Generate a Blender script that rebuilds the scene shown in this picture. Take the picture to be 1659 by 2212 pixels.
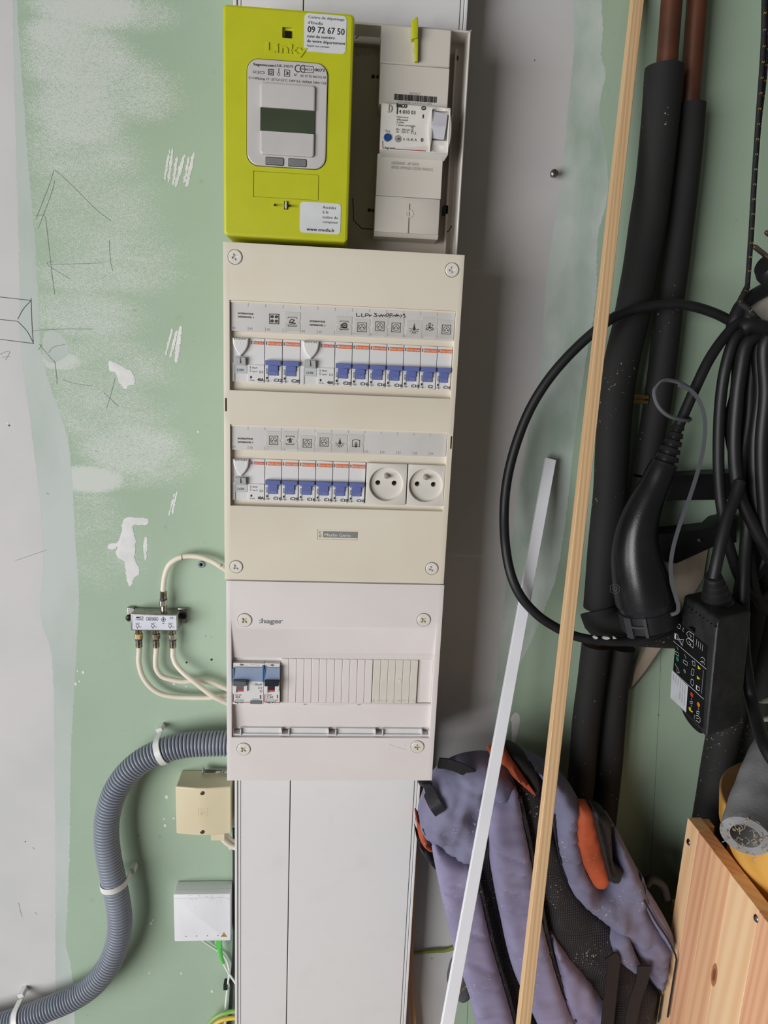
import bpy, bmesh, math, random
from mathutils import Vector, Matrix
from mathutils.geometry import delaunay_2d_cdt
from mathutils import noise as mnoise

for o in list(bpy.data.objects): bpy.data.objects.remove(o)
SC = bpy.context.scene
COL = SC.collection
rnd = random.Random(7)

# ------------------------------------------------------------------ camera
CAM = Vector((0.11789, -0.90151, 0.25331))
RGT = Vector((0.99684444, -0.06646283, 0.04340346))
DWN = Vector((0.028098, -0.21594731, -0.97600065))
FWD = Vector((0.07424062, 0.97414036, -0.21339841))
FPX = 1531.6
cd = bpy.data.cameras.new('camera')
cam = bpy.data.objects.new('camera', cd); COL.objects.link(cam)
cd.sensor_fit = 'VERTICAL'; cd.sensor_height = 36.0; cd.lens = FPX / 2212 * 36.0
cd.clip_start = 0.01; cd.clip_end = 50
M = Matrix(((RGT.x, -DWN.x, -FWD.x, CAM.x), (RGT.y, -DWN.y, -FWD.y, CAM.y), (RGT.z, -DWN.z, -FWD.z, CAM.z), (0, 0, 0, 1)))
cam.matrix_world = M
SC.camera = cam

# ------------------------------------------------------------------ world, light, exposure
wd = bpy.data.worlds.new('world'); SC.world = wd; wd.use_nodes = True
wd.node_tree.nodes['Background'].inputs[0].default_value = (1.0, 0.93, 0.85, 1)
wd.node_tree.nodes['Background'].inputs[1].default_value = 0.09
def area(name, loc, target, sx, sy, power, color):
    l = bpy.data.lights.new(name, 'AREA'); l.shape = 'RECTANGLE'; l.size = sx; l.size_y = sy; l.energy = power; l.color = color
    o = bpy.data.objects.new(name, l); COL.objects.link(o); o.location = loc
    o.rotation_euler = (Vector(target) - Vector(loc)).to_track_quat('-Z', 'Y').to_euler()
    return o
# daylight of the open garage door, to the left behind the photographer: a door-sized opening standing on the floor
area('garage_door_offscreen', (-2.30, -2.45, -0.32), (0.12, 0.0, -0.2), 2.4, 1.9, 126, (0.98, 0.985, 1.0))
SC.view_settings.view_transform = 'Standard'; SC.view_settings.look = 'None'
SC.view_settings.exposure = 0.0; SC.view_settings.gamma = 1.0
SC.view_settings.use_curve_mapping = False

# ------------------------------------------------------------------ helpers
def ray(px, py):
    return RGT * ((px - 829.5) / FPX) + DWN * ((py - 1106.0) / FPX) + FWD
def W(px, py, y):                       # point of the plane at depth y seen at this pixel of the photograph
    d = ray(px, py); t = (y - CAM.y) / d.y
    return CAM + d * t
def Wz(px, py, z):                      # the same for a horizontal plane
    d = ray(px, py); t = (z - CAM.z) / d.z
    return CAM + d * t
def PX(y, pts): return [W(a, b, y) for a, b in pts]
def mmpx(px, py, y): return (W(px + 1, py, y) - W(px, py, y)).length
def lerp(a, b, t): return a + (b - a) * t

def lin(c):
    c = c / 255.0
    return c / 12.92 if c <= 0.04045 else ((c + 0.055) / 1.055) ** 2.4
def rgb(r, g, b): return (lin(r), lin(g), lin(b), 1.0)

MATS = {}
def mat(name, col, rough=0.5, metal=0.0, col2=None, nscale=40.0, nmix=(0.4, 0.7), bump=0.0, bscale=300.0, stretch=(1, 1, 1),
        trans=0.0, ior=1.45, specks=None, alpha=None, spec=0.5):
    if name in MATS: return MATS[name]
    m = bpy.data.materials.new(name); m.use_nodes = True; MATS[name] = m
    nt = m.node_tree; n = nt.nodes; L = nt.links
    b = n['Principled BSDF']
    b.inputs['Roughness'].default_value = rough; b.inputs['Metallic'].default_value = metal
    b.inputs['Base Color'].default_value = col
    b.inputs['Specular IOR Level'].default_value = spec
    tc = n.new('ShaderNodeTexCoord'); mp = n.new('ShaderNodeMapping'); mp.inputs['Scale'].default_value = stretch
    L.new(tc.outputs['Object'], mp.inputs['Vector'])
    out = None
    if col2 is None:
        col2 = tuple(c * 0.9 for c in col[:3]) + (1,)
    nz = n.new('ShaderNodeTexNoise'); nz.inputs['Scale'].default_value = nscale; nz.inputs['Detail'].default_value = 5
    L.new(mp.outputs['Vector'], nz.inputs['Vector'])
    rp = n.new('ShaderNodeMapRange'); rp.inputs['From Min'].default_value = nmix[0]; rp.inputs['From Max'].default_value = nmix[1]
    L.new(nz.outputs['Fac'], rp.inputs['Value'])
    mx = n.new('ShaderNodeMix'); mx.data_type = 'RGBA'; mx.inputs['A'].default_value = col; mx.inputs['B'].default_value = col2
    L.new(rp.outputs['Result'], mx.inputs['Factor']); out = mx.outputs['Result']
    if specks:
        sc, thr, scol = specks
        n2 = n.new('ShaderNodeTexNoise'); n2.inputs['Scale'].default_value = sc; n2.inputs['Detail'].default_value = 3
        L.new(tc.outputs['Object'], n2.inputs['Vector'])
        n3 = n.new('ShaderNodeTexNoise'); n3.inputs['Scale'].default_value = sc / 28.0; n3.inputs['Detail'].default_value = 2
        L.new(tc.outputs['Object'], n3.inputs['Vector'])
        ad = n.new('ShaderNodeMath'); ad.operation = 'MULTIPLY_ADD'; ad.inputs[1].default_value = 0.55; 
        L.new(n3.outputs['Fac'], ad.inputs[0]); L.new(n2.outputs['Fac'], ad.inputs[2])
        r2 = n.new('ShaderNodeMapRange'); r2.inputs['From Min'].default_value = thr; r2.inputs['From Max'].default_value = thr + 0.03
        L.new(ad.outputs[0], r2.inputs['Value'])
        m2 = n.new('ShaderNodeMix'); m2.data_type = 'RGBA'; m2.inputs['B'].default_value = scol
        L.new(out, m2.inputs['A']); L.new(r2.outputs['Result'], m2.inputs['Factor']); out = m2.outputs['Result']
    L.new(out, b.inputs['Base Color'])
    if bump:
        bn = n.new('ShaderNodeTexNoise'); bn.inputs['Scale'].default_value = bscale; bn.inputs['Detail'].default_value = 2
        L.new(mp.outputs['Vector'], bn.inputs['Vector'])
        bp = n.new('ShaderNodeBump'); bp.inputs['Strength'].default_value = bump; bp.inputs['Distance'].default_value = 0.001
        L.new(bn.outputs['Fac'], bp.inputs['Height']); L.new(bp.outputs['Normal'], b.inputs['Normal'])
    if trans:
        b.inputs['Transmission Weight'].default_value = trans; b.inputs['IOR'].default_value = ior
    if alpha is not None: b.inputs['Alpha'].default_value = alpha
    return m

def wood(name, c1, c2, scale=60, stretch=(1, 1, 0.06), rough=0.55):
    if name in MATS: return MATS[name]
    m = bpy.data.materials.new(name); m.use_nodes = True; MATS[name] = m
    nt = m.node_tree; n = nt.nodes; L = nt.links; b = n['Principled BSDF']; b.inputs['Roughness'].default_value = rough
    tc = n.new('ShaderNodeTexCoord'); mp = n.new('ShaderNodeMapping'); mp.inputs['Scale'].default_value = stretch
    L.new(tc.outputs['Object'], mp.inputs['Vector'])
    nz = n.new('ShaderNodeTexNoise'); nz.inputs['Scale'].default_value = 7; nz.inputs['Detail'].default_value = 3
    L.new(mp.outputs['Vector'], nz.inputs['Vector'])
    wv = n.new('ShaderNodeTexWave'); wv.wave_type = 'BANDS'; wv.bands_direction = 'DIAGONAL'; wv.inputs['Scale'].default_value = scale
    wv.inputs['Distortion'].default_value = 5; wv.inputs['Detail'].default_value = 2; wv.inputs['Detail Scale'].default_value = 0.6
    L.new(mp.outputs['Vector'], wv.inputs['Vector'])
    ad = n.new('ShaderNodeMath'); ad.operation = 'MULTIPLY'; L.new(wv.outputs['Fac'], ad.inputs[0]); L.new(nz.outputs['Fac'], ad.inputs[1])
    rp = n.new('ShaderNodeMapRange'); rp.inputs['From Min'].default_value = 0.1; rp.inputs['From Max'].default_value = 0.65
    L.new(ad.outputs[0], rp.inputs['Value'])
    mx = n.new('ShaderNodeMix'); mx.data_type = 'RGBA'; mx.inputs['A'].default_value = c1; mx.inputs['B'].default_value = c2
    L.new(rp.outputs['Result'], mx.inputs['Factor']); L.new(mx.outputs['Result'], b.inputs['Base Color'])
    return m

class MB:
    def __init__(s): s.v = []; s.f = []
    def add(s, v, f):
        k = len(s.v); s.v += [Vector(p) for p in v]; s.f += [tuple(i + k for i in q) for q in f]; return s
    def box(s, x0, x1, y0, y1, z0, z1):
        v = [(x0, y0, z0), (x1, y0, z0), (x1, y1, z0), (x0, y1, z0), (x0, y0, z1), (x1, y0, z1), (x1, y1, z1), (x0, y1, z1)]
        return s.add(v, [(0, 1, 5, 4), (1, 2, 6, 5), (2, 3, 7, 6), (3, 0, 4, 7), (4, 5, 6, 7), (3, 2, 1, 0)])
    def hexa(s, a, b):                  # two quads (lists of four points), joined
        return s.add(list(a) + list(b), [(0, 1, 2, 3), (7, 6, 5, 4), (0, 4, 5, 1), (1, 5, 6, 2), (2, 6, 7, 3), (3, 7, 4, 0)])
    def prism(s, out, yb, yf, bev=0.0):  # outline of (x, z), back yb, front yf (toward the viewer, smaller)
        n = len(out)
        ar = sum(out[i][0] * out[(i + 1) % n][1] - out[(i + 1) % n][0] * out[i][1] for i in range(n))
        if ar < 0: out = out[::-1]
        v = [(x, yb, z) for x, z in out]; f = []
        rings = [[(x, yf + bev, z) for x, z in out]]
        if bev:
            for t, q in ((0.3, 0.3), (1.0, 0.0)):
                ins = inset(out, bev * t)
                rings.append([(x, yf + bev * q * 0.9, z) for x, z in ins])
        for r in rings: v += r
        for k in range(len(rings)):
            for i in range(n):
                j = (i + 1) % n; f.append((k * n + i, k * n + j, (k + 1) * n + j, (k + 1) * n + i))
        f.append(tuple(range(len(rings) * n, (len(rings) + 1) * n))); f.append(tuple(range(n))[::-1])
        return s.add(v, f)
    def tube(s, pts, r, n=12, caps=True, flat=None):
        pts = [Vector(p) for p in pts]; N = len(pts)
        R = r if isinstance(r, (list, tuple)) else [r] * N
        T = []
        for i in range(N):
            a = pts[max(i - 1, 0)]; b = pts[min(i + 1, N - 1)]; d = (b - a)
            T.append(d.normalized() if d.length > 1e-9 else (T[-1] if T else Vector((0, 0, 1))))
        up = Vector((0, -1, 0)) if abs(T[0].y) < 0.9 else Vector((1, 0, 0))
        u = (up - T[0] * up.dot(T[0])).normalized()
        v = []; f = []
        for i in range(N):
            u = (u - T[i] * u.dot(T[i])).normalized(); w = T[i].cross(u)
            for k in range(n):
                a = 2 * math.pi * k / n
                fl = flat or (1, 1)
                v.append(pts[i] + (u * math.cos(a) * fl[0] + w * math.sin(a) * fl[1]) * R[i])
        for i in range(N - 1):
            for k in range(n):
                j = (k + 1) % n; f.append((i * n + k, i * n + j, (i + 1) * n + j, (i + 1) * n + k))
        if caps: f.append(tuple(range(n))[::-1]); f.append(tuple(range((N - 1) * n, N * n)))
        return s.add(v, f)
    def ribbon(s, pts, width, thick, side=None):   # flat strap; side = direction of the width
        pts = [Vector(p) for p in pts]; N = len(pts); v = []; f = []
        for i in range(N):
            d = (pts[min(i + 1, N - 1)] - pts[max(i - 1, 0)]).normalized()
            sd = Vector(side) if side is not None else d.cross(Vector((0, -1, 0)))
            sd = (sd - d * sd.dot(d)).normalized(); nn = d.cross(sd)
            wd_ = width[i] if isinstance(width, (list, tuple)) else width
            for a, b in ((-1, -1), (1, -1), (1, 1), (-1, 1)):
                v.append(pts[i] + sd * (a * wd_ / 2) + nn * (b * thick / 2))
        for i in range(N - 1):
            for k in range(4):
                j = (k + 1) % 4; f.append((i * 4 + k, i * 4 + j, i * 4 + 4 + j, i * 4 + 4 + k))
        f.append((3, 2, 1, 0)); f.append(tuple(range(4 * N - 4, 4 * N)))
        return s.add(v, f)
    def lathe(s, prof, org, axis=(0, -1, 0), n=24, cap0=True, cap1=True, ref=None):   # prof: (radius, distance along axis)
        ax = Vector(axis).normalized(); up = Vector(ref) if ref else (Vector((0, 0, 1)) if abs(ax.z) < 0.9 else Vector((1, 0, 0)))
        u = (up - ax * up.dot(ax)).normalized(); w = ax.cross(u); o = Vector(org); v = []; f = []
        for r, d in prof:
            for k in range(n):
                a = 2 * math.pi * k / n; v.append(o + ax * d + (u * math.cos(a) + w * math.sin(a)) * r)
        for i in range(len(prof) - 1):
            for k in range(n):
                j = (k + 1) % n; f.append((i * n + k, i * n + j, (i + 1) * n + j, (i + 1) * n + k))
        if cap0: f.append(tuple(range(n))[::-1])
        if cap1: f.append(tuple(range((len(prof) - 1) * n, len(prof) * n)))
        return s.add(v, f)
    # flat ink in a frame (org, ux, uz): used for print on labels
    def line(s, fr, p, q, w, ext=True):
        o, ux, uz = fr; d = Vector((q[0] - p[0], q[1] - p[1])); l = d.length
        if l < 1e-9: return s
        d /= l; nx = Vector((-d.y, d.x)) * w / 2; e = d * (w / 2 if ext else 0)
        c = [Vector(p) - e - nx, Vector(q) + e - nx, Vector(q) + e + nx, Vector(p) - e + nx]
        return s.add([o + ux * a.x + uz * a.y for a in c], [(0, 1, 2, 3)])
    def poly(s, fr, pts, w, closed=False):
        n = len(pts)
        for i in range(n if closed else n - 1): s.line(fr, pts[i], pts[(i + 1) % n], w)
        return s
    def fill(s, fr, pts):
        o, ux, uz = fr; return s.add([o + ux * a + uz * b for a, b in pts], [tuple(range(len(pts)))])
    def rect(s, fr, x0, z0, x1, z1, w): return s.poly(fr, [(x0, z0), (x1, z0), (x1, z1), (x0, z1)], w, True)
    def circ(s, fr, c, r, w, n=16, a0=0, a1=2 * math.pi):
        o, ux, uz = fr; v = []; f = []
        for i in range(n + 1):
            a = lerp(a0, a1, i / n)
            for rr in (r - w / 2, r + w / 2):
                v.append(o + ux * (c[0] + rr * math.cos(a)) + uz * (c[1] + rr * math.sin(a)))
        for i in range(n): f.append((2 * i, 2 * i + 1, 2 * i + 3, 2 * i + 2))
        return s.add(v, f)
    def disc(s, fr, c, r, n=14, rz=None):
        rz = rz or r
        return s.fill(fr, [(c[0] + r * math.cos(2 * math.pi * i / n), c[1] + rz * math.sin(2 * math.pi * i / n)) for i in range(n)])
    def cross(s, fr, l, w):
        w /= 2; return s.fill(fr, [(-w, -l), (w, -l), (w, -w), (l, -w), (l, w), (w, w), (w, l), (-w, l), (-w, w), (-l, w), (-l, -w), (-w, -w)])
    def text(s, t, org, ux, uz, width=None, h=None, bold=0.0, align='L', thick=0.0):
        V, F, w, cap = text_geo(t, bold if thick else 0.0)
        sz = h / cap if h else None; sx = width / w if width else None
        if sx is None: sx = sz
        if sz is None: sz = sx
        off = {'L': 0, 'C': -w / 2, 'R': -w}[align]
        v = [org + ux * ((x + off) * sx) + uz * (y * sz) for x, y in V]
        if not thick:
            nv = ux.cross(uz); offs = [(0, 0)] if not bold else [(-bold, 0), (0, 0), (bold, 0)] + ([(0, bold * .6), (0, -bold * .6)] if bold > 0.012 else [])
            for k, (a, b) in enumerate(offs): s.add([p + ux * (a * sx) + uz * (b * sz) + nv * (0.000025 * k) for p in v], F)
            return s
        nn = ux.cross(uz) * thick; n = len(v)
        ed = {}
        for q in F:
            for i in range(len(q)):
                e = (q[i], q[(i + 1) % len(q)]); ed[e] = 1
        f = [tuple(i + n for i in q) for q in F]
        for (a, b) in ed:
            if (b, a) not in ed: f.append((a, b, b + n, a + n))
        return s.add(v + [p + nn for p in v], f)

def inset(out, d):
    n = len(out); r = []
    for i in range(n):
        p0 = Vector(out[i - 1]); p = Vector(out[i]); p1 = Vector(out[(i + 1) % n])
        a = (p - p0); b = (p1 - p)
        a = a.normalized() if a.length > 1e-9 else Vector((1, 0)); b = b.normalized() if b.length > 1e-9 else a
        na = Vector((-a.y, a.x)); nb = Vector((-b.y, b.x)); m = na + nb
        if m.length < 1e-6: m = na
        m.normalize(); k = d / max(m.dot(na), 0.35)
        q = p + m * k; r.append((q.x, q.y))
    return r

TXC = {}
def text_geo(t, bold):
    k = (t, bold)
    if k in TXC: return TXC[k]
    def raw(st):
        c = bpy.data.curves.new('tmp', 'FONT'); c.body = st; c.size = 1; c.resolution_u = 2; c.fill_mode = 'FRONT'; c.offset = bold
        o = bpy.data.objects.new('tmp', c); COL.objects.link(o)
        dg = bpy.context.evaluated_depsgraph_get(); me = o.evaluated_get(dg).to_mesh()
        V = [(v.co.x, v.co.y) for v in me.vertices]; F = [tuple(p.vertices) for p in me.polygons]
        o.evaluated_get(dg).to_mesh_clear(); bpy.data.objects.remove(o); bpy.data.curves.remove(c)
        return V, F
    V, F = raw(t)
    if not V: TXC[k] = ([], [], 1.0, 0.7); return TXC[k]
    x0 = min(a for a, b in V); x1 = max(a for a, b in V)
    if ('cap', bold) not in TXC:
        h, _ = raw('H'); TXC[('cap', bold)] = max(b for a, b in h) - min(b for a, b in h)
    TXC[k] = ([(a - x0, b) for a, b in V], F, max(x1 - x0, 1e-3), TXC[('cap', bold)])
    return TXC[k]

X = Vector((1, 0, 0)); Z = Vector((0, 0, 1))
def TP(mb, t, px, py, px1, hpx, y, bold=0.0, thick=0.0):   # text from its baseline start, right end and cap height in the photograph
    o = W(px, py, y); h = (W(px, py - hpx, y) - o).z
    w = W(px1, py, y).x - o.x
    return mb.text(t, o, X, Z, width=w, h=h, bold=bold, thick=thick)
def FR(px, py, y): return (W(px, py, y), X, Z)

def rrect(x0, x1, z0, z1, r, n=5):
    o = []
    for cx, cz, a0 in ((x1 - r, z0 + r, -90), (x1 - r, z1 - r, 0), (x0 + r, z1 - r, 90), (x0 + r, z0 + r, 180)):
        for i in range(n + 1):
            a = math.radians(a0 + 90 * i / n); o.append((cx + r * math.cos(a), cz + r * math.sin(a)))
    return o
def spl(pts, k=6, closed=False):
    pts = [Vector(p) for p in pts]; n = len(pts); out = []
    rng = range(n) if closed else range(n - 1)
    for i in rng:
        if closed: a, b, c, d = pts[i - 1], pts[i], pts[(i + 1) % n], pts[(i + 2) % n]
        else:
            b, c = pts[i], pts[i + 1]; a = pts[i - 1] if i > 0 else b * 2 - c; d = pts[i + 2] if i + 2 < n else c * 2 - b
        for j in range(k):
            t = j / k; t2 = t * t; t3 = t2 * t
            out.append(0.5 * ((2 * b) + (c - a) * t + (2 * a - 5 * b + 4 * c - d) * t2 + (3 * b - a - 3 * c + d) * t3))
    if not closed: out.append(pts[-1])
    return out
def resample(pts, step):
    pts = [Vector(p) for p in pts]; out = [pts[0]]; acc = 0.0; 
    for a, b in zip(pts, pts[1:]):
        l = (b - a).length; pos = step - acc
        while pos <= l:
            out.append(a.lerp(b, pos / l)); pos += step
        acc = (acc + l) % step
    return out

WL = {}
def put(o, name, parent, loc):
    COL.objects.link(o)
    pw = WL[parent.name] if parent else Vector((0, 0, 0))
    if parent: o.parent = parent
    o.location = loc - pw; WL[o.name] = Vector(loc)
    return o
def build(mb, name, m, parent=None, smooth=40, bevel=0.0, merge=True, origin=None, segs=2):
    me = bpy.data.meshes.new(name)
    vs = mb.v
    c = Vector(origin) if origin is not None else (Vector([min(v[i] for v in vs) for i in range(3)]) + Vector([max(v[i] for v in vs) for i in range(3)])) / 2
    me.from_pydata([v - c for v in vs], [], mb.f)
    if merge:
        bm = bmesh.new(); bm.from_mesh(me); bmesh.ops.remove_doubles(bm, verts=bm.verts, dist=1e-6)
        bmesh.ops.recalc_face_normals(bm, faces=bm.faces); bm.to_mesh(me); bm.free()
    me.materials.append(m)
    if smooth:
        me.polygons.foreach_set('use_smooth', [True] * len(me.polygons)); me.set_sharp_from_angle(angle=math.radians(smooth))
    o = bpy.data.objects.new(name, me)
    if bevel:
        b = o.modifiers.new('bevel', 'BEVEL'); b.width = bevel; b.segments = segs; b.limit_method = 'ANGLE'; b.angle_limit = math.radians(35)
    return put(o, name, parent, c)
def carve(o, cutters, smooth=30, self_=False):   # cut real recesses into a part
    bpy.context.view_layer.update(); tmp = []
    for mb in (cutters if isinstance(cutters, (list, tuple)) else [cutters]):
        me = bpy.data.meshes.new('cut'); me.from_pydata([tuple(v) for v in mb.v], [], mb.f)
        bm = bmesh.new(); bm.from_mesh(me); bmesh.ops.remove_doubles(bm, verts=bm.verts, dist=1e-7); bmesh.ops.recalc_face_normals(bm, faces=bm.faces); bm.to_mesh(me); bm.free()
        me.materials.append(o.data.materials[0]); c = bpy.data.objects.new('cut', me); COL.objects.link(c); tmp.append(c)
        b = o.modifiers.new('cut', 'BOOLEAN'); b.operation = 'DIFFERENCE'; b.solver = 'EXACT'; b.object = c; b.use_self = self_
    bpy.context.view_layer.update(); dg = bpy.context.evaluated_depsgraph_get()
    new = bpy.data.meshes.new_from_object(o.evaluated_get(dg)); new.name = o.data.name; m = o.data.materials[0]
    if len(new.polygons) < len(o.data.polygons):      # the cut failed: leave the part whole
        for md in [m_ for m_ in o.modifiers if m_.type == 'BOOLEAN']: o.modifiers.remove(md)
        for c in tmp: me = c.data; bpy.data.objects.remove(c); bpy.data.meshes.remove(me)
        return o
    o.modifiers.clear(); o.data = new; new.materials.clear(); new.materials.append(m); new.polygons.foreach_set('material_index', [0] * len(new.polygons))
    if smooth: new.polygons.foreach_set('use_smooth', [True] * len(new.polygons)); new.set_sharp_from_angle(angle=math.radians(smooth))
    for c in tmp: me = c.data; bpy.data.objects.remove(c); bpy.data.meshes.remove(me)
    return o
def cross_cut(mb, c, l, w, rot, y0, y1):
    w /= 2; P = [(-w, -l), (w, -l), (w, -w), (l, -w), (l, w), (w, w), (w, l), (-w, l), (-w, w), (-l, w), (-l, -w), (-w, -w)]; a = math.radians(rot); ca, sa = math.cos(a), math.sin(a)
    return mb.prism([(c.x + x * ca - z * sa, c.z + x * sa + z * ca) for x, z in P], y0, y1)
def ellip(mb, c, rx, ry, rz, n=20, m=10):
    v = []; f = []
    for i in range(1, m):
        t = math.pi * i / m
        for k in range(n): a = 2 * math.pi * k / n; v.append(c + Vector((rx * math.sin(t) * math.cos(a), ry * math.cos(t), rz * math.sin(t) * math.sin(a))))
    v += [c + Vector((0, ry, 0)), c - Vector((0, ry, 0))]; T, B = len(v) - 2, len(v) - 1
    for i in range(m - 2):
        for k in range(n): j = (k + 1) % n; f.append((i * n + k, i * n + j, (i + 1) * n + j, (i + 1) * n + k))
    for k in range(n): j = (k + 1) % n; f.append((T, j, k)); f.append((B, (m - 2) * n + k, (m - 2) * n + j))
    return mb.add(v, f)
def to_floor(P): return [p for p in P if p.z > FLOOR_Z + 0.004]
def ink(mb, name, m, parent): return build(mb, name, m, parent, smooth=0, merge=False)
def thing(name, label, cat, loc, group=None):
    o = bpy.data.objects.new(name, None); o.empty_display_size = 0.02
    put(o, name, None, Vector(loc)); return tag(o, label, cat, group)
def tag(o, label, cat, group=None):
    o['label'] = label; o['category'] = cat
    if group: o['group'] = group
    return o
def struct(o): o['kind'] = 'structure'; return o
def shift_copy(o, parent, d):            # copy of one part, moved by d, under another thing
    c = o.copy(); return put(c, o.name, parent, WL[o.name] + d)

def in_poly(p, P):
    r = False; n = len(P); j = n - 1
    for i in range(n):
        if (P[i][1] > p[1]) != (P[j][1] > p[1]) and p[0] < (P[j][0] - P[i][0]) * (p[1] - P[i][1]) / (P[j][1] - P[i][1]) + P[i][0]: r = not r
        j = i
    return r
def dist_poly(p, P):
    best = 9e9; n = len(P)
    for i in range(n):
        ax, az = P[i]; bx, bz = P[(i + 1) % n]; dx, dz = bx - ax, bz - az; l = dx * dx + dz * dz
        t = 0 if l == 0 else max(0, min(1, ((p[0] - ax) * dx + (p[1] - az) * dz) / l))
        q = (ax + t * dx - p[0]) ** 2 + (az + t * dz - p[1]) ** 2
        if q < best: best = q
    return math.sqrt(best)
def puff(mb, px_pts, y0, T, D, sp=0.008, wr=0.0, wfreq=40.0, back=0.004, k=4, smooth_out=True, slope=0.0, seed=0.0, wdir=None, jag=0.0, crease=0.0, xmax=9.0):
    """cushion: outline at depth y0 (tilted by slope along z), swelling by T toward the viewer within D of its edge"""
    P3 = [W(a, b, y0) for a, b in px_pts]
    P = [Vector((p.x, p.z, 0)) for p in P3]
    if smooth_out: P = spl(P, k, True)
    if jag:
        P = resample(P + [P[0]], jag * 1.2)[:-1]
        P = [p + Vector((mnoise.noise(p * 700 + Vector((seed, 0, 0))), mnoise.noise(p * 700 + Vector((0, 9, seed))), 0)) * jag for p in P]
    P = [(min(p.x, xmax), p.y) for p in P]
    x0 = min(p[0] for p in P); x1 = max(p[0] for p in P); z0 = min(p[1] for p in P); z1 = max(p[1] for p in P)
    n = len(P); pts = [Vector(p) for p in P]
    i = 0; z = z0
    while z < z1:
        x = x0 + (sp / 2 if i % 2 else 0)
        while x < x1:
            if in_poly((x, z), P) and dist_poly((x, z), P) > sp * 0.45: pts.append(Vector((x, z)))
            x += sp
        z += sp * 0.87; i += 1
    r = delaunay_2d_cdt(pts, [(i, (i + 1) % n) for i in range(n)], [list(range(n))], 1, 1e-7)
    V, _, F = r[0], r[1], r[2]
    zc = (z0 + z1) / 2
    fv = []; bv = []
    for p in V:
        d = min(dist_poly(p, P) / D, 1.0); h = math.sqrt(max(0, 1 - (1 - d) ** 2))
        q = Vector((p.x * (wdir[0] if wdir else 1) * wfreq, p.y * (wdir[1] if wdir else 1) * wfreq, seed))
        yy = y0 + slope * (p.y - zc)
        if crease: cn = mnoise.noise(Vector((p.x * 7 + seed, p.y * 34 + p.x * 9, seed * 1.7))); yy += crease * min(1, d * 3) * math.exp(-(cn / 0.07) ** 2)
        fv.append(Vector((p.x, yy - T * h - wr * min(1, d * 2) * (mnoise.noise(q) + 0.45 * mnoise.noise(q * 2.3 + Vector((3, 5, 1)))), p.y)))
        bv.append(Vector((p.x, yy + back, p.y)))
    m = len(V); f = [tuple(q) for q in F] + [tuple(i + m for i in q)[::-1] for q in F]
    ed = {}
    for q in F:
        for i in range(len(q)): ed[(q[i], q[(i + 1) % len(q)])] = 1
    for (a, b) in ed:
        if (b, a) not in ed: f.append((b, a, a + m, b + m))
    return mb.add(fv + bv, f)

# ------------------------------------------------------------------ materials
INK = mat('black_print', rgb(38, 37, 38), 0.6)
INKG = mat('grey_print', rgb(120, 118, 116), 0.6)
INKP = mat('faint_print', rgb(168, 165, 160), 0.6)
PENCIL = mat('pencil', rgb(62, 66, 66), 0.7)
WHITEINK = mat('white_print', rgb(225, 226, 226), 0.5)
CREAM = mat('cream_plastic', rgb(225, 216, 198), 0.42, col2=rgb(220, 210, 191), nscale=9, bump=0.05, bscale=1500)
WHITEP = mat('white_plastic', rgb(228, 221, 218), 0.4, col2=rgb(224, 216, 213), nscale=12, bump=0.04, bscale=1500)
TRUNK = mat('trunking_plastic', rgb(224, 223, 222), 0.4, col2=rgb(220, 219, 217), nscale=25, nmix=(0.55, 0.75), bump=0.03, bscale=1200)
DEVW = mat('device_white', rgb(222, 220, 218), 0.45, nscale=40, nmix=(0.5, 0.8), bump=0.03, bscale=1500)
SCRW = mat('screw_cap_plastic', rgb(228, 224, 214), 0.4)
BLACKW = mat('black_lens', rgb(24, 23, 24), 0.3)
LIME = mat('lime_plastic', rgb(192, 195, 30), 0.42, col2=rgb(187, 190, 26), nscale=30, bump=0.14, bscale=1300)
CLEAR = mat('clear_plastic', rgb(224, 222, 222), 0.12, col2=rgb(216, 214, 214), nscale=40)
SILVER = mat('silver_metal', rgb(175, 172, 166), 0.28, metal=1.0, col2=rgb(140, 136, 128), nscale=120)
STEEL = mat('steel', rgb(150, 150, 150), 0.3, metal=1.0)
BLACKP = mat('black_plastic', rgb(25, 25, 27), 0.42, col2=rgb(32, 32, 34), nscale=30, bump=0.12, bscale=900)
BLACKR = mat('black_rubber', rgb(22, 22, 24), 0.5, col2=rgb(29, 29, 31), nscale=40, bump=0.08, bscale=500)
FOAM = mat('pipe_foam', rgb(22, 21, 21), 0.8, col2=rgb(29, 27, 26), nscale=14, bump=0.15, bscale=500, specks=(260, 1.02, rgb(140, 132, 118)))
COPPER = mat('old_copper', rgb(96, 56, 36), 0.5, metal=0.35, col2=rgb(60, 38, 30), nscale=22)
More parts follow.
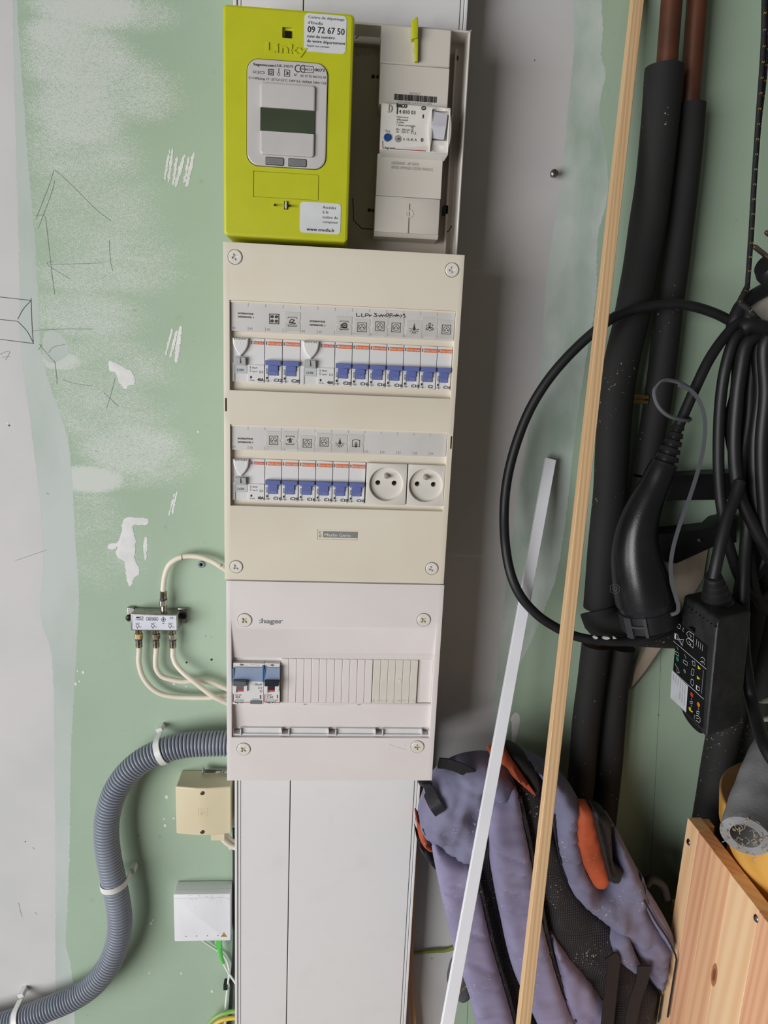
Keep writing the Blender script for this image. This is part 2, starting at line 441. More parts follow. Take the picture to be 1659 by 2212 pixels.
# ================================================================== the wall
FLOOR_Z = -1.30
def wall_material():
    m = bpy.data.materials.new('green_plasterboard'); m.use_nodes = True
    nt = m.node_tree; n = nt.nodes; L = nt.links; b = n['Principled BSDF']; b.inputs['Roughness'].default_value = 0.75
    tc = n.new('ShaderNodeTexCoord'); OC = tc.outputs['Object']
    def noise(scale, detail=3, stretch=None):
        v = OC
        if stretch:
            mp = n.new('ShaderNodeMapping'); mp.inputs['Scale'].default_value = stretch[:3]
            if len(stretch) > 3: mp.inputs['Rotation'].default_value = (0, stretch[3], 0)
            L.new(OC, mp.inputs['Vector']); v = mp.outputs['Vector']
        t = n.new('ShaderNodeTexNoise'); t.inputs['Scale'].default_value = scale; t.inputs['Detail'].default_value = detail
        L.new(v, t.inputs['Vector']); return t.outputs['Fac']
    def math_(op, a, b_=None, c=None, clamp=False):
        k = n.new('ShaderNodeMath'); k.operation = op; k.use_clamp = clamp
        for i, q in enumerate((a, b_, c)):
            if q is None: continue
            if isinstance(q, (int, float)): k.inputs[i].default_value = q
            else: L.new(q, k.inputs[i])
        return k.outputs[0]
    def mapr(v, a, b_, smooth=True):
        k = n.new('ShaderNodeMapRange'); k.interpolation_type = 'SMOOTHSTEP' if smooth else 'LINEAR'
        k.inputs['From Min'].default_value = a; k.inputs['From Max'].default_value = b_; L.new(v, k.inputs['Value']); return k.outputs['Result']
    def mix(f, a, c):
        k = n.new('ShaderNodeMix'); k.data_type = 'RGBA'; L.new(f, k.inputs['Factor'])
        for s_, q in (('A', a), ('B', c)):
            if isinstance(q, tuple): k.inputs[s_].default_value = q
            else: L.new(q, k.inputs[s_])
        return k.outputs['Result']
    def blob(px, py, rx, ry):            # soft elliptical patch on the wall
        c = W(px, py, 0); e = W(px + rx, py, 0); t = W(px, py - ry, 0)
        mp = n.new('ShaderNodeMapping'); sx = 1 / (e.x - c.x); sz = 1 / (t.z - c.z)
        mp.inputs['Scale'].default_value = (sx, 0, sz); mp.inputs['Location'].default_value = (-c.x * sx, 0, -c.z * sz)
        L.new(OC, mp.inputs['Vector']); g = n.new('ShaderNodeTexGradient'); g.gradient_type = 'SPHERICAL'
        L.new(mp.outputs['Vector'], g.inputs['Vector']); return g.outputs['Fac']
    base = mix(mapr(noise(5, 4), 0.3, 0.7), rgb(156, 176, 153), rgb(162, 182, 160))
    base = mix(mapr(noise(160, 3), 0.62, 0.8), base, rgb(153, 174, 150))
    # rolled-on primer that only caught the high spots of the board
    dens = None
    for (px, py, rx, ry, k) in ((190, 15, 170, 70, 1.0), (300, 30, 130, 60, .55), (130, 75, 110, 60, .85), (170, 130, 190, 120, .75), (260, 190, 190, 110, .62), (170, 240, 160, 130, .72),
                                (270, 205, 60, 28, .55), (180, 330, 190, 150, .55), (200, 450, 220, 170, .48), (250, 560, 220, 130, .50), (200, 600, 210, 60, .58),
                                (190, 680, 190, 90, .58), (220, 790, 230, 120, .48), (230, 900, 200, 110, .55), (280, 970, 170, 100, .68), (330, 1000, 140, 70, .55),
                                (190, 1035, 110, 40, 1.25), (270, 1030, 120, 40, .5), (180, 1110, 130, 110, .42), (210, 1190, 150, 130, .35), (130, 780, 70, 30, .9)):
        t = math_('MULTIPLY', mapr(blob(px, py, rx * 1.15, ry * 1.15), 0.0, 0.7), min(k + 0.12, 1.25))
        dens = t if dens is None else math_('MAXIMUM', dens, t)
    dens = math_('ADD', dens, math_('MULTIPLY_ADD', noise(18, 3, (1, 1, 2.2, 0.5)), 0.5, -0.27))
    g1 = noise(820, 3, (1.35, 1, 0.8, 0.7)); g2 = noise(230, 2)
    grain = math_('MULTIPLY_ADD', g1, 0.8, math_('MULTIPLY', g2, 0.2))
    th = math_('MULTIPLY_ADD', dens, -0.27, 0.665)
    f = math_('SUBTRACT', grain, th)
    f = mapr(f, -0.03, 0.06)
    gate = mapr(dens, 0.02, 0.2)
    f = math_('MULTIPLY', math_('MULTIPLY', f, gate), mapr(dens, -0.1, 0.75, False), clamp=True)
    f = math_('MULTIPLY', math_('POWER', f, 0.6), 0.9)
    col = mix(f, base, rgb(202, 206, 200))
    # grubby finger marks and fine scratches
    col = mix(math_('MULTIPLY', mapr(noise(60, 4), 0.66, 0.78), 0.35), col, rgb(120, 128, 112))
    L.new(col, b.inputs['Base Color'])
    bp = n.new('ShaderNodeBump'); bp.inputs['Strength'].default_value = 0.12; bp.inputs['Distance'].default_value = 0.001
    L.new(noise(420, 2), bp.inputs['Height']); L.new(bp.outputs['Normal'], b.inputs['Normal'])
    return m
mb = MB(); mb.box(-1.9, 2.0, 0.0, 0.06, FLOOR_Z, 1.35)
wall = struct(build(mb, 'wall_back', wall_material(), smooth=0, origin=(0, 0, 0)))
mb = MB(); mb.box(-1.9, 2.0, -3.0, 0.06, FLOOR_Z - 0.05, FLOOR_Z)
struct(build(mb, 'floor', mat('concrete', rgb(128, 124, 118), 0.85, col2=rgb(104, 101, 96), nscale=8, bump=0.3, bscale=120), smooth=0))

def skim_material(name, full, green, scale, lo, hi, spots=False):
    m = mat(name, full, 0.8, col2=green, nscale=scale, nmix=(lo, hi), bump=0.1, bscale=260); return m
SKIM = mat('joint_compound', rgb(200, 198, 196), 0.8, col2=rgb(192, 192, 191), nscale=7, nmix=(0.45, 0.65), bump=0.06, bscale=260, specks=(90, 1.13, rgb(150, 146, 140)))

THIN = mat('sanded_compound', rgb(196, 205, 198), 0.8, col2=rgb(160, 178, 164), nscale=16, nmix=(0.4, 0.66), bump=0.1, bscale=260, stretch=(1, 1, 0.55))
THINL = mat('sanded_compound_light', rgb(188, 195, 190), 0.8, col2=rgb(174, 185, 176), nscale=12, nmix=(0.4, 0.66), bump=0.08, bscale=260, stretch=(1, 1, 0.4))
def skim(pts, y, m, name='joint_compound', jag=0.0014, seed=1.0):
    mb = MB(); P = [W(a, b, 0) for a, b in pts]; P = spl([Vector((p.x, p.z, 0)) for p in P], 4, True)
    P = resample(P + [P[0]], 0.002)[:-1]
    P = [Vector((p.x, max(p.y, FLOOR_Z + 0.004), 0)) for p in P]
    P = [p + Vector((mnoise.noise(p * 300 + Vector((seed, 0, 0))) + .5 * mnoise.noise(p * 45), 0.6 * mnoise.noise(p * 300 + Vector((0, 9, seed))), 0)) * jag for p in P]
    mb.add([(p.x, y, p.y) for p in P], [tuple(range(len(P)))]); return build(mb, name, m, wall, smooth=0, merge=False)
# left joint: thin sanded margin, then the full coat
skim([(-1500, -760), (20, -760), (36, -60), (40, 60), (50, 200), (60, 340), (68, 430), (76, 520), (83, 640), (90, 770), (118, 860), (142, 930), (153, 1000), (158, 1080), (165, 1200), (170, 1300), (160, 1500),
      (153, 1650), (150, 1850), (145, 1980), (143, 2040), (156, 2110), (163, 2260), (190, 3150), (-1500, 3150)], -0.00004, THINL)
skim([(-1500, -760), (10, -760), (26, -60), (32, 200), (38, 420), (42, 600), (46, 760), (62, 880), (74, 980), (88, 1100), (93, 1220), (88, 1330), (112, 1420), (118, 1600), (120, 1900), (122, 2260), (140, 3150), (-1500, 3150)], -0.00008, SKIM, seed=4)
skim([(95, 722), (120, 716), (146, 742), (145, 768), (115, 784), (96, 770)], -0.00006, THINL, seed=3)
# right joint
skim([(1310, -760), (1385, -760), (1306, -60), (1303, 60), (1299, 120), (1309, 160), (1298, 205), (1296, 260), (1309, 330), (1313, 420), (1290, 520), (1288, 640), (1262, 800), (1240, 960), (1222, 1120), (1200, 1250),
      (1150, 1380), (1118, 1450), (1105, 1540), (1086, 1650), (1050, 1800), (1000, 2050), (975, 2260), (900, 3150), (800, 3150), (890, 2260), (900, 1500), (960, 700)], -0.00004, THIN, seed=5)
skim([(660, -760), (1318, -760), (1244, -60), (1240, 100), (1226, 240), (1214, 380), (1198, 480), (1186, 560), (1176, 650), (1168, 780), (1150, 880), (1130, 1000), (1112, 1120), (1092, 1260), (1080, 1400), (1068, 1500), (1050, 1640), (1025, 1800),
      (992, 2040), (978, 2140), (968, 2260), (880, 3150), (650, 3150)], -0.00008, SKIM, seed=6)
# plaster smears on the green board
SMEAR = mat('plaster_smear', rgb(222, 220, 220), 0.85, col2=rgb(206, 210, 206), nscale=60, bump=0.2, bscale=200)
def smear(pts, name='plaster_smear', T=0.0003, jag=0.0018, seed=0.0):
    mb = MB(); puff(mb, pts, -0.0003, T, 0.004, 0.003, back=0.0002, seed=seed, jag=jag); return build(mb, name, SMEAR, wall, smooth=60)
smear([(234, 782), (240, 780), (262, 790), (285, 805), (292, 820), (289, 832), (278, 832), (274, 840), (266, 838), (258, 825), (250, 806), (237, 800)])
smear([(268, 1120), (295, 1118), (321, 1121), (315, 1134), (288, 1134), (286, 1142), (292, 1165), (292, 1190), (291, 1210), (300, 1226), (301, 1240), (290, 1248), (283, 1266), (277, 1262), (272, 1240), (268, 1212), (256, 1206), (250, 1192), (255, 1180), (248, 1186),
       (234, 1186), (232, 1180), (240, 1174), (252, 1172), (262, 1152)], seed=2.0)
smear([(312, 1162), (318, 1160), (318, 1180), (315, 1210), (311, 1200), (310, 1175)], seed=3.0)
smear([(1104, 1548), (1118, 1540), (1124, 1556), (1114, 1600), (1100, 1640), (1096, 1630), (1106, 1590)], seed=4.0)
for k, (a, b, c, d, w) in enumerate(((366, 325, 356, 385, 5), (373, 322, 364, 390, 6), (382, 340, 374, 398, 6), (398, 336, 380, 400, 8), (408, 340, 398, 394, 5), (418, 332, 403, 400, 8),
                                     (372, 712, 358, 765, 5), (382, 716, 368, 770, 6), (390, 708, 380, 780, 9), (382, 1063, 372, 1110, 4), (378, 1066, 365, 1112, 3))):
    h = w / 2
    smear([(a - h * .6, b), (a + h * .6, b), ((a + c) / 2 + h, (b + d) / 2), (c + h * .7, d), (c - h * .7, d), ((a + c) / 2 - h, (b + d) / 2)], seed=k + 5.0, jag=0.0016)
for k, (a, b) in enumerate(((16, 914), (168, 1450), (180, 1453), (172, 1472), (164, 1478), (428, 933), (402, 1483), (376, 1478), (330, 1988), (326, 1995), (392, 2103), (323, 2102), (458, 2142), (360, 1722), (354, 1770), (375, 1768), (357, 1784), (467, 2038), (497, 1833))):
    s = rnd.uniform(2.0, 4.5)
    smear([(a - s, b), (a, b - s * 1.2), (a + s * .8, b), (a, b + s)], name='plaster_crumb', T=0.0015, jag=0.0008, seed=k * 1.3)
# pencil drawings
def pencil(segs, w=1.2, y=-0.0002):
    mb = MB()
    for s in segs:
        P = [W(a, b, y) for a, b in s]; P = spl(P, 4) if len(P) > 2 else P
        mb.ribbon(P, (0.00026 + w * 0.00022), 0.0001)
    return build(mb, 'pencil_mark', PENCIL if w > 1.5 else mat('faint_pencil', rgb(124, 134, 124), 0.8), wall, smooth=0)
pencil([[(-40, 637), (66, 649)], [(67, 644), (69, 700), (72, 743)], [(-40, 728), (72, 742)], [(66, 650), (50, 668), (38, 690)], [(-40, 686), (38, 694)], [(38, 694), (58, 715), (72, 741)]], 2.2)
pencil([[(68, 718), (78, 714), (130, 711), (200, 711)], [(85, 744), (100, 762), (120, 785)], [(83, 756), (90, 744)], [(-20, 775), (20, 758), (12, 778)], [(5, 772), (22, 770)], [(105, 762), (115, 750), (140, 744)], [(118, 780), (122, 812), (123, 830)]], 1.2)
pencil([[(116, 367), (106, 400), (78, 472)], [(118, 390), (110, 420), (82, 494)], [(118, 367), (150, 395), (205, 450), (240, 478)], [(76, 465), (96, 464)], [(98, 468), (104, 520), (112, 590), (118, 636)], [(101, 568), (108, 576), (150, 602)],
        [(108, 571), (170, 570), (225, 568)], [(101, 567), (115, 564)], [(236, 520), (238, 560), (243, 585)]], 0.7)
pencil([[(249, 815), (240, 850), (230, 882)], [(224, 848), (256, 878)], [(135, 820), (160, 828), (200, 834)]], 0.7)
pencil([[(33, 1211), (60, 1202), (100, 1188)], [(100, 1065), (106, 1068)], [(40, 1950), (44, 1968), (48, 1980)], [(75, 1970), (80, 1976)], [(70, 1830), (75, 1835)]], 0.9)
# joints between the boards and screw holes, cut into the wall
cuts = []
for pts in ([(1432, 1300), (1424, 1520), (1415, 1700), (1385, 2240)], [(1014, 2060), (1008, 2240)]):
    P = PX(0.0, pts); cut = MB(); cut.prism([(p.x - 0.00035, p.z) for p in P] + [(p.x + 0.00035, p.z) for p in P[::-1]], 0.003, -0.002); cuts.append(cut)
for (a, b, r) in ((403, 1431, 0.00145), (457, 1425, 0.0017), (1423, 1544, 0.0013), (435, 1219, 0.0022)):
    c = W(a, b, 0); cut = MB(); cut.prism([(c.x + r * math.cos(k * math.pi / 8), c.z + r * math.sin(k * math.pi / 8)) for k in range(16)], 0.014, -0.002); cuts.append(cut)
for cut in cuts: carve(wall, cut, smooth=0)
for (a, b, r) in ((444, 1374, 1.0), (457, 1376, 1.0), (903, 2014, 1.6), (933, 2070, 1.6), (1155, 130, 1.2), (20, 919, 2.0), (55, 1818, 1.6), (300, 1805, 1.2)):
    mb = MB(); mb.disc((W(a, b, 0) + Vector((0, -0.00015, 0)), X, Z), (0, 0), r * 0.0006, 10); ink(mb, 'dirt_hole_speck', mat('dirt_hole_brown', rgb(92, 84, 74), 0.9), wall)  # dirt dots, and one flat dark disc for the shade in a plug hole
# fixings in the wall
c = W(435, 1219, 0)
t = thing('wall_plug', 'grey plastic wall plug pushed into the green board beside the coaxial cable', 'wall plug', c)
mb = MB(); mb.lathe([(0.0045, -0.0004), (0.0046, 0.0015), (0.0040, 0.0022), (0.0024, 0.0022), (0.0021, 0.0012), (0.0021, -0.012)], c, n=18, cap0=False, cap1=False); build(mb, 'collar', mat('grey_plug', rgb(128, 140, 146), 0.5), t)
c = W(1191, 380, 0)
t = thing('wall_screw', 'shiny round-headed screw standing out of the white joint strip', 'screw', c)
mb = MB(); mb.lathe([(0.0018, -0.004), (0.0018, 0.010), (0.0048, 0.0105), (0.0050, 0.012), (0.0042, 0.0140), (0.0022, 0.0150), (0.0006, 0.0153)], c, n=20); hd = build(mb, 'head', STEEL, t)
cut = MB(); cross_cut(cut, c, 0.0024, 0.0008, 0, -0.0135, -0.017); carve(hd, cut)

# ================================================================== trunking
def trunk(name, label, z0, z1, seam_px, seam_py):
    t = thing(name, label, 'trunking', (0.125, 0, z0))
    yf = -0.050; xs = W(seam_px, seam_py, yf).x; x0, x1 = 0.0005, 0.2485
    mb = MB(); mb.box(x0, x0 + 0.0035, -0.051, -0.0005, z0, z1); mb.box(x1 - 0.0035, x1, -0.051, -0.0005, z0, z1); mb.box(x0, x1, -0.004, -0.0005, z0, z1)
    build(mb, 'channel', TRUNK, t, bevel=0.0006)
    for a in (x0 + 0.0042, x1 - 0.0075):
        mb = MB(); mb.box(a, a + 0.0033, -0.0495, -0.035, z0, z1); build(mb, 'rail', TRUNK, t, bevel=0.0004)
    mb = MB(); mb.box(x0 + 0.0084, xs - 0.0006, -0.0505, -0.044, z0, z1); build(mb, 'cover', TRUNK, t, bevel=0.0006)
    mb = MB(); mb.box(xs + 0.0006, x1 - 0.0082, -0.0505, -0.044, z0, z1); build(mb, 'cover', TRUNK, t, bevel=0.0006)

    return t
trunk('cable_trunking', 'white cable trunking running down below the lower board', FLOOR_Z, -0.2539, 624, 1900)
trunk('cable_trunking', 'white cable trunking rising above the lime green meter', 0.588, 1.2, 656, 5)
# ================================================================== meter panel
PLATE = mat('beige_plate', rgb(196, 188, 176), 0.5, col2=rgb(188, 180, 168), nscale=15, bump=0.05, bscale=900)
t = thing('meter_panel', 'beige moulded backplate with a raised rim behind the lime meter', 'meter panel', (0.125, 0, 0.362))
px0, px1, pz0, pz1 = 0.0025, 0.2485, 0.362, 0.5875
mb = MB(); mb.box(px0, px1, -0.056, -0.0015, pz0, pz1); plate_ = build(mb, 'plate', PLATE, t, bevel=0.001); cut = MB()
mb = MB(); mb.box(px1 - 0.0022, px1, -0.084, -0.056, pz0, pz1); mb.box(px0, px0 + 0.0022, -0.084, -0.056, pz0, 0.3662); mb.box(0.1275, px1, -0.084, -0.056, pz1 - 0.0022, pz1)
build(mb, 'rim', mat('rim_plastic', rgb(214, 208, 200), 0.4), t, bevel=0.0008)
mb = MB(); mb.box(px1 - 0.013, px1 - 0.011, -0.068, -0.056, pz0, pz1 - 0.012); build(mb, 'rib', PLATE, t)
mb = MB(); mb.box(0.128, 0.1545, -0.066, -0.056, pz1 - 0.013, pz1 - 0.011); build(mb, 'rib', PLATE, t)
for a, b in ((985, 125), (806, 165), (817, 166), (798, 454), (807, 455)):
    c = W(a, b, -0.056); r_ = 0.0022 if b > 130 else 0.003; cut.lathe([(r_, -0.012), (r_, 0.002)], c, n=16)
mb = MB()
for seg in (((768, 83), (776, 76), (822, 79)), ((762, 428), (764, 476), (782, 494), (806, 495)), ((956, 503), (968, 500), (976, 488))):
    cut.ribbon(PX(-0.056, seg), 0.0012, 0.010)
carve(plate_, cut)
mb = MB(); P = spl(PX(-0.0565, [(768, 112), (776, 119), (784, 112), (794, 119), (804, 112), (812, 118)]), 5); mb.tube(P, 0.0009, 6); build(mb, 'wavy_edge', PLATE, t)
mb = MB(); c = W(968, 452, -0.068); mb.box(c.x - 0.005, px1 - 0.011, -0.068, -0.056, c.z - 0.005, c.z + 0.004); build(mb, 'dark_block', BLACKP, t)  # small dark block against the right rib

# ------------------------------------------------------------------ electricity meter
yM = -0.130; mx0, mx1, mz0, mz1 = 0.0012, 0.1270, 0.3665, 0.5752
t = thing('electricity_meter', 'lime green smart electricity meter with grey display window', 'electricity meter', (0.064, -0.09, mz0))
mb = MB(); mb.prism(rrect(mx0, mx1, mz0, mz1, 0.0045, 6), -0.0565, yM, 0.0028); casing = build(mb, 'casing', LIME, t, smooth=12); ccut = []
def zz(py, px=620, y=yM): return W(px, py, y).z
def xx(px, py, y=yM): return W(px, py, y).x
# white face with rounded corners
fx0, fx1 = xx(534, 240), xx(706, 240); fz1 = zz(122, 545) - 0.002; fz0 = zz(357, 545)
FACE = mat('meter_face', rgb(200, 197, 194), 0.35, nscale=20)
mb = MB(); mb.prism(rrect(fx0 - 0.0007, fx1 + 0.0007, fz0 - 0.0007, fz1 + 0.0007, 0.0118, 8), -0.122, yM - 0.002); ccut.append(mb)
mb = MB(); mb.prism(rrect(fx0, fx1, fz0, fz1, 0.0112, 8), -0.12, yM - 0.0016, 0.0010); face = build(mb, 'face', FACE, t, smooth=12)
sx0, sx1 = xx(563, 260), xx(680, 260); sz1 = zz(180, 563); sz0 = zz(335, 563)
mb = MB(); mb.prism(rrect(sx0, sx1, sz0, sz1, 0.003, 5), -0.125, yM - 0.0045, 0.0014); surr = build(mb, 'window_surround', FACE, face, smooth=12)
LCD = mat('lcd', rgb(62, 70, 54), 0.12, col2=rgb(74, 82, 64), nscale=12)
lz1 = zz(234, 563); lz0 = zz(285, 563)
mb = MB(); mb.box(sx0 - 0.001, sx1 + 0.001, yM - 0.008, yM - 0.0028, lz0, lz1); carve(surr, mb, 12)
mb = MB(); mb.box(sx0, sx1, yM - 0.0030, -0.125, lz0, lz1); build(mb, 'display', LCD, face, smooth=0)

BTN = mat('grey_button', rgb(122, 122, 122), 0.5, nscale=80)
fcut = MB()
for a, b in ((575, 613), (624, 662)):
    z1, z0 = zz(337, 580), zz(356, 580)
    fcut.prism(rrect(xx(a, 348) - 0.0005, xx(b, 348) + 0.0005, z0 - 0.0006, z1 - 0.0010, 0.0012), yM + 0.003, yM - 0.004)
    mb = MB(); mb.prism(rrect(xx(a, 348), xx(b, 348), z0, z1 - 0.0016, 0.0012), -0.125, yM - 0.0026, 0.0006); build(mb, 'button', BTN, face, smooth=12)
carve(face, fcut, 12)
mb = MB(); yt = yM - 0.0018
TP(mb, 'Sagemcom', 547, 141, 592, 5.2, yt, 0.03); TP(mb, 'LNE-29079', 594, 144, 633, 5.6, yt)
mb.circ(FR(644, 148, yt), (0, 0), 0.0030, 0.0008, 12, math.radians(60), math.radians(300)); mb.circ(FR(655, 149, yt), (0, 0), 0.0030, 0.0008, 12, math.radians(60), math.radians(300)); mb.line(FR(655, 149, yt), (-0.0025, 0), (0.0006, 0), 0.0007)
c = W(667, 150, yt); mb.rect((c, X, Z), -0.0042, -0.0028, 0.0042, 0.0028, 0.0005); TP(mb, 'M17', 659, 153, 674, 5.4, yt); TP(mb, '0071', 679, 154, 700, 6.2, yt, 0.015)
TP(mb, 'S12C3', 546, 158, 571, 5.6, yt)
c = W(585, 156, yt); mb.rect((c, X, Z), -0.0024, -0.0024, 0.0024, 0.0024, 0.0006); mb.rect((c, X, Z), -0.0011, -0.0011, 0.0011, 0.0011, 0.0006)
c = W(602, 160, yt); mb.circ((c, X, Z), (0, 0), 0.0011, 0.0004); mb.line((c, X, Z), (0, 0.0012), (0, 0.005), 0.0005)
c = W(620, 158, yt); mb.rect((c, X, Z), -0.0025, -0.0028, 0.0025, 0.0028, 0.0005); TP(mb, '3', 616.5, 162, 623, 7.5, yt, 0.02)
TP(mb, 'N°', 635, 164, 642, 5.2, yt); TP(mb, '02 17 75 907155 50', 649, 166, 704, 4.8, yt)
TP(mb, 'C=1Wh/imp 17 -25°C/+55°C 230V 0,5-10(90)A 50Hz Cl.B', 537, 170.5, 704.5, 5.2, yt)
ink(mb, 'lettering', INK, face)
# raised name, optical port, recessed cover line, slide lever
mb = MB(); TP(mb, 'Linky', 575, 112, 664, 21, yM + 0.0002, 0.025, thick=0.0012)
build(mb, 'raised_lettering', LIME, t, smooth=0, merge=False)
c = W(621.5, 70.5, yM); mb = MB()
mb.prism(rrect(c.x - 0.0052, c.x + 0.0048, c.z - 0.0048, c.z + 0.0048, 0.001), -0.1265, yM - 0.002); ccut.append(mb)
mb = MB(); mb.prism(rrect(c.x - 0.0030, c.x + 0.0036, c.z - 0.0036, c.z + 0.0026, 0.0004), -0.1255, -0.1275); build(mb, 'optical_port', BLACKW, t, smooth=0)
zA, zB = zz(370, 548), zz(424, 548); xA, xB = xx(548, 400), xx(688, 400)
for (x_0, x_1, z_0, z_1) in ((xA - 0.0004, xA + 0.0003, zB, zA), (xB - 0.0003, xB + 0.0003, zB, zA), (xA - 0.0004, xB + 0.0003, zA, zA + 0.0005), (xA - 0.0004, xB + 0.0003, zB - 0.0006, zB)):
    mb = MB(); mb.box(x_0, x_1, yM - 0.002, yM + 0.0012, z_0, z_1); ccut.append(mb)
c = W(618, 443.5, yM); mb = MB(); mb.box(c.x - 0.0122, c.x + 0.0126, yM - 0.002, yM + 0.0035, c.z - 0.0014, c.z + 0.0010); ccut.append(mb)
mb = MB(); mb.box(c.x - 0.0022, c.x + 0.0022, yM - 0.002, yM + 0.005, c.z - 0.0040, c.z + 0.0040); ccut.append(mb)
carve(casing, ccut, 12)
mb = MB(); mb.box(c.x - 0.0011, c.x + 0.0010, yM - 0.0024, -0.12, c.z - 0.0034, c.z + 0.0034); build(mb, 'slide_lever', FACE, t, bevel=0.0003)
# stickers
STK = mat('sticker_paper', rgb(218, 219, 220), 0.35)
a = W(658, 26, yM); b = W(747, 116, yM); c2 = W(656, 105, yM)
mb = MB(); mb.prism(rrect(a.x, W(749, 40, yM).x, W(656, 107, yM).z - 0.0015, W(660, 28, yM).z, 0.004), yM + 0.0005, yM - 0.0004)
s = build(mb, 'sticker', STK, t, smooth=0); s['label'] = 'white sticker with a telephone number'
mb = MB(); ys = yM - 0.0006
TP(mb, 'Centre de dépannage', 666, 39, 744, 5.6, ys); TP(mb, "d'Enedis", 665, 51.5, 697, 6.4, ys)
TP(mb, '09 72 67 50', 664.5, 69.5, 744, 13.5, ys, 0.015); TP(mb, 'suivi du numéro', 663, 80.5, 723, 6.2, ys, 0.008); TP(mb, 'de votre département', 663, 91, 745.5, 6.4, ys, 0.008)
TP(mb, 'Appel non surtaxé', 662.5, 100, 711.5, 4.4, ys)
ink(mb, 'lettering', INK, s)
mb = MB(); mb.prism(rrect(W(648, 470, yM).x, W(736, 470, yM).x, W(648, 502, yM).z, W(648, 435, yM).z, 0.0035), yM + 0.0005, yM - 0.0004)
s = build(mb, 'sticker', STK, t, smooth=0); s['label'] = 'white sticker with a web address'
mb = MB(); TP(mb, 'Accédez', 697, 450.5, 726, 6, ys); TP(mb, 'à la', 697, 460.5, 709, 6, ys); TP(mb, 'notice du', 697, 471.5, 729, 5.8, ys); TP(mb, 'compteur', 697, 481.5, 730, 5.2, ys); TP(mb, 'www.enedis.fr', 662, 498, 723, 7, ys, 0.012)
ink(mb, 'lettering', INK, s)

# ------------------------------------------------------------------ main breaker
BEIGE = mat('breaker_beige', rgb(212, 206, 196), 0.45, col2=rgb(206, 199, 188), nscale=14, bump=0.05, bscale=1200)
yB = -0.090; bx0, bx1, bz0, bz1 = 0.1552, 0.2275, 0.3810, 0.5845
t = thing('main_breaker', 'tall beige main circuit breaker beside the lime meter', 'circuit breaker', (0.19, -0.056, bz0))
def zb(py, px=815): return W(px, py, yB).z
zs1 = zb(136, 823); zs2 = zb(224, 823); zs3 = zb(330, 820); zs4 = zb(422, 812)
mb = MB(); mb.box(bx0, bx1, yB, -0.0565, zs1 + 0.0002, bz1); build(mb, 'upper_cover', BEIGE, t, bevel=0.0012)
mb = MB(); mb.box(bx0 + 0.0004, bx1, yB + 0.0004, -0.0565, zs2, zs1 - 0.0002); build(mb, 'body', BEIGE, t, bevel=0.0004)
mb = MB(); mb.box(bx0 + 0.001, bx1 - 0.0015, yB + 0.0008, -0.0565, zs4 + 0.0003, zs3 - 0.0005); build(mb, 'body', BEIGE, t, bevel=0.0004)
mb = MB(); mb.box(bx0 + 0.0006, bx1 - 0.002, yB, -0.0565, bz0 + 0.004, zs4); lowc = build(mb, 'lower_cover', BEIGE, t, bevel=0.0010)
mb = MB(); mb.hexa([(bx0 + 0.0006, yB, bz0 + 0.004), (bx1 - 0.002, yB, bz0 + 0.004), (bx1 - 0.002, -0.0565, bz0 + 0.004), (bx0 + 0.0006, -0.0565, bz0 + 0.004)],
     [(bx0 + 0.0006, yB + 0.004, bz0), (bx1 - 0.002, yB + 0.004, bz0), (bx1 - 0.002, -0.0565, bz0), (bx0 + 0.0006, -0.0565, bz0)]); build(mb, 'lower_chamfer', BEIGE, t)
# front block
yF = -0.097; q0 = W(824, 222, yF); q1 = W(976, 234, yF); q2 = W(820, 323, yF)
wx0, wx1, wz1, wz0 = q0.x, q1.x - 0.001, q0.z, q2.z
BRW = mat('breaker_white', rgb(222, 218, 210), 0.42, nscale=20)
mb = MB(); mb.box(wx0, wx1, yF, yB + 0.002, wz0, wz1); blk = build(mb, 'front_block', BRW, t, bevel=0.0008)
mb = MB(); mb.hexa([(wx0, yF, wz0), (wx1, yF, wz0), (wx1, yB + 0.002, wz0), (wx0, yB + 0.002, wz0)], [(wx0 + 0.002, yB + 0.0006, wz0 - 0.005), (wx1 - 0.003, yB + 0.0006, wz0 - 0.005), (wx1 - 0.003, yB + 0.002, wz0 - 0.005), (wx0 + 0.002, yB + 0.002, wz0 - 0.005)])
build(mb, 'block_skirt', BRW, t)
def on(px, py): return W(px, py, yF)
# toggle bay on the right
ax0 = on(924, 280).x; ax1 = on(972, 280).x
mb = MB(); za, zb_ = on(930, 228).z - 0.0015, on(924, 330).z
for xc, wdt in ((ax0 + 0.0032, 0.0034), (ax1 - 0.0012, 0.0024)):
    prof = []
    n = 14
    for i in range(n + 1):
        a = i / n; prof.append((xc + wdt * math.sin(math.pi * a) * (-1 if xc < 0.215 else 1) , lerp(za - 0.002, zb_ + 0.001, a)))
    out = [(xc + (0.0016 if xc < 0.215 else -0.0016) * math.sin(math.pi * i / n), lerp(za - 0.002, zb_ + 0.001, i / n)) for i in range(n + 1)][::-1] + prof[1:-1]
    mb.prism(out, yF + 0.001, yF - 0.0035, 0.0006)
build(mb, 'toggle_cheek', MATS['breaker_white'], blk, smooth=50)
ta = on(932, 238); tb = on(965, 305)
bcut = MB(); bcut.box(ta.x, tb.x + 0.0008, yF - 0.002, yF + 0.0045, tb.z, ta.z)
TOG = mat('toggle_grey', rgb(206, 206, 212), 0.4)
zm = lerp(ta.z, tb.z, 0.55)
